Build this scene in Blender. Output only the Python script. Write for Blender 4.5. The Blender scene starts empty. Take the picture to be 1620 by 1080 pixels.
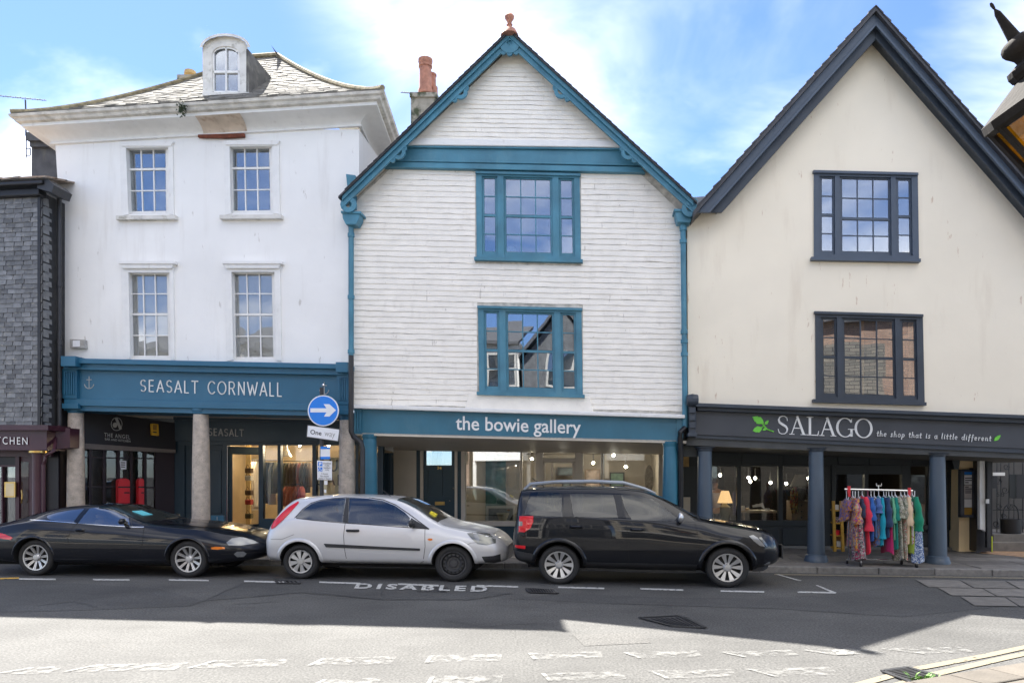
import bpy, bmesh, math, random
import numpy as np
from mathutils import Vector, Matrix, noise
from mathutils.geometry import tessellate_polygon
random.seed(7)
R = math.radians
SC = bpy.context.scene
COL = SC.collection

# ------------------------------------------------------------------ camera, sky, sun, exposure
F_PX, CX, HY, EYE = 1164.0, 810.0, 752.0, 1.68      # focal length and horizon of the photograph (1620 px wide)
cam = bpy.data.cameras.new('camera')
cam.sensor_width = 36.0
cam.lens = 36.0 * F_PX / 1620.0
cam.shift_y = (HY - 540.0) / 1620.0
cam.clip_start = 0.05
cam.clip_end = 3000.0
co = bpy.data.objects.new('camera', cam)
COL.objects.link(co)
co.location = (0, 0, EYE)
co.rotation_euler = (R(90), 0, 0)
SC.camera = co

SUN_DIR = Vector((-0.335, 0.665, 1.0)).normalized()      # towards the sun: high, behind the roofs, to the left
SUN_EL = math.asin(SUN_DIR.z)
SUN_AZ = math.atan2(SUN_DIR.x, SUN_DIR.y)
world = bpy.data.worlds.new('World')
SC.world = world
world.use_nodes = True
nt = world.node_tree
nt.nodes.clear()
N = nt.nodes.new
L = nt.links.new
out = N('ShaderNodeOutputWorld')
bg = N('ShaderNodeBackground')
sky = N('ShaderNodeTexSky')
sky.sky_type = 'NISHITA'
sky.sun_disc = False
sky.sun_elevation = SUN_EL
sky.sun_rotation = SUN_AZ
sky.altitude = 50
sky.air_density = 0.8
sky.dust_density = 0.1
sky.ozone_density = 1.6
tc = N('ShaderNodeTexCoord')
def vmath(op, a, b=None):
    n = N('ShaderNodeVectorMath'); n.operation = op
    L(a, n.inputs[0])
    if b is not None:
        if isinstance(b, (tuple, list)): n.inputs[1].default_value = b
        else: L(b, n.inputs[1])
    return n
def fmath(op, a, b=0.0, clamp=False):
    n = N('ShaderNodeMath'); n.operation = op; n.use_clamp = clamp
    for i, s in enumerate((a, b)):
        if isinstance(s, (int, float)): n.inputs[i].default_value = s
        else: L(s, n.inputs[i])
    return n.outputs[0]
sep = N('ShaderNodeSeparateXYZ'); L(tc.outputs['Generated'], sep.inputs[0])
den = fmath('ADD', fmath('MAXIMUM', sep.outputs['Z'], 0.0), 0.22)
cmb = N('ShaderNodeCombineXYZ')
L(fmath('DIVIDE', sep.outputs['X'], den), cmb.inputs[0])
L(fmath('DIVIDE', sep.outputs['Y'], den), cmb.inputs[1])
cm = N('ShaderNodeMapping'); cm.inputs['Location'].default_value = (25.1, -3.9, 0.0)
cm.inputs['Rotation'].default_value = (0, 0, R(24)); cm.inputs['Scale'].default_value = (0.62, 1.0, 1)
L(cmb.outputs[0], cm.inputs[0])
cn = N('ShaderNodeTexNoise'); cn.inputs['Scale'].default_value = 1.15; cn.inputs['Detail'].default_value = 7
cn.inputs['Roughness'].default_value = 0.56; cn.inputs['Distortion'].default_value = 0.35
L(cm.outputs[0], cn.inputs['Vector'])
cr = N('ShaderNodeValToRGB')
cr.color_ramp.elements[0].position = 0.45; cr.color_ramp.elements[0].color = (0, 0, 0, 1)
cr.color_ramp.elements[1].position = 0.66; cr.color_ramp.elements[1].color = (1, 1, 1, 1)
L(cn.outputs['Fac'], cr.inputs[0])
# one bank of thin cloud stands over the middle gable (a position in the sky, not in the picture)
def bank(dx, dy, dz, lo, hi):
    v = Vector((dx, dy, dz)).normalized()
    dn = N('ShaderNodeVectorMath'); dn.operation = 'DOT_PRODUCT'
    L(vmath('NORMALIZE', tc.outputs['Generated']).outputs[0], dn.inputs[0]); dn.inputs[1].default_value = v
    mr = N('ShaderNodeMapRange'); mr.interpolation_type = 'SMOOTHSTEP'
    L(dn.outputs['Value'], mr.inputs[0]); mr.inputs[1].default_value = lo; mr.inputs[2].default_value = hi
    return mr.outputs[0]
bk = fmath('MAXIMUM', bank(0.02, 1.0, 0.66, 0.955, 0.997), bank(0.2, 1.0, 0.75, 0.96, 0.997))
n2 = N('ShaderNodeTexNoise'); n2.inputs['Scale'].default_value = 2.4; n2.inputs['Detail'].default_value = 6
n2.inputs['Roughness'].default_value = 0.55; n2.inputs['Distortion'].default_value = 0.8
L(cm.outputs[0], n2.inputs['Vector'])
wisp = N('ShaderNodeMapRange'); L(n2.outputs['Fac'], wisp.inputs[0]); wisp.inputs[1].default_value = 0.36; wisp.inputs[2].default_value = 0.85
cov = fmath('MAXIMUM', fmath('MULTIPLY', cr.outputs[0], 0.85), fmath('MULTIPLY', fmath('MULTIPLY', bk, 0.8), wisp.outputs[0]), True)
mx = N('ShaderNodeMixRGB')
hs = N('ShaderNodeHueSaturation'); hs.inputs['Saturation'].default_value = 1.0; L(sky.outputs[0], hs.inputs['Color'])
L(fmath('POWER', cov, 1.5), mx.inputs[0]); gn = N('ShaderNodeMixRGB'); gn.blend_type = 'MULTIPLY'; gn.inputs[0].default_value = 1.0; L(hs.outputs[0], gn.inputs[1]); gn.inputs[2].default_value = (0.265, 0.30, 0.37, 1); L(gn.outputs[0], mx.inputs[1])
mx.inputs[2].default_value = (5.0, 4.8, 4.5, 1)
L(mx.outputs[0], bg.inputs['Color'])
bg.inputs['Strength'].default_value = 0.075
L(bg.outputs[0], out.inputs[0])

sl = bpy.data.lights.new('sun', 'SUN')
sl.energy = 2.0
sl.angle = R(0.5)
sl.color = (1.0, 0.955, 0.88)
so = bpy.data.objects.new('sun', sl)
COL.objects.link(so)
so.location = (-10, 25, 40)
so.rotation_euler = (-SUN_DIR).to_track_quat('-Z', 'Y').to_euler()
vs = SC.view_settings
vs.view_transform = 'Standard'
vs.look = 'None'
vs.gamma = 1.0
vs.use_curve_mapping = False
vs.exposure = 3.4
SC.display_settings.display_device = 'sRGB'
SC.cycles.use_denoising = True
SC.cycles.max_bounces = 8
SC.cycles.transparent_max_bounces = 16
SC.cycles.sample_clamp_indirect = 6.0

# ------------------------------------------------------------------ geometry of the street
K = -0.12                       # the building line comes nearer towards the right
F0 = 14.25                      # facades:  depth = F0 + K * x
E1 = Vector((1, K, 0)).normalized()      # along the street
NB = Vector((-K, 1, 0)).normalized()     # away from the camera, square to the facades
ZP = 0.10                       # height of the far pavement
UP = Vector((0, 0, 1))
def W(x, y, o=0.0):             # a point of the photograph on the building line, o metres in front of it
    u = (x - CX) / F_PX
    d = (F0 - o) / (1 - K * u)
    return Vector((u * d, d, EYE + (HY - y) / F_PX * d))
def Dp(x, y, d):                # the same at a depth d
    return Vector(((x - CX) / F_PX * d, d, EYE + (HY - y) / F_PX * d))
def G(x, y, z=0.0):             # the same on level ground at height z
    d = (EYE - z) * F_PX / (y - HY)
    return Vector(((x - CX) / F_PX * d, d, z))
def on_line(x, z, o=0.0):       # world x and height z on the building line
    return Vector((x, F0 + K * x - o, z))

# ------------------------------------------------------------------ mesh builder
class MB:
    def __init__(s): s.v, s.f, s.m, s.cur = [], [], [], 0
    def add(s, vs, fs, mi=None):
        b = len(s.v); s.v += [tuple(p) for p in vs]
        for f in fs:
            s.f.append([b + i for i in f]); s.m.append(s.cur if mi is None else mi)
        return s
    def prism(s, pts, t, d=NB, mi=None):       # n-gon pushed back along d
        n = len(pts); pts = [Vector(p) for p in pts]
        back = [p + d * t for p in pts]
        return s.add(pts + back, [list(range(n)), list(range(2 * n - 1, n - 1, -1))] + [[i, (i + 1) % n, n + (i + 1) % n, n + i] for i in range(n)], mi)
    def pq(s, px, o, t, mi=None): return s.prism([W(x, y, o) for x, y in px], t, NB, mi)
    def pr(s, x0, y0, x1, y1, o, t, sk=0.0, mi=None):     # rectangle; sk = drop per px towards the right
        k = sk * (x1 - x0)
        return s.pq([(x0, y0), (x1, y0 + k), (x1, y1 + k), (x0, y1)], o, t, mi)
    def box(s, x0, x1, y0, y1, z0, z1, mi=None):
        return s.prism([(x0, y0, z0), (x1, y0, z0), (x1, y0, z1), (x0, y0, z1)], y1 - y0, Vector((0, 1, 0)), mi)
    def obox(s, c, ex, ey, ez, mi=None):      # centre and three half-axes
        c, ex, ey, ez = Vector(c), Vector(ex), Vector(ey), Vector(ez)
        return s.prism([c - ex - ey - ez, c + ex - ey - ez, c + ex - ey + ez, c - ex - ey + ez], 1.0, ey * 2, mi)
    def sbox(s, x0, x1, o0, o1, z0, z1, mi=None):   # box square to the street: o0..o1 metres in front of the building line
        return s.prism([on_line(x0, z0, o1), on_line(x1, z0, o1), on_line(x1, z1, o1), on_line(x0, z1, o1)], (o1 - o0) * (-K * -K + 1) ** -0.5, NB, mi)
    def tube(s, path, r, n=8, mi=None, close=False):
        path = [Vector(p) for p in path]; rs = r if isinstance(r, (list, tuple)) else [r] * len(path)
        rings = []
        up = Vector((0.13, 0.29, 0.95))
        for i, p in enumerate(path):
            a = path[i - 1] if i else (path[-1] if close else path[0]); b = path[(i + 1) % len(path)] if (i < len(path) - 1 or close) else path[-1]
            t = (b - a).normalized()
            x = t.cross(up)
            if x.length < 0.15: x = t.cross(Vector((1, 0.1, 0)))
            x.normalize(); y = t.cross(x)
            rings.append([p + (x * math.cos(2 * math.pi * k / n) + y * math.sin(2 * math.pi * k / n)) * rs[i] for k in range(n)])
        return s.loft(rings, mi=mi, close=close)
    def loft(s, rings, mi=None, close=False, caps=True, open_=False):
        n = len(rings[0]); vs = [p for r in rings for p in r]; fs = []
        m = len(rings)
        for i in range(m if close else m - 1):
            for k in range(n - 1 if open_ else n):
                fs.append([i * n + k, i * n + (k + 1) % n, ((i + 1) % m) * n + (k + 1) % n, ((i + 1) % m) * n + k])
        if caps and not close and not open_: fs += [list(range(n - 1, -1, -1)), list(range((m - 1) * n, m * n))]
        return s.add(vs, fs, mi)
    def lathe(s, c, prof, n=20, ax=UP, mi=None, caps=True):
        c = Vector(c); ax = Vector(ax).normalized()
        a = ax.cross(Vector((0, 1, 0)) if abs(ax.y) < 0.9 else Vector((1, 0, 0))).normalized(); b = ax.cross(a)
        return s.loft([[c + ax * h + (a * math.cos(2 * math.pi * k / n) + b * math.sin(2 * math.pi * k / n)) * max(r, 1e-4) for k in range(n)] for r, h in prof], mi=mi, caps=caps)
    def ball(s, c, r, n=10, sq=(1, 1, 1), mi=None):
        c = Vector(c); m = max(4, n // 2)
        return s.loft([[c + Vector((r * sq[0] * math.sin(math.pi * (i + .02) / (m + .04)) * math.cos(2 * math.pi * k / n), r * sq[1] * math.sin(math.pi * (i + .02) / (m + .04)) * math.sin(2 * math.pi * k / n), -r * sq[2] * math.cos(math.pi * (i + .02) / (m + .04)))) for k in range(n)] for i in range(m + 1)], mi=mi)
    def build(s, name, mats, parent=None, smooth=False, bevel=0.0, **props):
        if not isinstance(mats, (list, tuple)): mats = [mats]
        v = np.array(s.v, dtype=float); lo, hi = v.min(0), v.max(0); c = (lo + hi) / 2
        me = bpy.data.meshes.new(name)
        me.from_pydata((v - c).tolist(), [], s.f)
        for m in mats: me.materials.append(m)
        if len(mats) > 1: me.polygons.foreach_set('material_index', s.m)
        bm = bmesh.new(); bm.from_mesh(me)
        bmesh.ops.recalc_face_normals(bm, faces=bm.faces)
        if bevel: bmesh.ops.bevel(bm, geom=[e for e in bm.edges if len(e.link_faces) == 2 and e.calc_face_angle(0) > 0.6], offset=bevel, segments=2, affect='EDGES', profile=0.5)
        bm.to_mesh(me); bm.free()
        if smooth:
            for p in me.polygons: p.use_smooth = True
            try: me.set_sharp_from_angle(angle=R(smooth if smooth is not True else 40))
            except Exception: pass
        o = bpy.data.objects.new(name, me); COL.objects.link(o)
        place(o, Vector(c), parent); setp(o, **props)
        return o
WORLD = {}
def place(o, c, parent=None):
    o.location = c; WORLD[o.name] = Vector(c)
    if parent is not None:
        o.parent = parent; o.matrix_parent_inverse = Matrix.Translation(-WORLD[parent.name])
def setp(o, **p):
    for k, v in p.items():
        if v is not None: o[k] = v
def thing(name, loc, label, cat, group=None):
    o = bpy.data.objects.new(name, None); COL.objects.link(o); o.empty_display_size = 0.2
    place(o, Vector(loc)); setp(o, label=label, category=cat, group=group)
    return o
def copy_to(o, parent, c, name=None):         # one more object on the same mesh
    n = o.copy(); COL.objects.link(n); place(n, Vector(c), parent); return n
def copy_tree(root, delta):                   # a thing and its parts, moved
    n = root.copy(); COL.objects.link(n); place(n, WORLD[root.name] + delta)
    def kids(a, b):
        for ch in list(a.children):
            m = ch.copy(); COL.objects.link(m); place(m, WORLD[ch.name] + delta, b); kids(ch, m)
    kids(root, n)
    return n

# ------------------------------------------------------------------ materials
def node_mat(name):
    m = bpy.data.materials.new(name); m.use_nodes = True
    return m, m.node_tree, m.node_tree.nodes['Principled BSDF']
def M(name, col, rough=0.6, var=0.12, scale=3.0, detail=5, bump=0.0, bscale=40.0, metal=0.0, coat=0.0, spec=0.5, rand=0.0, streak=None, amt=0.4, sscale=(5, 5, 0.7), slo=0.62, shi=0.74, speck=None, emit=0.0):
    m, t, b = node_mat(name)
    N, L = t.nodes.new, t.links.new
    b.inputs['Roughness'].default_value = rough; b.inputs['Metallic'].default_value = metal
    b.inputs['Coat Weight'].default_value = coat; b.inputs['Coat Roughness'].default_value = 0.03
    b.inputs['Specular IOR Level'].default_value = spec
    g = N('ShaderNodeNewGeometry')
    n1 = N('ShaderNodeTexNoise'); n1.inputs['Scale'].default_value = scale; n1.inputs['Detail'].default_value = detail
    L(g.outputs['Position'], n1.inputs['Vector'])
    mr = N('ShaderNodeMapRange'); L(n1.outputs['Fac'], mr.inputs[0]); mr.inputs[1].default_value = 0.3; mr.inputs[2].default_value = 0.7
    mr.inputs[3].default_value = 1 - var; mr.inputs[4].default_value = 1 + var
    v = mr.outputs[0]
    if rand:
        oi = N('ShaderNodeObjectInfo'); m2 = N('ShaderNodeMapRange'); L(oi.outputs['Random'], m2.inputs[0])
        m2.inputs[3].default_value = 1 - rand; m2.inputs[4].default_value = 1 + rand
        mm = N('ShaderNodeMath'); mm.operation = 'MULTIPLY'; L(v, mm.inputs[0]); L(m2.outputs[0], mm.inputs[1]); v = mm.outputs[0]
    mul = N('ShaderNodeMixRGB'); mul.blend_type = 'MULTIPLY'; mul.inputs[0].default_value = 1; mul.inputs[1].default_value = (*col, 1)
    cb = N('ShaderNodeCombineColor')
    for i in range(3): L(v, cb.inputs[i])
    L(cb.outputs[0], mul.inputs[2]); c = mul.outputs[0]
    for sc, thr, colr, am in ([(sscale, (slo, shi), streak, amt)] if streak else []) + ([((11, 11, 2.4), (0.67, 0.70), speck, 0.55)] if speck else []):
        mp = N('ShaderNodeMapping'); mp.inputs['Scale'].default_value = sc; L(g.outputs['Position'], mp.inputs[0])
        n2 = N('ShaderNodeTexNoise'); n2.inputs['Scale'].default_value = 1.0; n2.inputs['Detail'].default_value = 6; n2.inputs['Roughness'].default_value = 0.6
        L(mp.outputs[0], n2.inputs['Vector'])
        r2 = N('ShaderNodeMapRange'); L(n2.outputs['Fac'], r2.inputs[0]); r2.inputs[1].default_value = thr[0]; r2.inputs[2].default_value = thr[1]; r2.inputs[4].default_value = am
        mx = N('ShaderNodeMixRGB'); L(r2.outputs[0], mx.inputs[0]); L(c, mx.inputs[1]); mx.inputs[2].default_value = (*colr, 1); c = mx.outputs[0]
    L(c, b.inputs['Base Color'])
    if bump:
        n3 = N('ShaderNodeTexNoise'); n3.inputs['Scale'].default_value = bscale; n3.inputs['Detail'].default_value = 4
        L(g.outputs['Position'], n3.inputs['Vector'])
        bp = N('ShaderNodeBump'); bp.inputs['Strength'].default_value = bump; bp.inputs['Distance'].default_value = 0.02
        L(n3.outputs['Fac'], bp.inputs['Height']); L(bp.outputs[0], b.inputs['Normal'])
    if emit:
        b.inputs['Emission Color'].default_value = (*col, 1); b.inputs['Emission Strength'].default_value = emit
    return m
def glass(name, refl=0.35, tint=(0.6, 0.65, 0.68), wob=0.10, wscale=1.6, dark=None):
    # clear or dark pane with a mirror share that grows at grazing angles, slightly wavy like old glass
    m = bpy.data.materials.new(name); m.use_nodes = True; t = m.node_tree; t.nodes.clear(); N, L = t.nodes.new, t.links.new
    o = N('ShaderNodeOutputMaterial'); mix = N('ShaderNodeMixShader'); gl = N('ShaderNodeBsdfGlossy'); gl.inputs['Roughness'].default_value = 0.01
    gl.inputs['Color'].default_value = (0.95, 0.97, 1, 1)
    if dark is None:
        tr = N('ShaderNodeBsdfTransparent'); tr.inputs[0].default_value = (*tint, 1)
    else:
        tr = N('ShaderNodeBsdfPrincipled'); tr.inputs['Base Color'].default_value = (*dark, 1); tr.inputs['Roughness'].default_value = 0.3
    lw = N('ShaderNodeFresnel'); lw.inputs[0].default_value = 1.5
    ad = N('ShaderNodeMath'); ad.operation = 'ADD'; ad.use_clamp = True; L(lw.outputs[0], ad.inputs[0]); ad.inputs[1].default_value = refl
    L(ad.outputs[0], mix.inputs[0]); L(tr.outputs[0], mix.inputs[1]); L(gl.outputs[0], mix.inputs[2]); L(mix.outputs[0], o.inputs[0])
    g = N('ShaderNodeNewGeometry'); n = N('ShaderNodeTexNoise'); n.inputs['Scale'].default_value = wscale; n.inputs['Detail'].default_value = 1
    oi = N('ShaderNodeObjectInfo'); va = N('ShaderNodeVectorMath'); va.operation = 'ADD'; L(g.outputs['Position'], va.inputs[0]); L(oi.outputs['Random'], va.inputs[1])
    L(va.outputs[0], n.inputs['Vector']); bp = N('ShaderNodeBump'); bp.inputs['Strength'].default_value = wob; bp.inputs['Distance'].default_value = 0.05
    L(n.outputs['Fac'], bp.inputs['Height']); L(bp.outputs[0], gl.inputs['Normal'])
    return m
m_wall_white = M('white_render', (0.86, 0.85, 0.82), 0.75, 0.045, 0.9, bump=0.2, bscale=6, streak=(0.45, 0.40, 0.34), amt=0.22, sscale=(3, 3, 0.35), slo=.56, speck=(0.42, 0.38, 0.33))
m_white = M('white_paint', (0.80, 0.79, 0.76), 0.5, 0.04, 6, streak=(0.4, 0.36, 0.3), amt=0.3, sscale=(8, 8, 3), slo=.62)
m_white_dirty = M('weathered_white_paint', (0.68, 0.66, 0.61), 0.7, 0.12, 4, bump=.15, bscale=30, streak=(0.22, 0.2, 0.13), amt=0.75, sscale=(5, 5, 6), slo=.53, shi=.72)
m_gutter = M('stained_gutter', (0.66, 0.63, 0.57), 0.8, 0.2, 5, bump=.25, bscale=30, streak=(0.16, 0.13, 0.07), amt=0.6, sscale=(4, 4, 9), slo=.52, shi=.72)
m_course = M('painted_slate_courses', (0.87, 0.825, 0.74), 0.65, 0.05, 4, bump=0.18, bscale=22, streak=(0.5, 0.45, 0.38), amt=0.30, sscale=(7, 7, 5), slo=.58, speck=(0.42, 0.38, 0.32))
m_cream = M('cream_render', (0.88, 0.795, 0.635), 0.75, 0.045, 0.7, bump=0.18, bscale=5, streak=(0.58, 0.46, 0.33), amt=0.26, sscale=(3, 3, 0.5), slo=.57, speck=(0.52, 0.33, 0.2))
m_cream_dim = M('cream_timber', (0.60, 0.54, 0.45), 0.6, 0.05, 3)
m_teal = M('teal_paint', (0.030, 0.150, 0.225), 0.42, 0.10, 3, streak=(0.08, 0.2, 0.25), amt=0.35, sscale=(4, 4, 2), slo=.58)
m_teal_light = M('weathered_teal_paint', (0.060, 0.205, 0.285), 0.5, 0.2, 2.2, bump=.12, bscale=30, streak=(0.12, 0.27, 0.32), amt=0.45, sscale=(4, 4, 2), slo=.55)
m_teal_dark = M('dark_teal_paint', (0.012, 0.045, 0.066), 0.4, 0.08, 3)
m_sea = M('blue_teal_paint', (0.022, 0.125, 0.215), 0.45, 0.06, 2, streak=(0.06, 0.17, 0.25), amt=0.25, sscale=(4, 4, 1), slo=.6)
m_sea_dark = M('dark_blue_paint', (0.012, 0.035, 0.055), 0.45, 0.06, 2)
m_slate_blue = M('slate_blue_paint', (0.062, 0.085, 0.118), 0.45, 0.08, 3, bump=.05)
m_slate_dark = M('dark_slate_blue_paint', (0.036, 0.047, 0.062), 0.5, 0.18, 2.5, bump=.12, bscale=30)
m_fascia_grey = M('charcoal_fascia_paint', (0.052, 0.058, 0.068), 0.5, 0.10, 2)
m_green_dark = M('dark_green_grey_paint', (0.018, 0.025, 0.028), 0.5, 0.1, 3)
m_maroon = M('maroon_paint', (0.052, 0.016, 0.026), 0.4, 0.1, 3)
m_black_sign = M('black_purple_board', (0.010, 0.008, 0.012), 0.45, 0.1, 3)
m_black = M('black_paint', (0.012, 0.012, 0.014), 0.45, 0.15, 4)
m_iron = M('black_iron', (0.03, 0.031, 0.034), 0.45, 0.2, 6, bump=.1)
m_granite = M('granite', (0.50, 0.43, 0.36), 0.85, 0.22, 9, detail=8, bump=0.35, bscale=45, streak=(0.12, 0.105, 0.09), amt=.75, sscale=(55, 55, 55), slo=.58, shi=.66)
m_slate = M('hung_slate', (0.155, 0.16, 0.165), 0.62, 0.22, 9, rand=0.35, bump=0.25, bscale=30, streak=(0.36, 0.34, 0.28), amt=0.6, sscale=(10, 10, 22), slo=.57, shi=.72)
m_slate_gap = M('slate_backing', (0.035, 0.036, 0.038), 0.8, 0.2, 8)
m_roof_slate = M('roof_slate', (0.19, 0.182, 0.165), 0.9, 0.25, 7, spec=.2, bump=.3, bscale=25, streak=(0.12, 0.105, 0.07), amt=.6, sscale=(4, 4, 6), slo=.52, shi=.66)
m_dark_slate = M('dark_roof_slate', (0.055, 0.056, 0.062), 0.6, 0.25, 6, bump=.25, bscale=25)
m_orange_slate = M('lichen_roof', (0.26, 0.19, 0.14), 0.8, 0.4, 5, bump=.3, bscale=20, streak=(0.5, 0.47, 0.42), amt=.6, sscale=(6, 6, 6), slo=.5)
m_lead = M('lead_sheet', (0.22, 0.23, 0.25), 0.5, 0.15, 5)
m_terracotta = M('terracotta', (0.38, 0.17, 0.11), 0.75, 0.25, 9, bump=.2)
m_stone_moss = M('mossy_chimney_render', (0.34, 0.31, 0.25), 0.9, 0.2, 6, bump=.3, streak=(0.035, 0.05, 0.018), amt=.9, sscale=(4, 4, 3), slo=.46, shi=.58)
m_dark_stack = M('dark_chimney_render', (0.085, 0.085, 0.09), 0.8, 0.25, 4, bump=.25, streak=(0.16, 0.15, 0.12), amt=.5, sscale=(8, 8, 2), slo=.55)
m_letter = M('white_lettering', (0.82, 0.82, 0.80), 0.5, 0.0)
m_letter_dim = M('grey_lettering', (0.42, 0.42, 0.41), 0.5, 0.0)
m_leaf_green = M('green_logo_paint', (0.17, 0.62, 0.06), 0.5, 0.03)
m_brass = M('brass', (0.62, 0.42, 0.14), 0.3, 0.1, 8, metal=0.9)
m_chrome = M('bright_metal', (0.72, 0.72, 0.72), 0.25, 0.05, 8, metal=1.0)
m_grey_plastic = M('grey_plastic', (0.42, 0.41, 0.39), 0.5, 0.1)
m_pale = M('pale_blind', (0.60, 0.59, 0.56), 0.8, 0.06, 2)
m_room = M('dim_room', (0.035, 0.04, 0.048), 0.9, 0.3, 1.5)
m_room_warm = M('shop_plaster', (0.46, 0.37, 0.24), 0.8, 0.12, 2)
m_room_pale = M('gallery_plaster', (0.42, 0.38, 0.32), 0.8, 0.08, 2)
m_ceiling = M('arcade_ceiling', (0.60, 0.55, 0.49), 0.8, 0.1, 2)
m_wood = M('brown_wood', (0.20, 0.11, 0.05), 0.5, 0.3, 4, streak=(0.1, 0.05, 0.02), amt=.6, sscale=(3, 3, 20), slo=.5)
m_yellow_wood = M('yellow_painted_wood', (0.40, 0.22, 0.025), 0.5, 0.15, 5)
m_yellow = M('yellow_plastic', (0.75, 0.42, 0.02), 0.4, 0.05)
m_red = M('red_paint', (0.62, 0.02, 0.03), 0.35, 0.08)
m_sign_blue = M('blue_sign_face', (0.008, 0.21, 0.74), 0.35, 0.05)
m_sign_white = M('white_sign_face', (0.80, 0.81, 0.83), 0.4, 0.04)
m_sign_grey = M('grey_sign_back', (0.2, 0.2, 0.2), 0.5, 0.1)
m_weed = M('weed_leaf', (0.10, 0.22, 0.03), 0.6, 0.3, 20)
m_ivy = M('dark_gutter_leaf', (0.03, 0.05, 0.018), 0.6, 0.3, 20)
m_pane = glass('window_glass', 0.24, (0.75, 0.8, 0.82), 0.13, 0.9)
m_pane_blind = glass('blind_window_glass', 0.08, (0.92, 0.93, 0.93), 0.12, 1.6)
m_shop = glass('shop_glass', 0.0, (0.88, 0.9, 0.9), 0.02, 0.8)
m_shop_mirror = glass('bright_shop_glass', 0.18, (0.85, 0.88, 0.88), 0.02, 0.8)
m_bulb, _t, _b = node_mat('lit_bulb'); _b.inputs['Emission Color'].default_value = (1, 0.86, 0.62, 1); _b.inputs['Emission Strength'].default_value = 14

# ------------------------------------------------------------------ writing
def bilin(q, u, v):
    (x0, y0), (x1, y1), (x2, y2), (x3, y3) = q       # TL, TR, BR, BL
    return (x0 * (1 - u) * (1 - v) + x1 * u * (1 - v) + x2 * u * v + x3 * (1 - u) * v, y0 * (1 - u) * (1 - v) + y1 * u * (1 - v) + y2 * u * v + y3 * (1 - u) * v)
def skq(x0, y0, x1, y1, sk=0.0):
    k = sk * (x1 - x0); return [(x0, y0), (x1, y0 + k), (x1, y1 + k), (x0, y1)]
def font_mesh(body, weight=0.0, shear=0.0, space=1.0, align='LEFT'):
    cu = bpy.data.curves.new('lettering', 'FONT'); cu.body = body; cu.size = 1.0; cu.offset = weight; cu.shear = shear; cu.space_character = space
    cu.extrude = 0.02; cu.resolution_u = 3; cu.align_x = align
    o = bpy.data.objects.new('lettering', cu); COL.objects.link(o)
    dg = bpy.context.evaluated_depsgraph_get()
    me = bpy.data.meshes.new_from_object(o.evaluated_get(dg))
    v = np.array([p.co[:] for p in me.vertices]); f = [list(p.vertices) for p in me.polygons]
    bpy.data.objects.remove(o); bpy.data.meshes.remove(me)
    return v, f
def text_px(body, quad, o, mat, parent, weight=0.0, shear=0.0, space=1.0, t=0.012, name='lettering', fn=None, align='LEFT', **kw):
    v, f = font_mesh(body, weight, shear, space, align)
    lo, hi = v.min(0), v.max(0)
    fn = fn or W
    pts = []
    for x, y, z in v:
        px = bilin(quad, (x - lo[0]) / (hi[0] - lo[0]), (hi[1] - y) / (hi[1] - lo[1]))
        pts.append(fn(px[0], px[1], o + (t if z > 0 else 0.0)))
    return MB().add(pts, f).build(name, mat, parent, **kw)
def arc(cx, cy, rx, ry, a0, a1, n=10): return [(cx + rx * math.cos(R(a0 + (a1 - a0) * i / n)), cy + ry * math.sin(R(a0 + (a1 - a0) * i / n))) for i in range(n + 1)]
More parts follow.
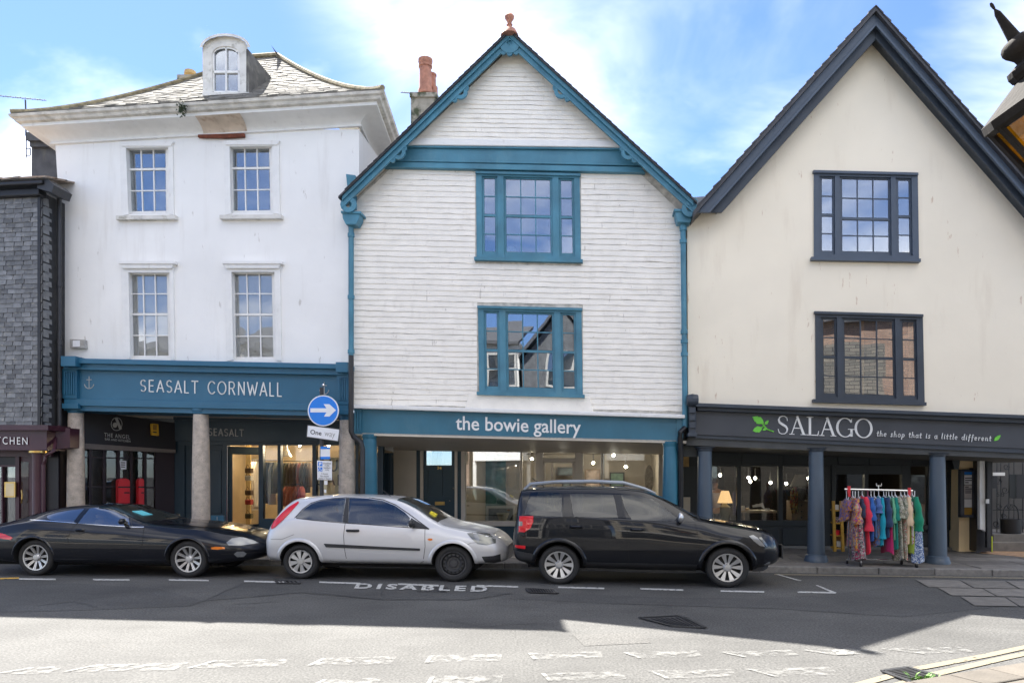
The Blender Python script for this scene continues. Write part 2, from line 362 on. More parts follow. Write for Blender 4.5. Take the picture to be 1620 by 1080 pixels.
# stroke letters in a unit box, y up
STROKE = {
    'S': [arc(.5, .75, .42, .25, 40, 270, 10) + arc(.5, .25, .42, .25, 90, -140, 10)], 'E': [[(.1, 0), (.1, 1)], [(.1, 1), (.85, 1)], [(.1, .52), (.75, .52)], [(.1, 0), (.85, 0)]],
    'A': [[(0, 0), (.5, 1), (1, 0)], [(.18, .33), (.82, .33)]], 'L': [[(.1, 1), (.1, 0), (.85, 0)]], 'T': [[(0, 1), (1, 1)], [(.5, 1), (.5, 0)]],
    'C': [arc(.55, .5, .52, .5, 45, 315, 16)], 'O': [arc(.5, .5, .5, .5, 0, 360, 22)], 'R': [[(.1, 0), (.1, 1), (.5, 1)] + arc(.5, .74, .36, .26, 90, -90, 8) + [(.1, .48)], [(.5, .48), (.9, 0)]],
    'N': [[(.08, 0), (.08, 1), (.92, 0), (.92, 1)]], 'W': [[(0, 1), (.27, 0), (.5, .8), (.73, 0), (1, 1)]], 'U': [[(.1, 1), (.1, .4)] + arc(.5, .4, .4, .4, 180, 360, 8) + [(.9, 1)]],
    't': [[(.45, 1.15), (.40, .2)] + arc(.62, .2, .22, .2, 180, 330, 5), [(.05, .75), (.85, .8)]], 'h': [[(.15, 1.35), (.1, 0)], [(.1, .4)] + arc(.45, .42, .3, .3, 160, 0, 6) + [(.78, .1), (.95, .08)]],
    'e': [[(.1, .35), (.75, .5)] + arc(.45, .38, .36, .36, 20, 310, 10)], 's': [[(.8, .72), (.4, .78), (.2, .58), (.7, .3), (.6, .03), (.05, .06)]], 'o': [arc(.5, .38, .38, .38, 80, 440, 12)],
    'p': [[(.18, .75), (.1, -.5)], arc(.5, .4, .36, .34, 160, -180, 10)], 'a': [arc(.45, .36, .36, .36, 40, 400, 10) + [(.85, .75), (.82, .1), (1, .05)]], 'i': [[(.4, .72), (.45, .05), (.8, .1)], [(.45, 1.0), (.52, 1.06)]],
    'l': [[(.5, 1.4), (.35, .15), (.7, .02)]], 'd': [arc(.4, .36, .36, .36, 40, 400, 10) + [(.85, 1.4), (.8, .1), (1, .05)]], 'f': [[(.9, 1.2), (.6, 1.38), (.42, 1.0), (.35, -.4)], [(.05, .62), (.85, .7)]],
    'r': [[(.2, .75), (.2, 0)], [(.2, .4), (.5, .75), (.9, .7)]], 'n': [[(.12, .75), (.12, 0)], [(.12, .4)] + arc(.48, .42, .3, .32, 160, 0, 6) + [(.8, 0), (.98, .06)]],
}
WID = {'L': .62, 'T': .75, 'E': .68, 'S': .72, 'W': 1.25, 'O': 1.02, 'C': .9, 'i': .45, 'l': .4, 't': .6, 'r': .6, 'f': .6, 's': .62, ' ': .6}
def stroke_px(body, quad, o, mat, parent, w=0.08, gap=0.28, asp=0.62, ymax=1.0, ymin=0.0, t=0.012, name='lettering', fn=None, slant=0.0, **kw):
    fn = fn or W; segs = []; x = 0.0
    for ch in body:
        wd = WID.get(ch, .85) * asp
        for st in STROKE.get(ch, []):
            P = [(x + px * wd + slant * py, py) for px, py in st]
            for a, b in zip(P, P[1:]): segs.append((a, b))
        x += wd + gap * asp
    x -= gap * asp
    mb = MB()
    for (ax, ay), (bx, by) in segs:
        dx, dy = bx - ax, by - ay; l = math.hypot(dx, dy) or 1e-6; nx, ny = -dy / l * w / 2, dx / l * w / 2; ex, ey = dx / l * w * .35, dy / l * w * .35
        c = [(ax - ex + nx, ay - ey + ny), (bx + ex + nx, by + ey + ny), (bx + ex - nx, by + ey - ny), (ax - ex - nx, ay - ey - ny)]
        q = [bilin(quad, cx / x, (ymax - cy) / (ymax - ymin)) for cx, cy in c]
        p = [fn(*k, o + t) for k in q]; mb.prism(p, t, NB)
    return mb.build(name, mat, parent, **kw)

# ------------------------------------------------------------------ windows
def bars(mb, q, rects, o, t):
    for u0, v0, u1, v1 in rects: mb.pq([bilin(q, u0, v0), bilin(q, u1, v0), bilin(q, u1, v1), bilin(q, u0, v1)], o, t)
def sash_window(parent, q, lights, o, mat, pane_mat, sash_t=0.05, bar=1.7, stile=3.2, label=None, name='window', back=None, back_o=-0.25):
    """q: the window opening in the photograph; lights: (u0, u1, v0, v1, columns, rows above the meeting rail, rows below, share above)"""
    wpx = q[1][0] - q[0][0]; hpx = q[3][1] - q[0][1]
    fr = MB()
    us = sorted((l[0], l[1]) for l in lights); v0, v1 = lights[0][2], lights[0][3]
    bars(fr, q, [(0, 0, 1, v0), (0, v1, 1, 1)], o, 0.12)
    e = [0.0] + [x for ab in us for x in ab] + [1.0]
    for i in range(0, len(e), 2):
        if e[i + 1] - e[i] > 0.004: bars(fr, q, [(e[i], v0, e[i + 1], v1)], o - 0.002, 0.12)
    root = fr.build(name, mat, parent, label=label)
    for (a, b, c, d, nc, r1, r2, sh) in lights:
        s = MB(); sx, sy = stile / wpx, stile / hpx
        oo = o - 0.045
        m = c + (d - c) * sh
        bars(s, q, [(a, c, b, c + sy), (a, d - sy * 1.4, b, d), (a, c + sy, a + sx, d - sy * 1.4), (b - sx, c + sy, b, d - sy * 1.4), (a + sx, m - sy * .5, b - sx, m + sy * .5)], oo, sash_t)
        s.build('sash', mat, root)
        cols = [a + sx + (b - a - 2 * sx) * i / nc for i in range(nc + 1)]
        rows = [c + sy + (m - sy * .5 - c - sy) * i / r1 for i in range(r1 + 1)], [m + sy * .5 + (d - sy * 1.4 - m - sy * .5) * i / r2 for i in range(r2 + 1)]
        bx, by = bar / wpx / 2, bar / hpx / 2
        gb = MB()
        for i in range(1, nc): bars(gb, q, [(cols[i] - bx, c + sy, cols[i] + bx, m - sy * .5), (cols[i] - bx, m + sy * .5, cols[i] + bx, d - sy * 1.4)], oo - .008, .03)
        for rr in rows:
            for i in range(1, len(rr) - 1):
                for j in range(nc):
                    bars(gb, q, [(cols[j] + (bx if j else 0), rr[i] - by, cols[j + 1] - (bx if j < nc - 1 else 0), rr[i] + by)], oo - .010, .03)
        if gb.v: gb.build('glazing_bars', mat, root, kind='stuff')
        for rr in rows:
            for i in range(len(rr) - 1):
                for j in range(nc):
                    p = MB(); bars(p, q, [(cols[j] + bx * .5, rr[i] + by * .5, cols[j + 1] - bx * .5, rr[i + 1] - by * .5)], oo - .022, .005)
                    p.build('pane', pane_mat, root)
    if back is not None:
        bk = MB(); bars(bk, q, [(-.06, -.03, 1.06, 1.03)], back_o, .02); bk.build(back[0], back[1], root)
    return root
def holed_wall(parent, outer, holes, o, mat, reveal=0.14, name='wall', t=None, **kw):
    mb = MB()
    loops = [[W(x, y, o) for x, y in outer]] + [[W(x, y, o) for x, y in h] for h in holes]
    flat = [p for l in loops for p in l]
    lp2 = [[Vector(((p - Vector((0, F0, 0))).dot(E1), p.z, 0)) for p in l] for l in loops]
    tri = tessellate_polygon(lp2)
    mb.add(flat, [list(f) for f in tri])
    b = len(loops[0])
    for h in loops[1:]:
        n = len(h); mb.add(h + [p + NB * reveal for p in h], [[i, (i + 1) % n, n + (i + 1) % n, n + i] for i in range(n)])
    if t:
        h = loops[0]; n = len(h); mb.add(h + [p + NB * t for p in h], [[i, (i + 1) % n, n + (i + 1) % n, n + i] for i in range(n)])
    return mb.build(name, mat, parent, **kw)

# ------------------------------------------------------------------ road, pavements, markings
def asphalt(name, col, var=0.26):
    m, t, b = node_mat(name); N, L = t.nodes.new, t.links.new
    g = N('ShaderNodeNewGeometry'); b.inputs['Roughness'].default_value = 0.85
    n1 = N('ShaderNodeTexNoise'); n1.inputs['Scale'].default_value = 0.7; n1.inputs['Detail'].default_value = 6; L(g.outputs['Position'], n1.inputs['Vector'])
    n2 = N('ShaderNodeTexNoise'); n2.inputs['Scale'].default_value = 42; n2.inputs['Detail'].default_value = 3; L(g.outputs['Position'], n2.inputs['Vector'])
    n4 = N('ShaderNodeTexVoronoi'); n4.inputs['Scale'].default_value = 70; L(g.outputs['Position'], n4.inputs['Vector'])
    def mr(s, a, c, lo, hi):
        r = N('ShaderNodeMapRange'); L(s, r.inputs[0]); r.inputs[1].default_value = a; r.inputs[2].default_value = c; r.inputs[3].default_value = lo; r.inputs[4].default_value = hi; return r.outputs[0]
    def mu(a, c):
        r = N('ShaderNodeMath'); r.operation = 'MULTIPLY'; L(a, r.inputs[0]); L(c, r.inputs[1]); return r.outputs[0]
    f = mu(mu(mr(n1.outputs['Fac'], .3, .7, 1 - var, 1 + var), mr(n2.outputs['Fac'], .3, .7, .5, 1.5)), mr(n4.outputs['Distance'], 0, .7, 1.18, .80))
    cb = N('ShaderNodeCombineColor')
    for i in range(3): L(f, cb.inputs[i])
    mul = N('ShaderNodeMixRGB'); mul.blend_type = 'MULTIPLY'; mul.inputs[0].default_value = 1; mul.inputs[1].default_value = (*col, 1); L(cb.outputs[0], mul.inputs[2])
    mp = N('ShaderNodeMapping'); mp.inputs['Scale'].default_value = (1.3, 2.6, 1); L(g.outputs['Position'], mp.inputs[0])
    n5 = N('ShaderNodeTexNoise'); n5.inputs['Scale'].default_value = 1.0; n5.inputs['Detail'].default_value = 8; n5.inputs['Roughness'].default_value = .65; L(mp.outputs[0], n5.inputs['Vector'])
    mx = N('ShaderNodeMixRGB'); L(mr(n5.outputs['Fac'], .52, .72, 0, .5), mx.inputs[0]); L(mul.outputs[0], mx.inputs[1]); mx.inputs[2].default_value = (col[0] * .45, col[1] * .45, col[2] * .45, 1)
    L(mx.outputs[0], b.inputs['Base Color'])
    bp = N('ShaderNodeBump'); bp.inputs['Strength'].default_value = .5; bp.inputs['Distance'].default_value = .01; L(n2.outputs['Fac'], bp.inputs['Height']); L(bp.outputs[0], b.inputs['Normal'])
    return m
m_asphalt = asphalt('worn_asphalt', (0.076, 0.075, 0.072))
m_asphalt2 = asphalt('patched_asphalt', (0.060, 0.060, 0.059))
m_asphalt3 = asphalt('old_patch_asphalt', (0.085, 0.083, 0.079))
m_paving = M('paving_stone', (0.17, 0.155, 0.135), 0.8, 0.2, 5, rand=0.22, bump=.25, bscale=40, streak=(0.09, 0.08, 0.07), amt=.6, sscale=(3, 3, 3), slo=.55)
m_kerb = M('granite_kerb', (0.19, 0.178, 0.16), 0.8, 0.2, 12, rand=0.15, bump=.3, bscale=50, streak=(0.1, 0.09, 0.08), amt=.6, sscale=(9, 9, 9), slo=.56)
m_near = M('near_paving_stone', (0.105, 0.092, 0.076), 0.8, 0.15, 6, rand=0.1, bump=.25, bscale=40)
m_slab = M('road_slab_stone', (0.15, 0.14, 0.125), 0.85, 0.2, 7, rand=0.15, bump=.3, bscale=40)
m_tan = M('tan_brick_paving', (0.36, 0.22, 0.12), 0.8, 0.25, 9, rand=.15)
def worn(name, col, thr=0.46, sc=9, hi=0.07, amax=1.0):
    m, t, b = node_mat(name); N, L = t.nodes.new, t.links.new
    g = N('ShaderNodeNewGeometry'); n = N('ShaderNodeTexNoise'); n.inputs['Scale'].default_value = sc; n.inputs['Detail'].default_value = 7; n.inputs['Roughness'].default_value = .62
    L(g.outputs['Position'], n.inputs['Vector']); r = N('ShaderNodeMapRange'); L(n.outputs['Fac'], r.inputs[0]); r.inputs[1].default_value = thr; r.inputs[2].default_value = thr + hi
    r.inputs[4].default_value = amax; b.inputs['Base Color'].default_value = (*col, 1); b.inputs['Roughness'].default_value = .7; L(r.outputs[0], b.inputs['Alpha'])
    return m
m_mark = worn('road_paint', (0.46, 0.46, 0.44), 0.30, 16, .18)
m_mark_worn = worn('worn_road_paint', (0.26, 0.26, 0.25), 0.44, 9, .30, .75)
m_mark_edge = worn('worn_edge_paint', (0.26, 0.26, 0.25), 0.36, 14, .25, .8)
m_mark_yellow = worn('pale_yellow_road_paint', (0.19, 0.165, 0.115), 0.32, 10)
m_mark_orange = worn('orange_road_paint', (0.55, 0.33, 0.05), 0.36, 10)

road = MB()
road.add([(-700, -700, 0), (700, -700, 0), (700, 700, 0), (-700, 700, 0)], [[0, 1, 2, 3]])
road = road.build('road', m_asphalt, kind='structure')
def sheet(name, px, mat, z, parent=road, **kw):
    p = [G(x, y, z) for x, y in px]
    return MB().add(p, [list(range(len(p)))]).build(name, mat, parent, **kw)
sheet('road_patch', [(322, 950), (385, 921), (560, 918), (700, 928), (812, 938), (742, 948), (600, 947), (480, 936)], m_asphalt2, .003)
sheet('road_patch', [(800, 946), (905, 938), (1050, 944), (1210, 946), (1330, 938), (1420, 926), (1624, 934), (1624, 955), (1430, 975), (1230, 962), (960, 954)], m_asphalt2, .003)
sheet('road_patch', [(-4, 925), (120, 922), (250, 930), (322, 950), (300, 958), (120, 965), (-4, 968)], m_asphalt2, .003)
sheet('road_patch', [(905, 1003), (1010, 1000), (1030, 1016), (925, 1021)], m_asphalt3, .003)
crk = MB()
random.seed(3)
def crack(pts, w=.012):
    for a, b in zip(pts, pts[1:]):
        A, B = G(*a, .006), G(*b, .006); n = 7; d = (B - A); s = Vector((-d.y, d.x, 0)).normalized()
        P = [A + d * i / n + s * random.uniform(-.03, .03) * (0 < i < n) for i in range(n + 1)]
        for p, q in zip(P, P[1:]):
            ww = w * random.uniform(.5, 1.2); crk.add([p - s * ww, q - s * ww, q + s * ww, p + s * ww], [[0, 1, 2, 3]])
crack([(322, 950), (385, 921), (470, 919)]); crack([(322, 950), (480, 937), (600, 948), (742, 948), (812, 938)]); crack([(600, 948), (610, 930)], .008)
crack([(1430, 975), (1230, 962), (960, 954)], .006); crack([(60, 957), (120, 950), (150, 960)], .02); crack([(370, 955), (440, 951)], .012); crack([(855, 984), (760, 990), (700, 980)], .006)
crk.build('road_crack', M('tar', (0.035, 0.035, 0.036), .7), road)

# bay markings, lettering, worn middle marks, kerbside lines
def dash(x0, y0, x1, y1, h, mat, name, sl=0):
    sheet(name, [(x0, y0), (x1, y1), (x1 + sl, y1 + h), (x0 + sl, y0 + h)], mat, .0075)
for x0, y0, x1, y1 in [(30, 914, 88, 914.6), (147, 915, 205, 915.5), (267, 915.5, 330, 916.4), (386, 917.5, 450, 919), (505, 919, 570, 921), (630, 922, 694, 924.5), (754, 924.5, 820, 926.5), (883, 927, 956, 929), (1013, 929.5, 1081, 931.5), (1140, 933, 1209, 934.5), (1262, 934.6, 1322, 935.8)]:
    dash(x0, y0, x1, y1, 2.3, m_mark, 'bay_marking')
sheet('bay_marking', [(1290, 925), (1294, 925), (1324, 937), (1317, 937)], m_mark, .0085)
sheet('bay_marking', [(1228, 908), (1233, 908), (1269, 918), (1263, 918)], m_mark, .0085)
dash(0, 913.5, 30, 912.5, 2.0, m_mark_orange, 'kerb_marking')
dash(1225, 906.8, 1640, 913.2, 2.0, m_mark_yellow, 'kerb_marking')
def ground_fn(x, y, o): return G(x, y, .0125 + (0.001 if o > 0 else 0))
text_px('DISABLED', [(565, 921.8), (772, 926.5), (770, 935.5), (560, 930.0)], 0, m_mark, road, weight=.035, space=1.35, t=.001, fn=ground_fn, name='disabled_lettering')
for x0, x1, y, h in [(18, 92, 1055, 12), (131, 287, 1050, 12), (320, 452, 1044, 12), (500, 624, 1040, 12), (676, 794, 1036, 11), (838, 952, 1032, 10), (995, 1107, 1031, 9), (1152, 1258, 1030, 8), (1290, 1388, 1027, 8), (1420, 1530, 1025, 8), (678, 795, 1069, 13), (860, 988, 1064, 12), (1036, 1162, 1060, 12), (1198, 1322, 1057, 12), (500, 600, 1074, 12)]:
    sl = (810 - (x0 + x1) / 2) * -.10
    sheet('worn_marking', [(x0 - sl * .4, y), (x1 - sl * .2, y - 3), (x1 + sl * .2, y + h - 3), (x0 + sl * .6, y + h)], m_mark_worn, .0075)
    sheet('worn_marking_edge', [(x0 - sl * .4, y), (x0 - sl * .4 + 7, y), (x0 + sl * .6 + 7, y + h), (x0 + sl * .6, y + h)], m_mark_edge, .0090)
sheet('worn_marking_blob', [(1315, 1028), (1335, 1026), (1352, 1029), (1350, 1034), (1325, 1035)], m_mark_edge, .0095)
def yline(pts, w):
    mb = MB()
    for (a, b) in zip(pts, pts[1:]):
        A, B = G(*a, .0075), G(*b, .0075); s = Vector((-(B - A).y, (B - A).x, 0)).normalized() * w
        mb.add([A - s, B - s, B + s, A + s], [[0, 1, 2, 3]])
    mb.build('double_line', m_mark_yellow, road)
yline([(1322, 1092), (1448, 1057), (1560, 1036), (1680, 1010)], .045)
yline([(1380, 1094), (1476, 1066), (1580, 1042), (1690, 1018)], .045)
for r_, (ya, yb) in enumerate([(916, 928), (929, 941), (943, 957)]):
    n = 3 - (r_ == 2)
    for i in range(n):
        x0 = 1448 + r_ * 36 + i * 72; x1 = x0 + 69
        sheet('road_slab', [(x0, ya + i * 1.2), (x1, ya + (i + 1) * 1.2), (x1 + 22, yb + (i + 1) * 1.2), (x0 + 22, yb + i * 1.2)], m_slab, .012)

# far pavement: bed, kerb stones, slabs
pv = MB().sbox(-26, 24, -5.0, .93, -.1, ZP - .02).build('pavement', M('pavement_bed', (0.10, 0.095, 0.085), .9), kind='structure')
x = -12.6
while x < 12.5:
    w = random.uniform(.8, 1.05); z = random.uniform(-.006, .006)
    MB().sbox(x + .006, x + w - .006, .80, .95 + random.uniform(-.008, .008), -.05, ZP + .004 + z).build('kerb_stone', m_kerb, pv, bevel=.012); x += w
slab_me = {}
for row in range(6):
    o1 = .785 - row * .62; x = -11.5 - (row % 2) * .4
    while x < 11.8:
        w = random.choice((.75, .9, 1.05)); w = w if row else w
        z = random.uniform(-.005, .004)
        MB().sbox(x + .006, x + w - .006, o1 - .61, o1, ZP - .06, ZP + z).build('paving_slab', m_paving, pv); x += w
MB().add([G(1548, 874, ZP + .008), G(1612, 880, ZP + .008), G(1700, 890, ZP + .008), G(1700, 878, ZP + .008), G(1600, 870, ZP + .008), G(1560, 869, ZP + .008)], [[0, 1, 2, 3, 4, 5]]).build('tan_strip', m_tan, pv)
# near pavement, lower right
e0, e1, e2 = G(1372, 1088, .1), G(1560, 1056, .1), G(1760, 1026, .1)
MB().prism([(-16, 4.6, -.05), (1.0, 4.3, -.05), e0 * 1 - Vector((0, 0, .15)), e1 - Vector((0, 0, .15)), e2 - Vector((0, 0, .15)), (14, 8.6, -.05), (14, -9, -.05), (-16, -9, -.05)], .135, UP).build('near_pavement', m_asphalt3, kind='structure')
npv = bpy.data.objects['near_pavement']
def edge_stone(a, b, dep, z=.105):
    d = (b - a); n = Vector((d.y, -d.x, 0)).normalized()
    a2, b2 = a + d.normalized() * .008, b - d.normalized() * .008
    q = [Vector((p.x, p.y, -.03)) for p in (a2, b2, b2 + n * dep, a2 + n * dep)]
    return MB().prism(q, z + .03, UP)
n_ = Vector((e1 - e0).yxz); n_ = Vector((n_.x, -n_.y, 0)).normalized()
segs = [e0 + (e1 - e0) * t_ for t_ in (-.9, -.45, 0, .33, .66, 1)] + [e1 + (e2 - e1) * t_ for t_ in (.4, .8, 1.2)]
for a, b in zip(segs, segs[1:]):
    edge_stone(a - n_ * -.0, b, .32).build('kerb_stone', m_near, npv, bevel=.015)
    edge_stone(a + n_ * .34, b + n_ * .34, .75, .10).build('paving_slab', m_near, npv)

# drain covers
def grate(name, px, nbar, label, bar_dir=0, bw=.012, z=.012):
    q = [G(x, y, z) for x, y in px]
    r = thing(name, (q[0] + q[2]) / 2, label, 'drain cover')
    MB().prism([p - UP * .008 for p in q], .002, UP).build('pit', M('drain_pit', (0.008, 0.008, 0.008), .9), r)
    fr = MB()
    for a, b in zip(q, q[1:] + q[:1]):
        s = Vector((-(b - a).y, (b - a).x, 0)).normalized() * .02; fr.prism([a - s, b - s, b + s, a + s], .008, UP)
    fr.build('rim', m_iron, r)
    for i in range(1, nbar):
        t_ = i / nbar
        a, b = (q[0].lerp(q[1], t_), q[3].lerp(q[2], t_)) if bar_dir == 0 else (q[0].lerp(q[3], t_), q[1].lerp(q[2], t_))
        s = Vector((-(b - a).y, (b - a).x, 0)).normalized() * bw
        MB().prism([a - s, b - s, b + s, a + s], .006, UP).build('bar', m_iron, r)
    return r
grate('drain_grate', [(1396, 1061), (1436, 1055), (1500, 1073), (1456, 1084)], 12, 'large rusty drain grate by the kerb with weeds growing out of it', 1, .0075)
grate('drain_grate', [(833, 930.5), (877, 932), (882, 938), (838, 936.5)], 11, 'dark gully grate in the road beside the rear wheel of the black SUV', 0, .010)
grate('drain_cover', [(436, 918), (470, 918.5), (474, 922.5), (440, 922)], 5, 'small dark cover in the road between the black coupe and the silver hatchback', 0, .012)
grate('drain_cover', [(664, 929), (708, 930), (706, 936.5), (662, 935.5)], 6, 'square dark cover set in the painted road lettering', 0, .012, .001)
q = [(1012, 976), (1072, 973), (1090, 979), (1116, 992), (1062, 989)]
r_ = thing('manhole_cover', G(1065, 983), 'sunken five sided iron cover in the middle of the road', 'manhole cover')
MB().prism([G(x, y, .004) for x, y in q], .004, UP).build('plate', m_iron, r_)
mm = MB()
for a, b in zip(q, q[1:] + q[:1]):
    A, B = G(*a, .012), G(*b, .012); s = Vector((-(B - A).y, (B - A).x, 0)).normalized() * .022; mm.prism([A - s, B - s, B + s, A + s], .004, UP)
mm.build('rim', M('dark_rim', (.02, .02, .02), .7), r_)
for i in range(9):
    a, b = G(1022 + i * 8, 978 - i * .3, .010), G(1060 + i * 6, 988 + i * .2, .010); s = Vector((-(b - a).y, (b - a).x, 0)).normalized() * .008
    MB().prism([a - s, b - s, b + s, a + s], .004, UP).build('rib', m_black, r_)
wd = MB(); random.seed(11)
c0 = G(1462, 1078)
for i in range(70):
    p = c0 + Vector((random.gauss(0, .06), random.gauss(0, .025), 0)); a = random.uniform(0, 6.28); h = random.uniform(.015, .075); w = random.uniform(.004, .012)
    d = Vector((math.cos(a), math.sin(a), 0)); s = Vector((-d.y, d.x, 0)) * w
    wd.add([p, p + d * h * .4 + UP * h * .7 + s, p + d * h * .9 + UP * h, p + d * h * .4 + UP * h * .7 - s], [[0, 1, 2, 3]])
setp(wd.build('weed', m_weed), label='green weed growing out of the drain grate', category='weed')

# ------------------------------------------------------------------ houses across the street (behind the camera): they light and mirror in the windows
m_op_wall = [M('opposite_white', (0.62, 0.60, 0.56), .8, .06, 2), M('opposite_slate', (0.085, 0.088, 0.095), .7, .3, 6), M('opposite_stone', (0.33, 0.26, 0.20), .8, .3, 5), M('opposite_buff', (0.62, 0.56, 0.46), .8, .08, 2)]
m_op_frame = M('opposite_frame', (.36, .35, .33), .6)
m_op_glass = glass('opposite_glass', .2, dark=(0.02, 0.025, 0.03))
def opp(x0, x1, h, mat, label, gable=False, nw=3):
    r = thing('opposite_house', (x0, -4, 0), label, 'house')
    yf = lambda x_: -3.6 + K * x_
    def P(x_, z, o=0): return Vector((x_, yf(x_) + o, z))
    w = MB(); xm = (x0 + x1) / 2
    if gable: w.prism([P(x0, 0), P(x1, 0), P(x1, h - 2.2), P(xm, h), P(x0, h - 2.2)], 7, -NB)
    else: w.prism([P(x0, 0), P(x1, 0), P(x1, h), P(x0, h)], 7, -NB)
    w.build('wall', mat, r)
    rf = MB()
    if not gable: rf.prism([P(x0, h + .01, .3), P(x1, h + .01, .3), P(x1, h + 1.3, -3), P(x0, h + 1.3, -3)], .15, -UP)
    else:
        rf.prism([P(x0 - .2, h - 2.3, .25), P(xm, h + .12, .25), P(xm, h + .32, .25), P(x0 - .2, h - 2.1, .25)], 7, -NB); rf.prism([P(xm, h + .12, .25), P(x1 + .2, h - 2.3, .25), P(x1 + .2, h - 2.1, .25), P(xm, h + .32, .25)], 7, -NB)
    rf.build('roof', m_dark_slate, r)
    for fl in range(2 if not gable else 2):
        z0 = 3.3 + fl * 2.3
        for i in range(nw):
            xc = x0 + (x1 - x0) * (i + .5) / nw
            if gable and fl and i not in (nw // 2,): continue
            f = MB(); a, b, z1 = xc - .5, xc + .5, z0 + 1.35
            for q in [(a - .1, a, z0 - .1, z1 + .1), (b, b + .1, z0 - .1, z1 + .1), (a, b, z1, z1 + .1), (a, b, z0 - .1, z0), (xc - .025, xc + .025, z0, z1), (a, b, z0 + .65, z0 + .71)]:
                f.prism([P(q[0], q[2], .06), P(q[1], q[2], .06), P(q[1], q[3], .06), P(q[0], q[3], .06)], .08, -NB)
            fo = f.build('window', m_op_frame, r)
            MB().prism([P(a, z0, .02), P(b, z0, .02), P(b, z1, .02), P(a, z1, .02)], .02, -NB).build('pane', m_op_glass, fo)
    s = MB().prism([P(x0 + .2, .4, .05), P(x1 - .2, .4, .05), P(x1 - .2, 2.4, .05), P(x0 + .2, 2.4, .05)], .05, -NB); s.build('shop_window', m_op_glass, r)
    s = MB().prism([P(x0 + .1, 2.45, .12), P(x1 - .1, 2.45, .12), P(x1 - .1, 2.95, .12), P(x0 + .1, 2.95, .12)], .12, -NB); s.build('fascia', random.choice((m_green_dark, m_maroon, m_white)), r)
def brick_mat(name, c1, c2, cm):
    m, t, b = node_mat(name); N, L = t.nodes.new, t.links.new
    g = N('ShaderNodeNewGeometry'); s = N('ShaderNodeSeparateXYZ'); L(g.outputs['Position'], s.inputs[0]); c = N('ShaderNodeCombineXYZ'); L(s.outputs[0], c.inputs[0]); L(s.outputs[2], c.inputs[1])
    k = N('ShaderNodeTexBrick'); k.inputs['Scale'].default_value = 1.0; k.inputs['Brick Width'].default_value = .3; k.inputs['Row Height'].default_value = .095; k.inputs['Mortar Size'].default_value = .012
    k.inputs['Color1'].default_value = (*c1, 1); k.inputs['Color2'].default_value = (*c2, 1); k.inputs['Mortar'].default_value = (*cm, 1); L(c.outputs[0], k.inputs['Vector']); L(k.outputs['Color'], b.inputs['Base Color']); b.inputs['Roughness'].default_value = .85
    return m
m_op_wall[2] = brick_mat('opposite_brick', (.20, .12, .085), (.28, .18, .13), (.12, .10, .09))
m_op_wall.append(brick_mat('corner_stone', (.10, .095, .085), (.17, .15, .125), (.045, .04, .038)))
opp(-22, -14.2, 7.6, m_op_wall[3], 'buff rendered house across the street behind the viewer, far left', nw=4)
opp(-14, -7.2, 8.0, m_op_wall[2], 'brown stone house across the street behind the viewer', nw=3)
opp(-7, -4.0, 7.6, m_op_wall[0], 'white rendered house across the street behind the viewer', nw=2)
opp(-3.8, -0.4, 9.0, m_op_wall[1], 'dark slate gabled house across the street behind the viewer', True, 3)
opp(-0.2, 5.0, 7.8, m_op_wall[3], 'buff rendered house across the street next to the slate gable', nw=3)
opp(8.4, 15, 8.2, m_op_wall[2], 'brown stone house across the street behind the viewer, beyond the corner', nw=2)
opp(15.2, 22, 8.0, m_op_wall[0], 'white rendered house across the street behind the viewer, far right', nw=4)

# ------------------------------------------------------------------ slate hung house at the left edge
random.seed(21)
OS = .70
sb = thing('slate_house', W(30, 850, OS), 'dark slate hung house at the left edge with a maroon shopfront', 'house')
XS = W(64, 500, OS).x - .012
zt, zb = W(30, 312, OS).z, W(30, 674, OS).z
MB().prism([on_line(-13, zb - .45, OS - .03), on_line(XS, zb - .45, OS - .03), on_line(XS, zt + .1, OS - .03), on_line(-13, zt + .1, OS - .03)], 6.0, NB).build('wall', m_slate_gap, sb); MB().prism([on_line(-13, 0, OS - .6), on_line(XS, 0, OS - .6), on_line(XS, zb - .4, OS - .6), on_line(-13, zb - .4, OS - .6)], 5.0, NB).build('lower_wall', m_black_sign, sb)
sw, sh, ex = .19, .17, .0945
vari = []
for k in range(3):
    mb = MB(); a = random.uniform(-.006, .006); b = random.uniform(-.006, .006)
    v = [(-sw / 2 + .003, -.016, -sh * .55 + a), (sw / 2 - .003, -.016, -sh * .55 + b), (sw / 2 - .003, .006, sh * .45), (-sw / 2 + .003, .006, sh * .45)]
    v = [E1 * p[0] + NB * p[1] + UP * p[2] for p in v]
    mb.prism(v, .012, NB); vari.append(mb)
first = [None] * 3
rows = int((zt - zb) / ex)
for r_ in range(rows):
    z = zb + .09 + r_ * ex
    x = XS - sw * (.5 if r_ % 2 else .25) * .98
    n = 0
    while x > W(-9, 500, OS).x and n < 6:
        k = random.randrange(3)
        c = on_line(x, z + random.uniform(-.004, .004), OS + random.uniform(0, .006))
        if first[k] is None:
            mb = MB(); mb.add([Vector(p) + c for p in vari[k].v], vari[k].f); first[k] = mb.build('slate', m_slate, sb)
        else: copy_to(first[k], sb, c + (WORLD[first[k].name] - c) * 0)
        x -= sw * random.uniform(.93, 1.05) + .004; n += 1
far = MB()
for r_ in range(rows):
    z = zb + .09 + r_ * ex; x = W(-9, 500, OS).x - sw * (.1 if r_ % 2 else .6)
    while x > -13.0:
        c = on_line(x, z, OS + random.uniform(0, .006)); b_ = random.choice(vari); far.add([Vector(p) + c for p in b_.v], b_.f); x -= sw * 1.01
far.build('far_slates', m_slate, sb, kind='stuff')
side = MB()
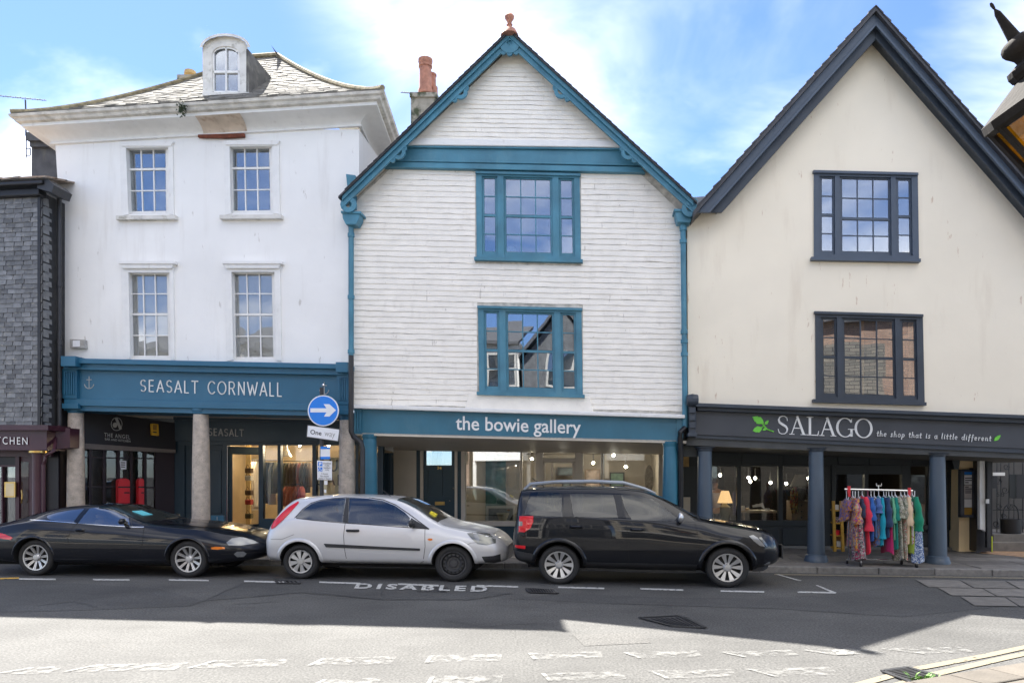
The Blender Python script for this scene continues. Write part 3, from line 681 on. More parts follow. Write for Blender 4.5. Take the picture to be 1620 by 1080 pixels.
for r_ in range(rows):
    z = zb + .09 + r_ * ex; o = OS - (.05 if r_ % 2 else .13)
    while o > -.15:
        w = sw * random.uniform(.95, 1.05); p = on_line(XS, z, o) + Vector((random.uniform(0, .006), 0, 0))
        q = [p + NB * 0 + Vector((.018, 0, -.09)), p + NB * (w - .006) + Vector((.018, 0, -.09)), p + NB * (w - .006) + Vector((.002, 0, .07)), p + Vector((.002, 0, .07))]
        side.prism(q, .012, Vector((-1, 0, 0))); o -= w
side.build('side_slates', m_slate, sb, kind='stuff')
MB().prism([on_line(XS - .03, zb, OS + .035), on_line(XS + .03, zb, OS + .035), on_line(XS + .03, zt, OS + .035), on_line(XS - .03, zt, OS + .035)], .08, NB).build('corner_board', m_black, sb)
g = MB()     # gutter and eaves
g.sbox(-13, XS + .22, OS - .05, OS + .26, zt + .14, zt + .22); g.sbox(-13, XS + .06, OS - .1, OS + .12, zt - .02, zt + .12)
g.build('gutter', m_black, sb, bevel=.02)
MB().prism([on_line(XS + .08, zt + .08, OS + .2), on_line(XS + .38, zt - .02, OS + .2), on_line(XS + .44, zt + .12, OS + .2), on_line(XS + .3, zt + .25, OS + .2), on_line(XS + .1, zt + .22, OS + .2)], .5, NB).build('gutter_end', m_iron, sb)
rf = MB()
for i in range(4):
    x = -13
    while x < XS + .25:
        w = random.uniform(.25, .42); o = OS + .28 - i * .33; z = zt + .25 + i * .085
        rf.prism([on_line(x, z, o), on_line(min(x + w - .01, XS + .3), z + random.uniform(-.01, .02), o), on_line(min(x + w - .01, XS + .3), z + .12, o - .40), on_line(x, z + .12, o - .40)], .035, UP); x += w
rf.build('roof', m_orange_slate, sb, kind='stuff')
# chimney behind, dark
ch = MB(); c = Dp(65, 280, 17.0)
def cbox(mb, x0, x1, y0, y1, d, dep, k=0): mb.prism([Dp(x0, y0, d), Dp(x1, y0, d), Dp(x1, y1, d), Dp(x0, y1, d)], dep, NB)
cbox(ch, 50, 90, 232, 300, 17.0, 1.0); cbox(ch, 47, 90, 221, 232, 16.9, 1.2); cbox(ch, 42, 90, 209, 222, 16.8, 1.3)
ch.build('chimney', m_dark_stack, sb)
# downpipe
pz = lambda y: W(85, y, .3).z
pp = on_line(XS + .14, 0, .28)
MB().tube([pp + UP * (zt + .1), pp + UP * (zb + .02)], .045, 10).build('downpipe', m_iron, sb, smooth=True)
for f_ in (.36, .62, .86):
    z = zt + (zb - zt) * f_; MB().tube([pp + UP * (z - .05), pp + UP * (z + .05)], .058, 10).build('pipe_collar', m_iron, sb, smooth=True)
mp = W(70, 760, .78)
MB().tube([pp + UP * (zb + .05), pp + UP * (zb - .2) + Vector((.05, -.2, 0)), W(86, 712, .75), W(72, 722, .8), W(69, 735, .8), W(69, 860, .8)], .035, 8).build('pipe_bend', m_maroon, sb, smooth=True)
# maroon shop
fs = MB(); fs.pq([(-80, 680), (74, 680), (74, 712), (-80, 711)], OS + .06, .5); fs.build('fascia', m_maroon, sb)
fs = MB(); fs.pq([(-80, 671), (76, 672), (76, 680), (-80, 680)], OS + .18, .62); fs.build('fascia_cornice', m_maroon, sb)
MB().prism([on_line(XS, zb - .02, OS), on_line(XS + .42, zb - .02, OS - .35), on_line(XS + .42, zb - .42, OS - .35), on_line(XS, zb - .5, OS)], .3, NB).build('side_fascia', m_maroon, sb)
text_px('KITCHEN', [(-21, 690), (43.5, 691.5), (43.5, 703), (-21, 702)], OS + .07, m_letter, sb, space=1.3)
bk = MB(); bk.pq([(-80, 712), (66, 712), (66, 860), (-80, 860)], OS - .5, .05); bk.build('shop_wall', m_black_sign, sb)
s_ = MB()
for a in [(-80, 712, 80, 722), (-30, 722, -24, 840), (24, 722, 30, 850), (48, 722, 54, 850), (-24, 833, 24, 858), (-24, 735, 24, 738), (2, 738, 4, 833)]: s_.pr(*a, OS - .4, .08)
s_.build('shop_frame', m_maroon, sb)
p_ = MB().pr(-24, 738, 24, 833, OS - .46, .01); p_.build('shop_window', m_shop, sb)
d_ = MB().pr(30, 722, 48, 850, OS - .44, .05).build('door', m_maroon, sb)
MB().pr(33, 730, 45, 825, OS - .43, .01).build('pane', m_shop, d_)
MB().tube([W(34, 775, OS - .36), W(35, 781, OS - .33), W(35, 789, OS - .33), W(34, 795, OS - .36)], .014, 6).build('handle', m_brass, d_, smooth=True)
nb = MB().pr(7, 762, 24, 786, OS - .33, .03).build('menu_case', m_brass, sb)
MB().pr(9, 764, 22, 784, OS - .325, .02).build('menu_sheet', M('cream_paper', (0.75, 0.62, 0.38), .7), nb)
co_ = MB(); c = W(61, 850, OS - .03)
z0, z1 = ZP, W(61, 716, OS).z
co_.lathe((c.x, c.y, 0), [(.13, z0), (.13, z0 + .1), (.115, z0 + .15), (.11, z1 - .1), (.12, z1)], 18)
cl = co_.build('column', m_maroon, sb, smooth=True)
MB().lathe((c.x, c.y, 0), [(.17, z1), (.17, z1 + .04)], 18).build('gilded_capital', m_brass, cl, smooth=True)

# ------------------------------------------------------------------ white three storey house with the blue shopfront
wh = thing('white_house', W(320, 880, 0), 'white rendered house with a hipped slate roof and blue shop fascia', 'house')
W1 = [(199, 234), (266, 233), (267, 338), (203, 339)]
W2 = [(363, 232), (430, 231), (432, 337), (365, 338)]
W3 = [(203, 431), (268, 431), (271, 567), (206, 567)]
W4 = [(366, 430), (434, 430), (437, 569), (369, 569)]
holed_wall(wh, [(86, 205), (568, 205), (568, 300), (551, 330), (551, 590), (97, 590), (92, 300)], [W1, W2, W3, W4], 0.0, m_wall_white, t=8)
LT = [(0.015, .985, .0, 1.0, 3, 1, 2, .325)]
LB = [(0.015, .985, .0, 1.0, 3, 2, 2, .485)]
sash_window(wh, W1, LT, -.05, m_white, m_pane, back=('room_back', m_room), label='upper left sash window of the white house')
sash_window(wh, W2, LT, -.05, m_white, m_pane, back=('room_back', m_room), label='upper right sash window of the white house')
sash_window(wh, W3, LB, -.05, m_white, m_pane_blind, back=('blind', m_pale), back_o=-.16, label='lower left sash window with a pale blind')
sash_window(wh, W4, LB, -.05, m_white, m_pane_blind, back=('blind', m_pale), back_o=-.16, label='lower right sash window with a pale blind')
def surround(q, l, r, t, sill, hood):
    s = MB()
    (x0, y0), (x1, y1), (x2, y2), (x3, y3) = q
    s.pq([(l, t), (r, t), (x1, y1), (x0, y0)], .035, .04); s.pq([(l, t), (x0, y0), (x3, y3), (l + 3, y3 + 2)], .034, .04); s.pq([(x1, y1), (r, t), (r + 2, y2 + 2), (x2, y2)], .034, .04)
    s.pq([(l - 1, t - 2), (r + 1, t - 2), (r - 3, t + 5), (l + 3, t + 5)], .06, .06)
    o = s.build('window_surround', m_white, wh)
    if sill:
        MB().pq([(l - 6, y3 + 2), (r + 4, y2 + 2), (r + 4, y2 + 8), (l - 6, y3 + 8)], .12, .14).build('sill', m_white_dirty, o)
    if hood:
        h = MB(); h.pq([(l - 4, t - 2), (r + 3, t - 2), (r + 3, t + 2), (l - 4, t + 2)], .12, .12); h.pq([(l - 1, t + 2), (r, t + 2), (r - 3, t + 9), (l + 2, t + 9)], .09, .09); h.build('hood', m_white, o)
surround(W1, 189, 273, 226, True, False); surround(W2, 353, 441, 224, True, False)
surround(W3, 191, 274, 415, False, True); surround(W4, 355, 443, 415, False, True)
# string course, cove and eaves cornice with return on the right
XL, XR = W(85, 215, 0).x, W(568, 215, 0).x
zc = W(320, 216, 0).z; CK = .47
prof = [(0.0, 0.0), (.06, 0.0), (.06, .05), (.03, .07), (.04, .12), (.07, .20), (.13, .29), (.22, .36), (.34, .41), (.44, .43), (.44, .56), (.52, .58), (.55, .68), (.60, .72), (.62, .82), (.50, .84), (0.0, .86)]
def corn_ring(p, z, lx, rx, of, ob):
    return [on_line(XL - p, zc + z, p), on_line(XR + p, zc + z, p), on_line(XR + p, zc + z, -8)]
rings = [[on_line(XL - p * .95, zc + z * CK, -3.0), on_line(XL - p * .95, zc + z * CK, p), on_line(XR + p, zc + z * CK, p), on_line(XR + p, zc + z * CK, -6.5)] for p, z in prof]
MB().loft(rings[:11], open_=True).build('cove_cornice', m_white, wh, smooth=25)
MB().loft(rings[10:], open_=True).build('gutter', m_gutter, wh, smooth=25)
stn = MB().pq([(313, 184), (384, 182), (387, 196), (385, 213), (318, 215), (317, 200)], .0, .01)
sp = []                # fallen plaster patch follows the cove
for p, z in prof[3:10]:
    sp.append([on_line(W(315 + (i * 14), 200, .25).x, zc + z * CK - .006, p + .012) for i in range(6)])
MB().loft(sp, open_=True).build('plaster_patch', M('bare_plaster', (0.62, 0.52, 0.42), .9, .15, 4, streak=(0.30, 0.17, 0.09), amt=.8, sscale=(5, 5, 5), slo=.5, shi=.7), wh, smooth=True)
MB().pq([(313, 213), (386, 211), (386, 216), (355, 218), (313, 217)], .09, .06).build('rust_strip', M('rust', (0.17, 0.045, 0.02), .8, .3, 12), wh)
iv = MB(); random.seed(5)
for i in range(90):
    p = W(random.gauss(288, 3.5), random.gauss(172, 5), .62 + random.uniform(0, .08)); a = Vector((random.gauss(0, 1), random.gauss(0, 1), random.gauss(0, 1))).normalized() * .05; b = a.cross(Vector((.3, .5, .7))).normalized() * .02
    iv.add([p, p + a * .5 + b, p + a, p + a * .5 - b], [[0, 1, 2, 3]])
setp(iv.build('gutter_plant', m_ivy), label='dark green plant growing from the gutter of the white house', category='plant')
# roof: concave hipped, courses of slates
ze = zc + .86 * CK; RX0, RX1 = W(395, 90, -3.3).x, W(437, 90, -3.3).x
ridge_o, ridge_z = -3.4, W(437, 90, -3.4).z
def roof_pt(t, side, s):                        # t: eave 0 .. ridge 1; s: 0..1 along the edge
    h = ze + (ridge_z - ze) * (t ** 1.3 * .75 + .25 * t)
    o = .58 + (ridge_o - .58) * t
    a, b = XL - .55 + (RX0 - XL + .55) * t, XR + .58 + (RX1 - XR - .58) * t
    if side == 'f': return on_line(a + (b - a) * s, h, o)
    if side == 'r': return on_line(b, h, o + (-6.3 - 2 * 0 - o + (ridge_o + .5 + 6.3) * t) * s)
    if side == 'l': return on_line(a, h, o + (-6.3 - o + (ridge_o + .5 + 6.3) * t) * s)
rt = MB()
NT = 30
for side in 'frl':
    rt.loft([[roof_pt(i / NT, side, s / 6) for s in range(7)] for i in range(NT + 1)], open_=True)
roof = rt.build('roof', m_roof_slate, wh)
rs = MB(); random.seed(9)
NC = 30
for side, wdt in (('f', 1), ('r', 1), ('l', 1)):
    for i in range(NC):
        t0, t1 = i / NC, min((i + 1.25) / NC, 1)
        if t0 > (.9 if side != 'f' else .95): continue
        ln = (roof_pt(t0, side, 1) - roof_pt(t0, side, 0)).length; n = max(2, int(ln / .24))
        off = random.random() / n
        for k in range(-1, n + 1):
            s0, s1 = max(0, (k + off * n) / n), min(1, (k + .96 + off * n) / n)
            if s1 - s0 < .2 / n: continue
            nrm = {'f': -NB, 'r': Vector((1, 0, 0)), 'l': Vector((-1, 0, 0))}[side] * .5 + UP
            nrm.normalize(); j = random.uniform(.016, .028)
            q = [roof_pt(t0, side, s0) + nrm * j, roof_pt(t0, side, s1) + nrm * (j + random.uniform(-.006, .006)), roof_pt(t1, side, s1) + nrm * .008, roof_pt(t1, side, s0) + nrm * .008]
            rs.prism(q, .012, -nrm)
rs.build('roof_slates', m_roof_slate, roof, kind='stuff')
hip = MB()
hip.tube([roof_pt(i / 16, 'f', 1) + UP * .04 for i in range(17)], .055, 7); hip.tube([roof_pt(i / 16, 'f', 0) + UP * .04 for i in range(17)], .05, 7); hip.tube([roof_pt(1, 'f', 0) + UP * .05, roof_pt(1, 'f', 1) + UP * .05], .06, 7)
hip.build('hip_tiles', M('lichen_hip', (0.30, 0.25, 0.15), .9, .4, 10, bump=.3), roof, smooth=True)
# dormer
DO = -.75
dm = MB()
def dq(x, y, o=DO): return W(x, y, o)
archo = [(321, 152), (320, 78)] + [(356 + 36 * math.cos(R(a)), 76 - 19 * math.sin(R(a))) for a in range(170, 9, -20)] + [(392, 78), (393, 152)]
archi = [(336, 148), (335, 88)] + [(357 + 21 * math.cos(R(a)), 84 - 11 * math.sin(R(a))) for a in range(170, 9, -20)] + [(379, 88), (380, 148)]
face = MB(); n = len(archo)
A = [dq(x, y, DO) for x, y in archo]; B = [dq(x, y, DO) for x, y in archi]
face.add(A + B + [p + NB * .15 for p in B], [[i, i + 1, n + i + 1, n + i] for i in range(n - 1)] + [[n + i, n + i + 1, 2 * n + i + 1, 2 * n + i] for i in range(n - 1)])
face.pr(320, 146, 394, 153, DO + .04, .2)
dmr = face.build('dormer', m_white_dirty, roof)
hd = MB(); hd.loft([[dq(356 + (36 + k) * math.cos(R(a)), 76 - (19 + k) * math.sin(R(a)), oo) for a in range(178, 1, -8)] for k, oo in ((0, DO + .01), (0, DO + .10), (4, DO + .10), (4, DO - 2.6), (0, DO - 2.6), (0, DO))], open_=True)
hd.build('dormer_hood', m_white_dirty, roof, smooth=30)
ck = MB()
for xx in (321, 392.5):
    ck.prism([dq(xx, 78), dq(xx, 152), dq(xx, 152) + NB * 2.4 + UP * .1, dq(xx, 78) + NB * 2.4], .04, Vector((-1 if xx > 350 else 1, 0, 0)))
ck.build('dormer_cheek', M('cheek_slate', (0.10, 0.095, 0.085), .8, .4, 4, bump=.3, streak=(0.26, 0.25, 0.2), amt=.6, sscale=(5, 5, 5), slo=.52), roof)
df = MB()
for a in [(335, 112, 380, 115.5), (335, 144, 380, 149), (335, 82, 338.5, 146), (376.5, 82, 380, 146), (356.5, 74, 358.5, 146)]: df.pr(*a, DO - .03, .05)
df.loft([[dq(357 + (21 + k) * math.cos(R(a)), 84 - (11 + k) * math.sin(R(a)), oo) for a in range(175, 4, -10)] for k, oo in ((.5, DO - .03), (-4, DO - .03), (-4, DO - .09), (.5, DO - .09))], open_=True)
dwf = df.build('dormer_window_frame', m_white, roof)
for a in [(338, 73, 357, 113), (358, 73, 377, 113), (338, 115, 357, 146), (358, 115, 377, 146)]: MB().pr(*a, DO - .07, .006).build('dormer_pane', m_pane, roof)
MB().pr(330, 70, 386, 150, DO - .35, .02).build('dormer_room', m_room, roof)
cc = MB(); cbox(cc, 280, 313, 118, 150, 20.0, .8); ct = cc.build('chimney', m_stone_moss, wh)
MB().lathe(Dp(301, 119, 20.3), [(.16, 0), (.15, .1), (.11, .12)], 12).build('chimney_pot', M('yellow_pot', (.5, .34, .14), .8), ct, smooth=True)
# alarm box
ab = thing('alarm_box', W(122, 543, .05), 'small weathered alarm box on the white wall above the blue fascia', 'alarm box')
MB().pq([(110, 536), (133, 537), (134, 551), (110, 550)], .10, .10).build('case', M('box_grey', (.36, .35, .33), .5, .2, 20), ab, bevel=.01)
MB().pr(115, 538.5, 126, 548, .106, .01).build('sticker', m_sign_white, ab)

# ---- blue shopfront of the white house
SK = .021
def band(x0, x1, ya, yb, o, t, mat, name, parent=wh, sk=SK, bevel=0):
    return MB().pr(x0, ya, x1, yb, o, t, sk).build(name, mat, parent, bevel=bevel)
band(97, 552, 566, 574, .34, .36, m_sea, 'fascia_cornice', bevel=.01)
band(100, 550, 574, 584, .25, .28, m_sea, 'fascia_moulding', bevel=.01)
band(104, 548, 584, 633, .13, .15, m_sea, 'fascia_board', sk=.022)
band(101, 551, 630, 641, .20, .22, m_sea, 'fascia_architrave', bevel=.008)
band(101, 551, 641, 649, .14, .9, m_sea, 'fascia_beam')
for x0, x1, dy in ((98, 121, 0), (533, 552, 9.5)):
    b_ = MB(); b_.pr(x0, 583 + dy, x1, 630 + dy, .22, .1)
    for i in range(5):
        w_ = (x1 - x0 - 5) / 5; b_.pr(x0 + 3 + i * w_, 588 + dy, x0 + 3 + i * w_ + w_ * .55, 624 + dy, .245, .05)
    b_.pr(x0 - 2, 563 + dy, x1 - 2, 579 + dy, .44, .3); b_.pr(x0, 638 + dy, x1 + 2, 646 + dy, .26, .2)
    b_.build('fascia_pilaster', m_sea, wh, bevel=.006)
stroke_px('SEASALT CORNWALL', [(222, 601), (446, 605.5), (446, 626.5), (222, 618.5)], .135, m_letter, wh, w=.085, gap=.36)
def anchor(cx, cy, s, o, mat):
    mb = MB(); px = [((cx, cy - s), (cx, cy + s)), ((cx - .4 * s, cy - .45 * s), (cx + .4 * s, cy - .45 * s))]
    a = arc(cx, cy + .1 * s, s * .75, s * .85, 10, 170, 8); px += list(zip(a, a[1:]))
    for p, q in px: mb.tube([W(*p, o), W(*q, o)], .009, 5)
    mb.build('anchor_emblem', mat, wh)
anchor(141, 605, 10, .135, m_letter_dim); anchor(513, 614, 10, .135, m_letter_dim)
MB().prism([W(100, 645, .1), W(552, 655, .1), W(552, 655, .1) + NB * 2.6, W(100, 645, .1) + NB * 2.6], .05, UP).build('arcade_ceiling', m_ceiling, wh)
ZC = W(320, 648, .1).z
def column(parent, x, ytop, o, r0, r1, mat, cap_mat, cap=(1.25, .10), base=None, name='column', lean=0):
    c = W(x, 800, o); z1 = W(x, ytop, o).z
    pr_ = [(r0, ZP - .01)] + [(r0 + (r1 - r0) * i / 6 + .012 * math.sin(math.pi * i / 6), ZP + (z1 - ZP) * i / 6) for i in range(1, 7)]
    if base: pr_ = [(base[0], ZP - .01), (base[0], ZP + base[1]), (r0 * 1.25, ZP + base[1] + .02), (r0 * 1.2, ZP + base[1] + .07)] + [(r0 + (r1 - r0) * i / 6, ZP + base[1] + .09 + (z1 - ZP - base[1] - .09) * i / 6) for i in range(7)]
    ob = MB().lathe((c.x, c.y, 0), pr_, 24).build(name, mat, parent, smooth=True)
    MB().lathe((c.x, c.y, 0), [(r1 * 1.0, z1 - .01), (r1 * 1.12, z1 + .02), (r1 * 1.12, z1 + .05), (r1 * cap[0], z1 + .06), (r1 * cap[0], z1 + cap[1] + .03)], 24).build('capital', cap_mat, ob, smooth=30)
    return ob
column(wh, 120, 653, 0, .165, .145, m_granite, m_sea)
column(wh, 318, 655, 0, .175, .150, m_granite, m_sea)
column(wh, 549, 664, 0, .165, .140, m_granite, m_sea)
BO = -2.1
MB().pq([(276, 655), (604, 664), (604, 700), (276, 697)], BO + .1, .2).build('shop_sign_board', m_sea_dark, wh)
MB().pq([(274, 657), (606, 663), (606, 668), (274, 664)], BO + .2, .3).build('shop_cornice', m_sea_dark, wh)
stroke_px('SEASALT', [(330, 677.5), (385, 679.5), (385, 690), (330, 688)], BO + .11, m_letter_dim, wh, w=.12, gap=.36)
fr = MB()
for a in [(276, 697, 292, 860), (292, 697, 606, 704), (354, 704, 360, 860), (409, 704, 416, 860), (439, 704, 444, 860), (494, 704, 500, 860), (562, 704, 567, 860), (598, 704, 606, 860), (416, 820, 600, 862)]: fr.pr(*a, BO + .02, .12)
fr.build('shop_frame', m_sea_dark, wh)
pn = MB(); pn.pr(292, 704, 354, 860, BO - .02, .05)
for a in [(296, 712, 322, 812), (328, 712, 350, 812), (296, 820, 350, 850)]: pn.pr(*a, BO + .0, .03)
pn.build('shop_panel', m_sea_dark, wh, bevel=.01)
for a in [(416, 704, 439, 820), (444, 704, 494, 820), (500, 704, 562, 820), (567, 704, 598, 820)]: MB().pr(*a, BO - .05, .01).build('shop_window', m_shop, wh)
dl = MB()                               # open door leaf, hinged at its left edge and swung in
h0 = W(361, 780, BO); dv = (NB * .8 + E1 * .62).normalized()
zA, zB = ZP + .02, W(361, 706, BO).z
for u0, u1, v0, v1 in [(0, .1, 0, 1), (.9, 1, 0, 1), (.1, .9, 0, .18), (.1, .9, .92, 1)]:
    P = [Vector((h0.x, h0.y, 0)) + dv * (.85 * u) + UP * (zA + (zB - zA) * v) for u, v in ((u0, v0), (u1, v0), (u1, v1), (u0, v1))]; dl.prism(P, .04, dv.cross(UP))
dlo = dl.build('door', m_sea_dark, wh)
P = [Vector((h0.x, h0.y, 0)) + dv * (.85 * u) + UP * (zA + (zB - zA) * v) for u, v in ((.1, .18), (.9, .18), (.9, .92), (.1, .92))]
MB().prism(P, .01, dv.cross(UP)).build('pane', m_shop, dlo)
MB().tube([W(359.5, 705, BO + .06), W(359.5, 830, BO + .06)], .012, 6).build('door_pull', m_chrome, wh)
def room(parent, x0, x1, ytop, o, dep, mat, zc=None, name='shop_interior', floor=None):
    a, b = W(x0, 800, o), W(x1, 800, o); z = zc or W((x0 + x1) / 2, ytop, o).z; z0 = ZP + .01
    A, B = Vector((a.x, a.y, 0)), Vector((b.x, b.y, 0)); C, D = B + NB * dep, A + NB * dep
    mb = MB()
    def wq(p, q): mb.add([p + UP * z0, q + UP * z0, q + UP * z, p + UP * z], [[0, 1, 2, 3]])
    wq(A, D); wq(D, C); wq(C, B); mb.add([p + UP * z for p in (A, B, C, D)], [[0, 1, 2, 3]])
    r = mb.build(name, mat, parent)
    MB().add([p + UP * z0 for p in (A, B, C, D)], [[0, 1, 2, 3]]).build('shop_floor', floor or m_wood, parent)
    return r
room(wh, 285, 604, 690, BO - .12, 3.6, m_room_warm)
# window partition and display wall inside
MB().pq([(566, 716), (598, 716), (598, 815), (566, 815)], BO - .7, .03).build('display_panel', M('bright_display', (0.62, .36, .14), .8), wh)
# bar frontage under the arcade, set at an angle
A0, B0 = on_line(W(121, 700, -.35).x, 0, -.35), on_line(W(277, 700, -2.1).x, 0, -2.1)
def plane_fn(A, B):
    d = (B - A).normalized(); nrm = Vector((-d.y, d.x, 0))
    if nrm.y < 0: nrm = -nrm
    def fn(x, y, o=0.0):
        u, v = (x - CX) / F_PX, (HY - y) / F_PX
        q = (A - nrm * o); t = q.dot(nrm) / Vector((u, 1, 0)).dot(nrm)
        return Vector((u * t, t, EYE + v * t))
    return fn, nrm
AF, AN = plane_fn(A0, B0)
bar = thing('bar_frontage', A0, 'black angled bar shopfront with white logo behind the left granite column', 'shopfront')
def ap(px, o, t): return MB().prism([AF(x, y, o) for x, y in px], t, AN)
ap([(110, 646), (278, 669), (278, 712), (110, 700)], .10, .2).build('fascia', m_black_sign, bar)
ap([(121, 700), (278, 711), (278, 716), (121, 709)], .12, .16).build('soffit_strip', M('grey_strip', (.2, .17, .15), .6), bar)
text_px('THE ANGEL', [(165, 684), (206, 688), (206, 694.5), (165, 690.5)], .11, m_letter_dim, bar, space=1.25, fn=AF, weight=.01)
text_px('BAR AND KITCHEN', [(166, 692.3), (206.5, 696), (206.5, 699.6), (166, 695.8)], .11, m_letter_dim, bar, space=1.1, fn=AF, weight=.02)
lg = MB(); lg.tube([AF(184.5 + 8.6 * math.cos(R(a)), 670.5 + 10.2 * math.sin(R(a)), .115) for a in range(0, 360, 20)], .008, 5, close=True)
lg.prism([AF(182, 661.5, .12), AF(186, 661, .12), AF(193, 678, .12), AF(189.5, 680, .12)], .01, AN)
lg.prism([AF(182 + 3.6 * math.cos(R(a)), 672 + 4.2 * math.sin(R(a)), .12) for a in range(0, 360, 30)], .01, AN)
lg.build('bar_logo', m_letter_dim, bar)
fr = MB()
for a in [(121, 709, 127, 860), (141, 710, 145, 860), (163, 711, 167, 860), (186, 712, 190, 860), (206, 713, 210, 860), (228, 714, 232, 860), (246, 714, 276, 866)]: fr.prism([AF(a[0], a[1], .02), AF(a[2], a[1], .02), AF(a[2], a[3], .02), AF(a[0], a[3], .02)], .08, AN)
for y in (722, 768): fr.prism([AF(127, y, .015), AF(246, y + 2, .015), AF(246, y + 4, .015), AF(127, y + 2, .015)], .06, AN)
fr.build('shop_frame', M('dark_maroon_frame', (.022, .010, .014), .45), bar)
for x0, x1 in ((127, 141), (145, 163), (167, 186), (190, 206), (210, 228), (232, 246)):
    ap([(x0, 712), (x1, 713), (x1, 850), (x0, 850)], -.03, .008).build('pane', m_shop_mirror if False else m_shop, bar)
ap([(121, 700), (276, 706), (276, 870), (121, 880)], -1.1, .05).build('dim_interior', m_black, bar)
ax_ = thing('alarm_box', AF(245, 680, .15), 'yellow alarm box on the black bar fascia under the arcade', 'alarm box')
ap([(240, 669.5), (251, 670.5), (252, 689), (241, 688)], .22, .1).build('case', m_yellow, ax_, bevel=.012)
ap([(242, 671.5), (248, 672), (248, 680), (242, 680)], .225, .01).build('grille', M('grille_brown', (.3, .16, .03), .6), ax_)
ap([(242, 682), (248, 682.5), (248, 684.5), (242, 684)], .225, .01).build('lens', m_black, ax_)
for x0, x1, yt, yb, lab, o_ in ((187.5, 205.5, 756, 800, 'wide red rounded shape standing in for a reflection in the dark bar glass', .16), (219.5, 228, 756, 800, 'narrow red rounded shape standing in for a reflection at the right of the dark bar glass', .16)):
    r_ = thing('red_reflection', AF((x0 + x1) / 2, yb, o_), lab, 'cabinet')  # solid red shape added in place of a red reflection in the glass
    t_ = [(x0, 860), (x0, yt + 5)] + [((x0 + x1) / 2 + (x1 - x0) / 2 * math.cos(R(a)), yt + 5 - 5 * math.sin(R(a))) for a in (150, 110, 70, 30)] + [(x1, yt + 5), (x1, 860)]
    MB().prism([AF(x, y, o_) for x, y in t_], .15, AN).build('body', m_red, r_)
    MB().prism([AF(x0, 769, o_ + .01), AF(x1, 769, o_ + .01), AF(x1, 771, o_ + .01), AF(x0, 771, o_ + .01)], .03, AN).build('band', m_black, r_)
    MB().prism([AF((x0 + x1) / 2, 778, o_ + .01), AF(x1 - .5, 778, o_ + .01), AF(x1 - .5, 780, o_ + .01), AF((x0 + x1) / 2, 780, o_ + .01)], .03, AN).build('slot', m_black, r_)
pn_ = thing('notice', AF(195, 735, .02), 'white paper notice stuck on the dark bar glass', 'notice')
ap([(189, 728), (200, 728.5), (200, 742), (191, 742)], .03, .006).build('sheet', m_sign_white, pn_)
for i in range(3): ap([(191.5, 730.5 + i * 3.4), (198, 730.8 + i * 3.4), (198, 732.3 + i * 3.4), (191.5, 732 + i * 3.4)], .032, .002).build('print', m_black, pn_)

# ------------------------------------------------------------------ gabled gallery house with painted slate courses and teal trim
def PX(P): return (CX + F_PX * P.x / P.y, HY - F_PX * (P.z - EYE) / P.y)
gh = thing('gallery_house', W(820, 880, 0), 'white gabled house with teal bargeboards and teal shop fascia', 'house')
OB = .36
AP, LE, RE = (806, 50), (541, 308), (1097, 316)
sL, sR = (LE[1] - AP[1]) / (AP[0] - LE[0]), (RE[1] - AP[1]) / (RE[0] - AP[0])
def rake(x, dy=0): return AP[1] + dy + ((AP[0] - x) * sL if x < AP[0] else (x - AP[0]) * sR)
back = lambda x, y, o=OB: PX(W(x, y, o) + NB * (OB + .0))
apw, lew, rew = back(806, 58), back(545, 312), back(1094, 321)
GU = [(753, 272), (917, 276), (919, 411), (754, 407)]
GL = [(756, 485), (920, 489), (922, 625), (758, 620)]
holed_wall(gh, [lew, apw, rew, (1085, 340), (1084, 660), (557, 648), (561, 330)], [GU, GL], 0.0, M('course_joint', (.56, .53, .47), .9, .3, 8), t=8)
MB().pq([(742, 622), (933, 628), (940, 656), (734, 650)], .035, .03).build('window_apron', m_course, gh, bevel=.01)
def rk0(y):          # limits of the wall at a height in the picture
    l = max(560 if y > 330 else 558, apw[0] - (y - apw[1]) / ((lew[1] - apw[1]) / (apw[0] - lew[0])))
    r = min(1084, apw[0] + (y - apw[1]) / ((rew[1] - apw[1]) / (rew[0] - apw[0])))
    return l, r
random.seed(31)
def course(y, h, x0, x1, o=0.0, sl=.022, e0=0.0, e1=0.0):
    n = max(4, int((x1 - x0) / 13)); fr_t, fr_b, bk_t, bk_b = [], [], [], []
    ph = random.uniform(0, 50); a0 = random.uniform(.2, .7)
    for i in range(n + 1):
        x = x0 + (x1 - x0) * i / n; q_ = i / n; xb, xt_ = x - e0 * (1 - q_) + e1 * q_, x + e0 * (1 - q_) - e1 * q_
        wv = noise.noise(Vector((x * .012, ph, 0))) * 1.5 * a0 + noise.noise(Vector((x * .05, ph, 3))) * .9 + random.uniform(-.25, .25)
        yb = y + h - max(0.05, .25 + .5 * noise.noise(Vector((x * .035, ph, 11)))) + sl * (x - 820) + wv; yt = y + sl * (x - 820) + wv * .5 - .1
        pr = .019 + .007 * noise.noise(Vector((x * .03, ph, 7)))
        fr_b.append(W(xb, yb, o + pr)); fr_t.append(W(xt_, yt, o + .006)); bk_t.append(W(xt_, yt + .6, o + .001)); bk_b.append(W(xb, yb, o + .001))
    mb = MB(); mb.loft([[a, b, c, d] for a, b, c, d in zip(fr_b, fr_t, bk_t, bk_b)])
    mb.build('slate_course', m_course, gh)
y = 262.0
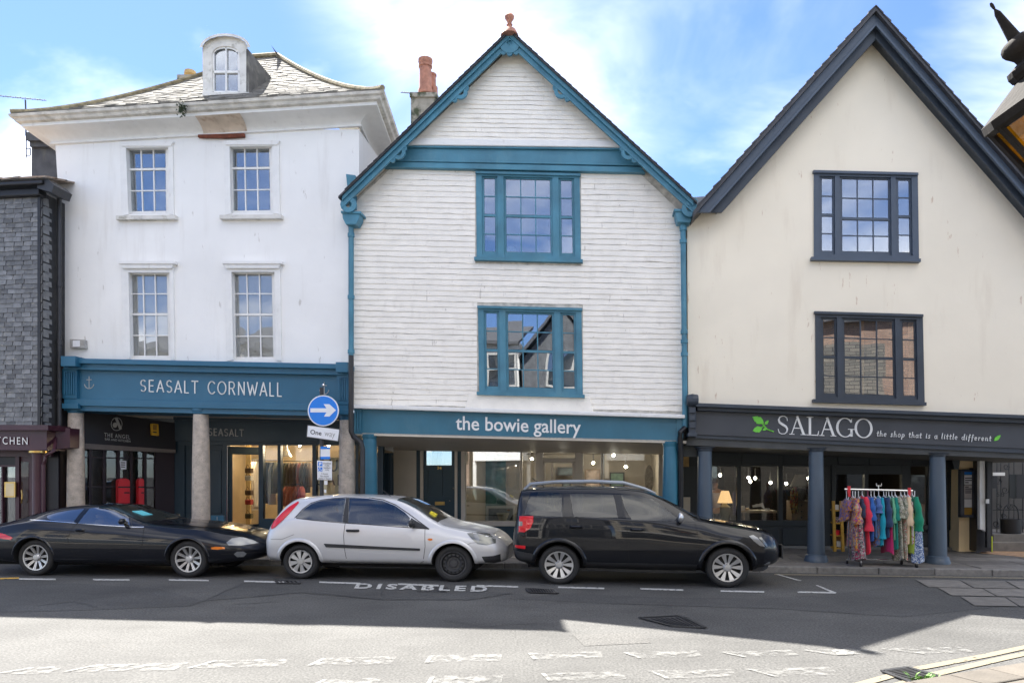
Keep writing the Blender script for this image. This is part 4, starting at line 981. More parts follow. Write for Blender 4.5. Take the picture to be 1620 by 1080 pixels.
while y < 642:
    h = 8.7
    spans = [rk0(y - .022 * 250)]
    l, r = spans[0]; parts = [(l, r)]
    for q in (GU, GL):
        t_, b_ = q[0][1] - 1, q[2][1] + 3
        ov = min(y + h, b_) - max(y, t_)
        if ov > 4:
            nw = []
            for a, b in parts:
                if a < q[0][0] < b: nw += [(a, q[0][0] - 1), (q[1][0] + 2, b)]
                else: nw.append((a, b))
            parts = nw
    for a, b in parts:
        if b - a > 6: course(y, h, a, b, 0.0, .022, (4.3 if a == l and l > 561 else 0), (4.5 if b == r and r < 1083 else 0))
    y += h
y = 86.0
while y < 218:
    l, r = rk0(y + 4); course(y, 7.3, l + 0, r - 0, .10, .018, 3.8, 3.9); y += 7.3
gp = MB(); gp.prism([W(*back(806, 66), .09), W(*back(650, 218), .09), W(*back(990, 224), .09)], .1, NB); gp.build('gable_panel', m_course, gh)
MB().pq([(645, 218), (982, 223), (985, 233), (640, 229)], .16, .18).build('gable_ledge', m_white, gh, bevel=.015)
tb = MB(); tb.pq([(634, 228), (990, 232), (1020, 263), (603, 257)], .08, .1); tb.pq([(606, 256), (1014, 264), (1021, 273), (597, 264)], .12, .14); tb.pq([(640, 229), (985, 233), (988, 237), (637, 233)], .13, .15); tb.pq([(610, 252), (1010, 259.5), (1012, 262), (608, 254.5)], .105, .1)
tb.build('teal_beam', m_teal_light, gh, bevel=.008)
# bargeboards
def bboard(xe, sgn):
    mb = MB()
    ax = AP[0]
    xs = [ax + (xe - ax) * i / 12 for i in range(13)]
    top = [(x, rake(x)) for x in xs]; bot = [(x, rake(x, 21)) for x in xs]
    for i in range(12):
        mb.prism([W(*top[i], OB), W(*top[i + 1], OB), W(*bot[i + 1], OB), W(*bot[i], OB)], .05, NB)
        mb.prism([W(top[i][0], top[i][1] + 1, OB + .05), W(top[i + 1][0], top[i + 1][1] + 1, OB + .05), W(top[i + 1][0], top[i + 1][1] + 9, OB + .05), W(top[i][0], top[i][1] + 9, OB + .05)], .06, NB)
        mb.prism([W(bot[i][0], bot[i][1] - 3, OB + .02), W(bot[i + 1][0], bot[i + 1][1] - 3, OB + .02), W(bot[i + 1][0], bot[i + 1][1], OB + .02), W(bot[i][0], bot[i][1], OB + .02)], .04, NB)
    return mb
def ring(mb, cx, cy, ro, ri, a0, a1, o=OB + .012):
    n = 12
    P = [(R(a0 + (a1 - a0) * i / n)) for i in range(n + 1)]
    for p, q in zip(P, P[1:]):
        mb.prism([W(cx + ro * math.cos(p), cy + ro * math.sin(p), o), W(cx + ro * math.cos(q), cy + ro * math.sin(q), o), W(cx + ri * math.cos(q), cy + ri * math.sin(q), o), W(cx + ri * math.cos(p), cy + ri * math.sin(p), o)], .05, NB)
for xe, sgn, orn, nm in ((LE[0], -1, [(728, 145), (630, 238)], 'left'), (RE[0], 1, [(888, 144), (994, 241)], 'right')):
    mb = bboard(xe, sgn)
    th = math.degrees(math.atan(sL if sgn < 0 else sR)); tang = (180 - th) if sgn < 0 else th       # direction of the rake in the picture, downwards
    for x, y_ in orn:
        yb = rake(x, 19); ring(mb, x, yb, 11.5, 5.5, tang - 10 if sgn > 0 else tang - 170 - 0, tang + 170 if sgn > 0 else tang + 10)
        for k in (-1, 1):
            xx = x + k * 13 * math.cos(R(tang)) ; ring(mb, xx, rake(xx, 22), 4.5, 0.3, 0, 360)
    ring(mb, xe + (-6 if sgn > 0 else 10), rake(xe, 12) + (2 if sgn > 0 else 3), 13, 5, 0, 360); ring(mb, xe + (2 if sgn > 0 else 2), rake(xe, 2), 5, .3, 0, 360)
    mb.build('bargeboard', m_teal_light, gh, bevel=.004)
ap_ = MB()
n = 20
for i in range(n):
    a, b = 2 * math.pi * i / n, 2 * math.pi * (i + 1) / n
    def oc(t):                               # arched outline round the pierced disc
        x, y_ = math.cos(t), math.sin(t); return (806 + 15 * x, 71 + 13 * y_)
    ap_.prism([W(*oc(a), OB + .03), W(*oc(b), OB + .03), W(806 + 4.2 * math.cos(b), 68 + 4.2 * math.sin(b), OB + .03), W(806 + 4.2 * math.cos(a), 68 + 4.2 * math.sin(a), OB + .03)], .05, NB)
for k in (-1, 0, 1): ring(ap_, 806 + k * 10, 81 + (2 if k == 0 else 0), 5, .3, 0, 180, OB + .02)
ap_.build('apex_ornament', m_teal_light, gh)
# soffit and roof
for sgn, xe in ((-1, LE[0]), (1, RE[0])):
    x2 = xe + sgn * 6
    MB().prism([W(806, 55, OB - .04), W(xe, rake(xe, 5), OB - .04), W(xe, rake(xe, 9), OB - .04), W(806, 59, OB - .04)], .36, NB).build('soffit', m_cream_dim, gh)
    MB().prism([W(806, 46.5, OB + .10), W(x2, rake(x2, -3.5), OB + .10), W(x2, rake(x2, -.5), OB + .10), W(806, 49.5, OB + .10)], 8.4, NB).build('roof', m_dark_slate, gh)
rs = MB(); random.seed(4)
for sgn, xe in ((-1, LE[0]), (1, RE[0])):           # verge slates, a ragged edge
    x = 806
    while abs(x - 806) < abs(xe - 806) - 4:
        w = 9 * sgn
        yy = rake(x, -6.5)
        rs.prism([W(x, rake(x, -4), OB + .12), W(x + w, rake(x + w, -4), OB + .12), W(x + w, rake(x + w, -5.2 - random.uniform(0, .9)), OB + .12), W(x, rake(x, -4.6), OB + .12)], 8, NB); x += w
rs.build('roof_slates', m_dark_slate, gh, kind='stuff')
fc = W(806, 50, OB + .05)
MB().lathe((fc.x, fc.y, 0), [(.17, fc.z - .08), (.12, fc.z + .02), (.06, fc.z + .05), (.045, fc.z + .10), (.06, fc.z + .12), (.04, fc.z + .15), (.05, fc.z + .19), (.085, fc.z + .24), (.09, fc.z + .28), (.06, fc.z + .32), (.01, fc.z + .34)], 14).build('finial', m_terracotta, gh, smooth=True)
# chimney behind the left rake
ch = MB(); cbox(ch, 650, 689, 152, 260, 18.0, .7); cbox(ch, 648, 691, 146, 153, 17.95, .8)
cho = ch.build('chimney', m_stone_moss, gh)
pc = Dp(673, 147, 18.3)
MB().lathe(pc, [(.19, -.05), (.185, .05), (.16, .1), (.145, .62), (.17, .63), (.17, .68), (.15, .69), (.18, .76), (.18, .82), (.12, .85)], 16).build('chimney_pot', m_terracotta, cho, smooth=30)
pc2 = Dp(681.5, 147, 18.7)
MB().lathe(pc2, [(.14, -.05), (.13, .4), (.15, .42), (.15, .46), (.1, .47)], 14).build('chimney_pot', m_terracotta, cho, smooth=30)
pc3 = Dp(687, 147, 18.4)
MB().lathe(pc3, [(.09, -.05), (.085, .14), (.06, .15)], 12).build('chimney_pot', m_terracotta, cho, smooth=30)
def aerial(root, boom_a, boom_b, n, el=.22, r=.008):
    mb = MB(); mb.tube([boom_a, boom_b], r * 1.5, 5); d = (boom_b - boom_a); s = Vector((0, 0, 1)) * .6 + NB * .8
    for i in range(n):
        p = boom_a + d * (i + .5) / n; mb.tube([p - s * el * .5, p + s * el * .5], r, 4)
    return mb
t_ = thing('television_aerial', Dp(650, 147, 18.1), 'small television aerial fixed to the mossy chimney with terracotta pots', 'aerial')
aerial(t_, Dp(634, 146, 18.1), Dp(650, 147.5, 18.1), 5, .14).build('boom', m_iron, t_)
t_ = thing('television_aerial', Dp(46, 232, 16.9), 'thin wire aerial on the side of the dark left chimney', 'aerial')
MB().tube([Dp(41.5, 194, 16.8), Dp(41.5, 250, 16.8)], .012, 5).build('mast', m_iron, t_)
mb = MB()
for y_ in (235, 246): mb.tube([Dp(41.5, y_, 16.8), Dp(48, y_, 16.8)], .012, 5)
mb.tube([Dp(48, 235, 16.8), Dp(48, 246, 16.8)], .012, 5); mb.build('loop', m_iron, t_)
t_ = thing('television_aerial', Dp(40, 165, 17.5), 'long television aerial on a short mast beyond the left corner of the hipped roof', 'aerial')
MB().tube([Dp(40, 158, 17.5), Dp(40.5, 168, 17.5), Dp(41, 215, 17.5)], .018, 5).build('mast', m_iron, t_)
aerial(t_, Dp(-20, 150, 17.5), Dp(73, 159, 17.5), 12, .12, .007).build('boom', m_iron, t_)

LG = [(.055, .205, .045, .965, 1, 2, 2, .50), (.265, .735, .045, .965, 3, 2, 2, .50), (.795, .945, .045, .965, 1, 2, 2, .50)]
def big_window(parent, q, mat, lab, lights, backm, o=.03, **kw):
    w = sash_window(parent, q, lights, o, mat, m_pane, stile=3.6, bar=1.6, back=('room_back', backm), back_o=-.4, label=lab)
    (x0, y0), (x1, y1), (x2, y2), (x3, y3) = q
    MB().pq([(x3 - 4, y3 - 1), (x2 + 3, y2 - 1), (x2 + 3, y2 + 4), (x3 - 4, y3 + 4)], .11, .16).build('sill', mat, w)
    MB().pq([(x0 - 1, y0 - 2), (x1 + 1, y1 - 2), (x1 + 1, y1 + 2), (x0 - 1, y0 + 2)], .075, .1).build('head', mat, w)
    return w
big_window(gh, GU, m_teal_light, 'upper teal tripartite sash window', LG, m_room)
big_window(gh, GL, m_teal_light, 'lower teal tripartite sash window', LG, m_room)
MB().ball(W(808, 398, -.3), .11, 12).build('white_globe', m_white, gh, smooth=True)
# rainwater pipes
lh = MB(); lh.pq([(541, 336), (569, 337), (568, 345), (563, 355), (547, 355), (542, 345)], .30, .26); lh.pq([(539, 333), (571, 334), (571, 338), (539, 337)], .33, .32); lh.pq([(547, 275), (562, 277), (562, 330), (553, 330)], .12, .12)
lh.build('rain_hopper', m_teal_light, gh, bevel=.01)
p0 = W(555, 356, .16)
def vpipe(x0, y0, x1, y1, o, r, mat, name, coll=()):
    ob = MB().tube([W(x0, y0, o), W(x1, y1, o)], r, 10).build(name, mat, gh, smooth=True)
    for y_ in coll:
        xx = x0 + (x1 - x0) * (y_ - y0) / (y1 - y0); MB().tube([W(xx, y_ - 3, o), W(xx, y_ + 3, o)], r * 1.3, 10).build('pipe_collar', mat, ob, smooth=True)
vpipe(555.5, 354, 555.5, 562, .16, .052, m_teal_light, 'downpipe', (372, 470, 556))
MB().tube([W(555.5, 562, .5), W(555.5, 682, .5), W(559, 690, .45), W(571, 699, .4), W(573.5, 710, .4), W(573.5, 820, .4)], .05, 10).build('downpipe', m_iron, gh, smooth=True, label='black lower length of the left downpipe')
rh = MB(); rh.pq([(1068, 333), (1097, 334), (1096, 341), (1092, 352), (1072, 351), (1069, 341)], .30, .26); rh.pq([(1066, 330), (1099, 331), (1099, 335), (1066, 334)], .33, .32); rh.build('rain_hopper', m_teal_light, gh, bevel=.01)
vpipe(1080.5, 352, 1084, 676, .16, .052, m_teal_light, 'downpipe', (362, 382, 525, 540, 560))
MB().tube([W(1084, 676, .18), W(1076, 684, .22), W(1076, 694, .2), W(1077, 720, .1), W(1077, 840, .1)], .05, 10).build('downpipe', m_black, gh, smooth=True, label='black lower length of the right downpipe')
MB().pq([(1096, 312), (1122, 310), (1108, 332), (1094, 330)], .2, 4).build('valley_gutter', m_lead, gh)
# shop fascia
MB().pq([(556, 639), (1084, 655.5), (1084, 661.5), (556, 645.5)], .24, .26).build('fascia_ledge', m_white, gh, bevel=.015)
MB().pq([(560, 645), (1083, 661), (1077, 700), (560, 686)], .10, .3).build('fascia_board', m_teal, gh, bevel=.012)
fe = MB(); fe.pq([(560, 646), (572, 646.5), (572, 686), (560, 686)], .14, .1)
for i in range(3): fe.pr(561.5 + i * 3.6, 650, 563.3 + i * 3.6, 682, .16, .05)
fe.build('fascia_pilaster', m_teal, gh)
fe = MB(); fe.pq([(1071, 661), (1083.5, 661.5), (1080, 700), (1070, 700)], .14, .1); fe.build('fascia_pilaster', m_teal, gh)
text_px('the bowie gallery', [(721, 657.5), (919, 664.5), (919, 693), (721, 686.5)], .105, m_letter, gh, weight=.012)
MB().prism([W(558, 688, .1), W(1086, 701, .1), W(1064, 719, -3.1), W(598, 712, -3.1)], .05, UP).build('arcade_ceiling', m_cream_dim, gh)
column(gh, 585, 693, 0, .150, .135, m_teal, m_teal, (1.15, .05))
column(gh, 1061, 705, 0, .150, .135, m_teal, m_teal, (1.15, .05))
GO = -3.0
def cpr(*a, o=GO, t=.12, mb=None): mb.pr(*a, o, t)
cw = MB()
for a in [(621, 708, 658.5, 890), (664.4, 702, 669.5, 890), (719, 703, 723.5, 890), (729.3, 703, 736.5, 890), (640, 700, 740, 704), (736.5, 703, 1052, 714), (823, 714, 826, 826), (848, 712, 859, 890), (909.5, 712, 922.5, 890), (859, 724, 909.5, 731), (951, 714, 954.5, 826), (1042, 706, 1066, 890), (736.5, 824, 858, 832), (922.5, 824, 1042, 832)]: cw.pr(*a, GO, .14)
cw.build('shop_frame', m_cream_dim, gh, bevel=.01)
MB().pq([(1052, 700), (1070, 700), (1070, 890), (1052, 890)], -2.0, .1).build('side_wall', m_cream_dim, gh)
st = MB()
for a in [(658.5, 708, 664.4, 890), (723.5, 708, 729.3, 890), (736.5, 832, 858, 890), (922.5, 832, 1042, 890)]: st.pr(*a, GO - .02, .1)
st.build('teal_panel', m_teal_dark, gh)
d_ = MB()
for a in [(669.5, 702, 719, 711), (669.5, 711, 674, 890), (714.5, 711, 719, 736), (669.5, 735.5, 719, 742), (691.5, 742, 699.4, 786), (669.5, 784, 719, 890), (715, 742, 719, 786), (674, 742, 677, 786)]: d_.pr(*a, GO - .03, .06)
d_.pr(674, 740, 716, 790, GO - .055, .04)
d_ = d_.build('door', m_teal_dark, gh)
MB().pr(674, 711, 714.5, 735.5, GO - .06, .01).build('fanlight', m_pane, d_)
MB().pr(688, 793, 703.5, 798.6, GO - .015, .03).build('letterbox', m_brass, d_, bevel=.006)
for p in ((717, 772), (711.5, 792)): MB().ball(W(*p, GO), .025, 8).build('knob', m_chrome, d_, smooth=True)
text_px('34', [(691.5, 737.2), (698.5, 737.4), (698.5, 742.4), (691.5, 742.2)], GO - .02, m_brass, d_, weight=.02)
for a in [(736.5, 714, 823, 824)]: MB().pr(*a, GO - .06, .01).build('shop_window', m_shop_mirror, gh)
for a in [(826, 714, 848, 824), (859, 714, 909.5, 724), (859, 731, 909.5, 890), (922.5, 714, 951, 824), (954.5, 714, 1042, 824)]: MB().pr(*a, GO - .06, .01).build('shop_window', m_shop, gh)
f2 = MB()
for a in [(859, 731, 862, 890), (905.5, 731, 909.5, 890), (859, 728.5, 909.5, 732), (872, 732, 874.5, 890)]: f2.pr(*a, GO - .03, .06)
f2.build('door', m_cream_dim, gh)
room(gh, 736, 1046, 712, GO - .15, 3.4, m_room_pale)
MB().pr(736, 700, 800, 890, GO - 3.3, .04).build('display_wall', M('teal_display', (.05, .16, .17), .8, .5, 3), gh)
sp = MB()
for i in range(5): sp.pr(597 + i * 4.9, 716, 600.6 + i * 4.9, 890, -2.35, .05)
sp.pr(597, 716, 622, 890, -2.38, .04)
sp.build('slatted_panel', m_sea_dark, gh)
MB().pq([(593, 692), (622, 700), (622, 714), (593, 708)], -2.25, .05).build('side_sign', M('pale_sign', (.42, .41, .38), .6), gh)
text_px('the bowie gallery', [(595, 697.5), (620, 704), (620, 709.5), (595, 703)], -2.245, m_sign_grey, gh)

# ------------------------------------------------------------------ cream gabled house with the charcoal fascia
ch_ = thing('cream_house', W(1380, 880, 0), 'cream rendered gabled house with slate blue bargeboards and charcoal shop fascia', 'house')
OC = .42
CA, CL, CR = (1386, 14), (1102, 333), (1700, 372)
k1, k2 = (CL[1] - CA[1]) / (CA[0] - CL[0]), (CR[1] - CA[1]) / (CR[0] - CA[0])
def crake(x, dy=0): return CA[1] + dy + ((CA[0] - x) * k1 if x < CA[0] else (x - CA[0]) * k2)
def cback(x, y, o=OC): return PX(W(x, y, o) + NB * OC)
SU = [(1288, 271), (1452, 275), (1454, 410), (1288, 407)]
SL_ = [(1290, 494), (1460, 499), (1463, 637), (1291, 632)]
holed_wall(ch_, [cback(CL[0], CL[1] + 4), cback(CA[0], CA[1] + 8), cback(CR[0], CR[1] + 4), (1690, 400), (1690, 665), (1089, 646), (1087, 345)], [SU, SL_], 0.0, m_cream, t=8)
for sgn, xe in ((-1, CL[0]), (1, CR[0])):
    def strip(d0, d1, o, t, mat, nm):
        x0 = CA[0]
        cx_ = lambda d: CA[0] - (336 - CA[1] - d) / k1 if sgn < 0 else xe
        MB().prism([W(x0, crake(x0, d0), o), W(cx_(d0), crake(cx_(d0), d0), o), W(cx_(d1), crake(cx_(d1), d1), o), W(x0, crake(x0, d1), o)], t, NB).build(nm, mat, ch_, bevel=.008)
    strip(3, 27, OC + .05, .06, m_slate_blue, 'bargeboard')
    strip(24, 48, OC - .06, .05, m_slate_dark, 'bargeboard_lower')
    strip(21, 27, OC + .075, .04, m_slate_blue, 'bargeboard_bead')
    x3 = CA[0] - (330 - CA[1] - 36) / k1 if sgn < 0 else xe
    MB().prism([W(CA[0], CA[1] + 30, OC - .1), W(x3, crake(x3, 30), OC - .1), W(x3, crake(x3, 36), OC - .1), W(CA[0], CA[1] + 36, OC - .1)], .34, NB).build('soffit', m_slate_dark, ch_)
    x2 = xe + sgn * 5
    MB().prism([W(CA[0], CA[1] - 5, OC + .14), W(x2, crake(x2, -5), OC + .14), W(x2, crake(x2, 3), OC + .14), W(CA[0], CA[1] + 3, OC + .14)], 9, NB).build('roof', m_dark_slate, ch_)
ro = MB(); x = 1386
random.seed(8)
while x < 1690:
    ro.prism([W(x, crake(x, -5.2), OC + .16), W(x + 12, crake(x + 12, -5.2), OC + .16), W(x + 12, crake(x + 12, -8 - random.uniform(0, 1.5)), OC + .16), W(x, crake(x, -6.5), OC + .16)], 9, NB); x += 12.3
x = 1386
while x > 1104:
    ro.prism([W(x, crake(x, -5.2), OC + .16), W(x - 12, crake(x - 12, -5.2), OC + .16), W(x - 12, crake(x - 12, -8 - random.uniform(0, 1.5)), OC + .16), W(x, crake(x, -6.5), OC + .16)], 9, NB); x -= 12.3
ro.build('roof_slates', m_dark_slate, ch_, kind='stuff')
LS = [(.05, .20, .05, .96, 1, 2, 2, .50), (.245, .74, .05, .96, 3, 2, 2, .50), (.785, .94, .05, .96, 1, 2, 2, .50)]
LSU = [(.05, .20, .05, .96, 1, 2, 2, .50), (.245, .74, .135, .96, 3, 2, 2, .57), (.785, .94, .05, .96, 1, 2, 2, .50)]
wu = big_window(ch_, SU, m_slate_blue, 'upper slate blue tripartite window, its middle sash pulled down a little', [LS[0], (.245, .74, .05, .96, 3, 2, 2, .54), LS[2]], m_room)
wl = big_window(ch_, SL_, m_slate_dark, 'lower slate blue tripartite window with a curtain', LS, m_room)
MB().pr(1362, 505, 1367, 628, -.24, .04).build('room_post', M('orange_post', (.55, .28, .09), .6), wl)
cu = MB(); cu.loft([[W(1437 + i * 2, yy, -.22 + .03 * math.sin(i * 1.9)) for i in range(11)] for yy in (506, 630)], open_=True); cu.build('curtain', M('cream_curtain', (.62, .58, .45), .9, .2, 8), wl, smooth=True)
MB().pr(1296, 505, 1316, 575, -.3, .03).build('room_board', m_wood, wl)
# shop fascia
MB().pq([(1101, 637), (1690, 658.5), (1690, 664.5), (1101, 643)], .36, .4).build('fascia_cornice', m_slate_dark, ch_, bevel=.01)
MB().pq([(1103, 642), (1690, 664), (1690, 672), (1103, 649)], .27, .3).build('fascia_moulding', m_slate_dark, ch_, bevel=.01)
MB().pq([(1101, 649), (1690, 671), (1690, 712), (1101, 687)], .15, .2).build('fascia_board', m_fascia_grey, ch_)
MB().pq([(1092, 687), (1690, 712), (1690, 720), (1088, 692)], .12, .14).build('fascia_bead', m_slate_dark, ch_)
MB().pq([(1088, 692), (1690, 719), (1690, 728), (1086, 704)], .08, .3).build('shop_beam', M('beam_grey', (.055, .058, .058), .6, .2, 4), ch_)
cb_ = MB(); cb_.pq([(1090, 630), (1101, 631), (1101, 686), (1090, 685)], .30, .3)
for y_ in (645, 657, 669): cb_.pr(1090.5, y_, 1100.5, y_ + 8, .34, .1)
cb_.lathe(W(1095.5, 633, .3), [(.10, -.10), (.12, 0), (.10, .10)], 14, E1); cb_.pr(1088, 684, 1103, 690, .36, .4)
cb_.build('corbel', m_slate_dark, ch_, bevel=.008)
# serif lettering drawn as strokes of varying width
def serif(quad, o, mat, parent, body='SALAGO'):
    mb = MB(); x = 0; items = []
    def rib(pts, ws): items.append((x, pts, ws))
    adv = {'S': .62, 'A': .86, 'L': .66, 'G': .95, 'O': .98}
    for c in body:
        if c == 'A':
            rib([(.10, .03), (.43, 1)], [.05, .05]); rib([(.40, 1), (.76, .03)], [.12, .13]); rib([(.22, .36), (.62, .36)], [.05, .05]); rib([(-.01, .02), (.24, .02)], [.04, .04]); rib([(.60, .02), (.89, .02)], [.04, .04])
        elif c == 'L':
            rib([(.18, 0), (.18, 1)], [.13, .13]); rib([(.02, .98), (.36, .98)], [.04, .04]); rib([(.02, .02), (.62, .02)], [.045, .05]); rib([(.61, 0), (.66, .24)], [.05, .03])
        elif c == 'S':
            p = [(.54, .74), (.52, .88), (.40, .98), (.27, .985), (.13, .92), (.07, .77), (.12, .63), (.28, .53), (.45, .43), (.54, .30), (.52, .14), (.40, .03), (.24, .01), (.10, .07), (.04, .26)]
            rib(p, [.03, .04, .04, .045, .06, .09, .12, .13, .12, .09, .06, .045, .04, .04, .03])
        elif c in 'OG':
            a0, a1 = (0, 360) if c == 'O' else (38, 330)
            p = [(.47 + .43 * math.cos(R(a)), .5 + .5 * math.sin(R(a))) for a in np.linspace(a0, a1, 30)]
            rib(p, [.045 + .085 * abs(math.cos(R(a))) ** 1.5 for a in np.linspace(a0, a1, 30)])
            if c == 'G': rib([(.82, .04), (.82, .42)], [.12, .12]); rib([(.64, .42), (.97, .42)], [.04, .04]); rib([(.80, .80), (.84, .97)], [.05, .03])
        x += adv[c] + .06
    tot = x - .06
    for x0, pts, ws in items:
        for (a, b), (w0, w1) in zip(zip(pts, pts[1:]), zip(ws, ws[1:])):
            dx, dy = b[0] - a[0], b[1] - a[1]; l = math.hypot(dx, dy); nx, ny = -dy / l / 2, dx / l / 2; ex, ey = dx / l * .012, dy / l * .012
            c4 = [(a[0] - ex + nx * w0, a[1] - ey + ny * w0), (b[0] + ex + nx * w1, b[1] + ey + ny * w1), (b[0] + ex - nx * w1, b[1] + ey - ny * w1), (a[0] - ex - nx * w0, a[1] - ey - ny * w0)]
            mb.prism([W(*bilin(quad, (x0 + cx) / tot, 1 - cy), o) for cx, cy in c4], .012, NB)
    return mb.build('lettering', mat, parent)
serif([(1230, 657), (1381, 663), (1381, 692.5), (1230, 686)], .165, m_letter, ch_)
stroke_px('the shop that is a little different', [(1387, 681), (1568, 689), (1568, 699.5), (1387, 692)], .165, m_letter, ch_, w=.19, gap=.30, asp=.95, ymax=1.3, ymin=-.4, slant=.15)
def leaf(mb, cx, cy, l, w, ang, o):
    c, s = math.cos(R(ang)), math.sin(R(ang)); pts = [(-1, 0), (-.6, .55), (-.1, .9), (.2, .62), (.35, .7), (.65, .4), (1, 0), (.65, -.4), (.35, -.7), (.2, -.6), (-.1, -.9), (-.6, -.55)]
    mb.prism([W(cx + (p[0] * l) * c - (p[1] * w) * s, cy + (p[0] * l) * s + p[1] * w * c, o) for p in pts], .012, NB)
lf = MB(); leaf(lf, 1199.5, 664, 10.5, 7, 210, .165); leaf(lf, 1198.5, 679, 8, 6, 165, .165); leaf(lf, 1213, 668, 4.5, 3, -50, .165); leaf(lf, 1210, 678.5, 4, 2.5, 150, .165)
lf.tube([W(x, y_, .16) for x, y_ in ((1203, 667), (1208, 672), (1214, 679), (1224, 682.5))], .012, 5); lf.tube([W(1204, 676, .16), W(1209, 673.5, .16)], .010, 5)
lf.build('leaf_emblem', m_leaf_green, ch_)
lf = MB(); leaf(lf, 1578, 692.5, 7, 3.6, -40, .165); lf.build('leaf_emblem', m_leaf_green, ch_)
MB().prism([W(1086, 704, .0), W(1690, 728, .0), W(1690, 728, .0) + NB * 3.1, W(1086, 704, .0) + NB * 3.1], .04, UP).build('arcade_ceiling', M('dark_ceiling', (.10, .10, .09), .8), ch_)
for x, yt in ((1115, 713), (1291, 714), (1483, 722)):
    column(ch_, x, yt, .02, .155, .125, M('column_blue', (.066, .092, .122), .42, .06, 2), m_slate_dark, (1.5, .04), base=(.21, .05))
SO = -2.6
MB().pq([(1064, 648), (1108, 650), (1108, 722), (1064, 722)], -.12, .1).build('gap_blocker', m_green_dark, ch_)  # added to stop light showing through the gap between the houses
MB().pq([(1060, 690), (1122, 704), (1122, 880), (1060, 880)], SO - .05, .1).build('side_panel', m_green_dark, ch_)
MB().pr(1078, 714, 1090, 738, SO + .06, .02).build('tan_poster', M('tan_poster', (.42, .27, .10), .7, .3, 8), ch_); MB().pr(1079, 786, 1092, 812, SO + .06, .02).build('cream_board', M('cream_board', (.55, .48, .36), .7), ch_)
pn = MB()
pn.pq([(1086, 704), (1525, 720), (1525, 737.5), (1086, 737.5)], SO - .02, .1)
for a in [(1118, 737, 1124, 866), (1166, 737, 1172.5, 824), (1231.7, 737, 1238.7, 824), (1281, 737, 1296, 824), (1124, 823, 1296, 832), (1296, 704, 1304, 868), (1316, 735, 1322, 868), (1368, 735, 1374, 868), (1427, 735, 1441, 868), (1322, 735, 1368, 750), (1468, 735, 1480, 868), (1441, 830, 1504, 838), (1498, 735, 1504, 838), (1504, 725, 1519, 870), (1374, 735, 1427, 750)]: pn.pr(*a, SO + .02, .14)
pn.build('shop_frame', m_green_dark, ch_, bevel=.008)
for a in [(1118, 831, 1304, 868), (1441, 838, 1504, 868), (1304, 735, 1316, 868)]: MB().pr(*a, SO - .03, .05).build('shop_panel', m_green_dark, ch_)
for a in [(1130, 836, 1174, 862), (1180, 836, 1232, 862), (1238, 836, 1290, 862), (1126, 716, 1164, 732), (1174, 717, 1230, 733), (1240, 718, 1290, 734), (1326, 722, 1366, 734), (1376, 723, 1425, 735), (1444, 725, 1500, 735), (1446, 843, 1500, 864)]: MB().pr(*a, SO + .01, .04).build('raised_panel', m_green_dark, ch_, bevel=.006)
MB().sbox(W(1118, 866, SO).x, W(1512, 866, SO).x, SO, SO + .1, ZP, ZP + .05).build('shop_plinth', M('plinth_grey', (.2, .19, .17), .8), ch_)
for a in [(1124, 737, 1166, 823), (1172.5, 737, 1231.7, 823), (1238.7, 737, 1281, 823), (1441, 751, 1468, 830), (1480, 751, 1498, 830), (1322, 750, 1368, 866)]: MB().pr(*a, SO - .05, .01).build('shop_window', m_shop, ch_)
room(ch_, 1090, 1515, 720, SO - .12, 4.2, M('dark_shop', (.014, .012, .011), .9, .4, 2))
# right end: cream pier, notice case, white pipe, passage with gate
MB().pq([(1519, 712), (1544, 713), (1544, 872), (1517, 872)], -2.2, .5).build('cream_pier', M('warm_cream', (.84, .64, .36), .75, .08, 3), ch_)
br = MB(); br.pq([(1519, 713), (1544, 713), (1544, 740), (1517, 740)], -2.05, .1); br.build('pier_capital', M('warm_cream_cap', (.84, .64, .36), .75, .08, 3), ch_, bevel=.02)
MB().prism([W(1508, 714, -1.9), W(1521, 714, -1.9), W(1517, 742, -1.9), W(1510, 742, -1.9), W(1507, 730, -1.9)], .4, NB).build('corbel', m_green_dark, ch_)
nc = thing('notice_case', W(1533, 780, -2.0), 'tall dark notice case with paper sheets on the cream pier', 'notice case')
cs = MB()
for a in [(1520, 742, 1525.5, 818), (1540, 742, 1545, 818), (1520, 742, 1545, 745.5), (1520, 814, 1545, 818)]: cs.pr(*a, -2.02, .12)
cs.pr(1520, 742, 1545, 818, -2.1, .04); cs.build('case', M('case_blue', (.035, .04, .055), .5), nc)
MB().pr(1525.7, 746, 1539.8, 750, -2.085, .004).build('header', m_sign_blue, nc); MB().pr(1525.7, 751, 1539.8, 766, -2.085, .004).build('sheet', m_sign_white, nc); MB().pr(1525.7, 767, 1539.8, 788, -2.085, .004).build('sheet', M('pinkish_sheet', (.62, .58, .58), .6), nc); MB().pr(1525.7, 789, 1539.8, 802, -2.085, .004).build('sheet', m_sign_white, nc)
MB().pr(1525.7, 803, 1539.8, 813.8, -2.085, .004).build('cork', m_yellow_wood, nc)
pm = MB(); random.seed(2)
for y_ in (755, 758.5, 762, 769, 772, 775, 778): pm.pr(1526.8, y_, 1532 + random.uniform(0, 6.5), y_ + 1.7, -2.08, .002)
pm.build('print', M('dim_print', (.08, .08, .1), .6), nc)
MB().pr(1545, 705, 1570, 872, -1.9, .3).build('dark_pier', m_black, ch_)
wpp = thing('white_pipe', W(1554, 780, -1.75), 'white square downpipe broken off above the ground on the dark pier', 'downpipe')
MB().pq([(1549.5, 716), (1558.5, 717), (1559.5, 841), (1555, 838), (1550, 837)], -1.75, .1).build('pipe', m_white, wpp, bevel=.01)
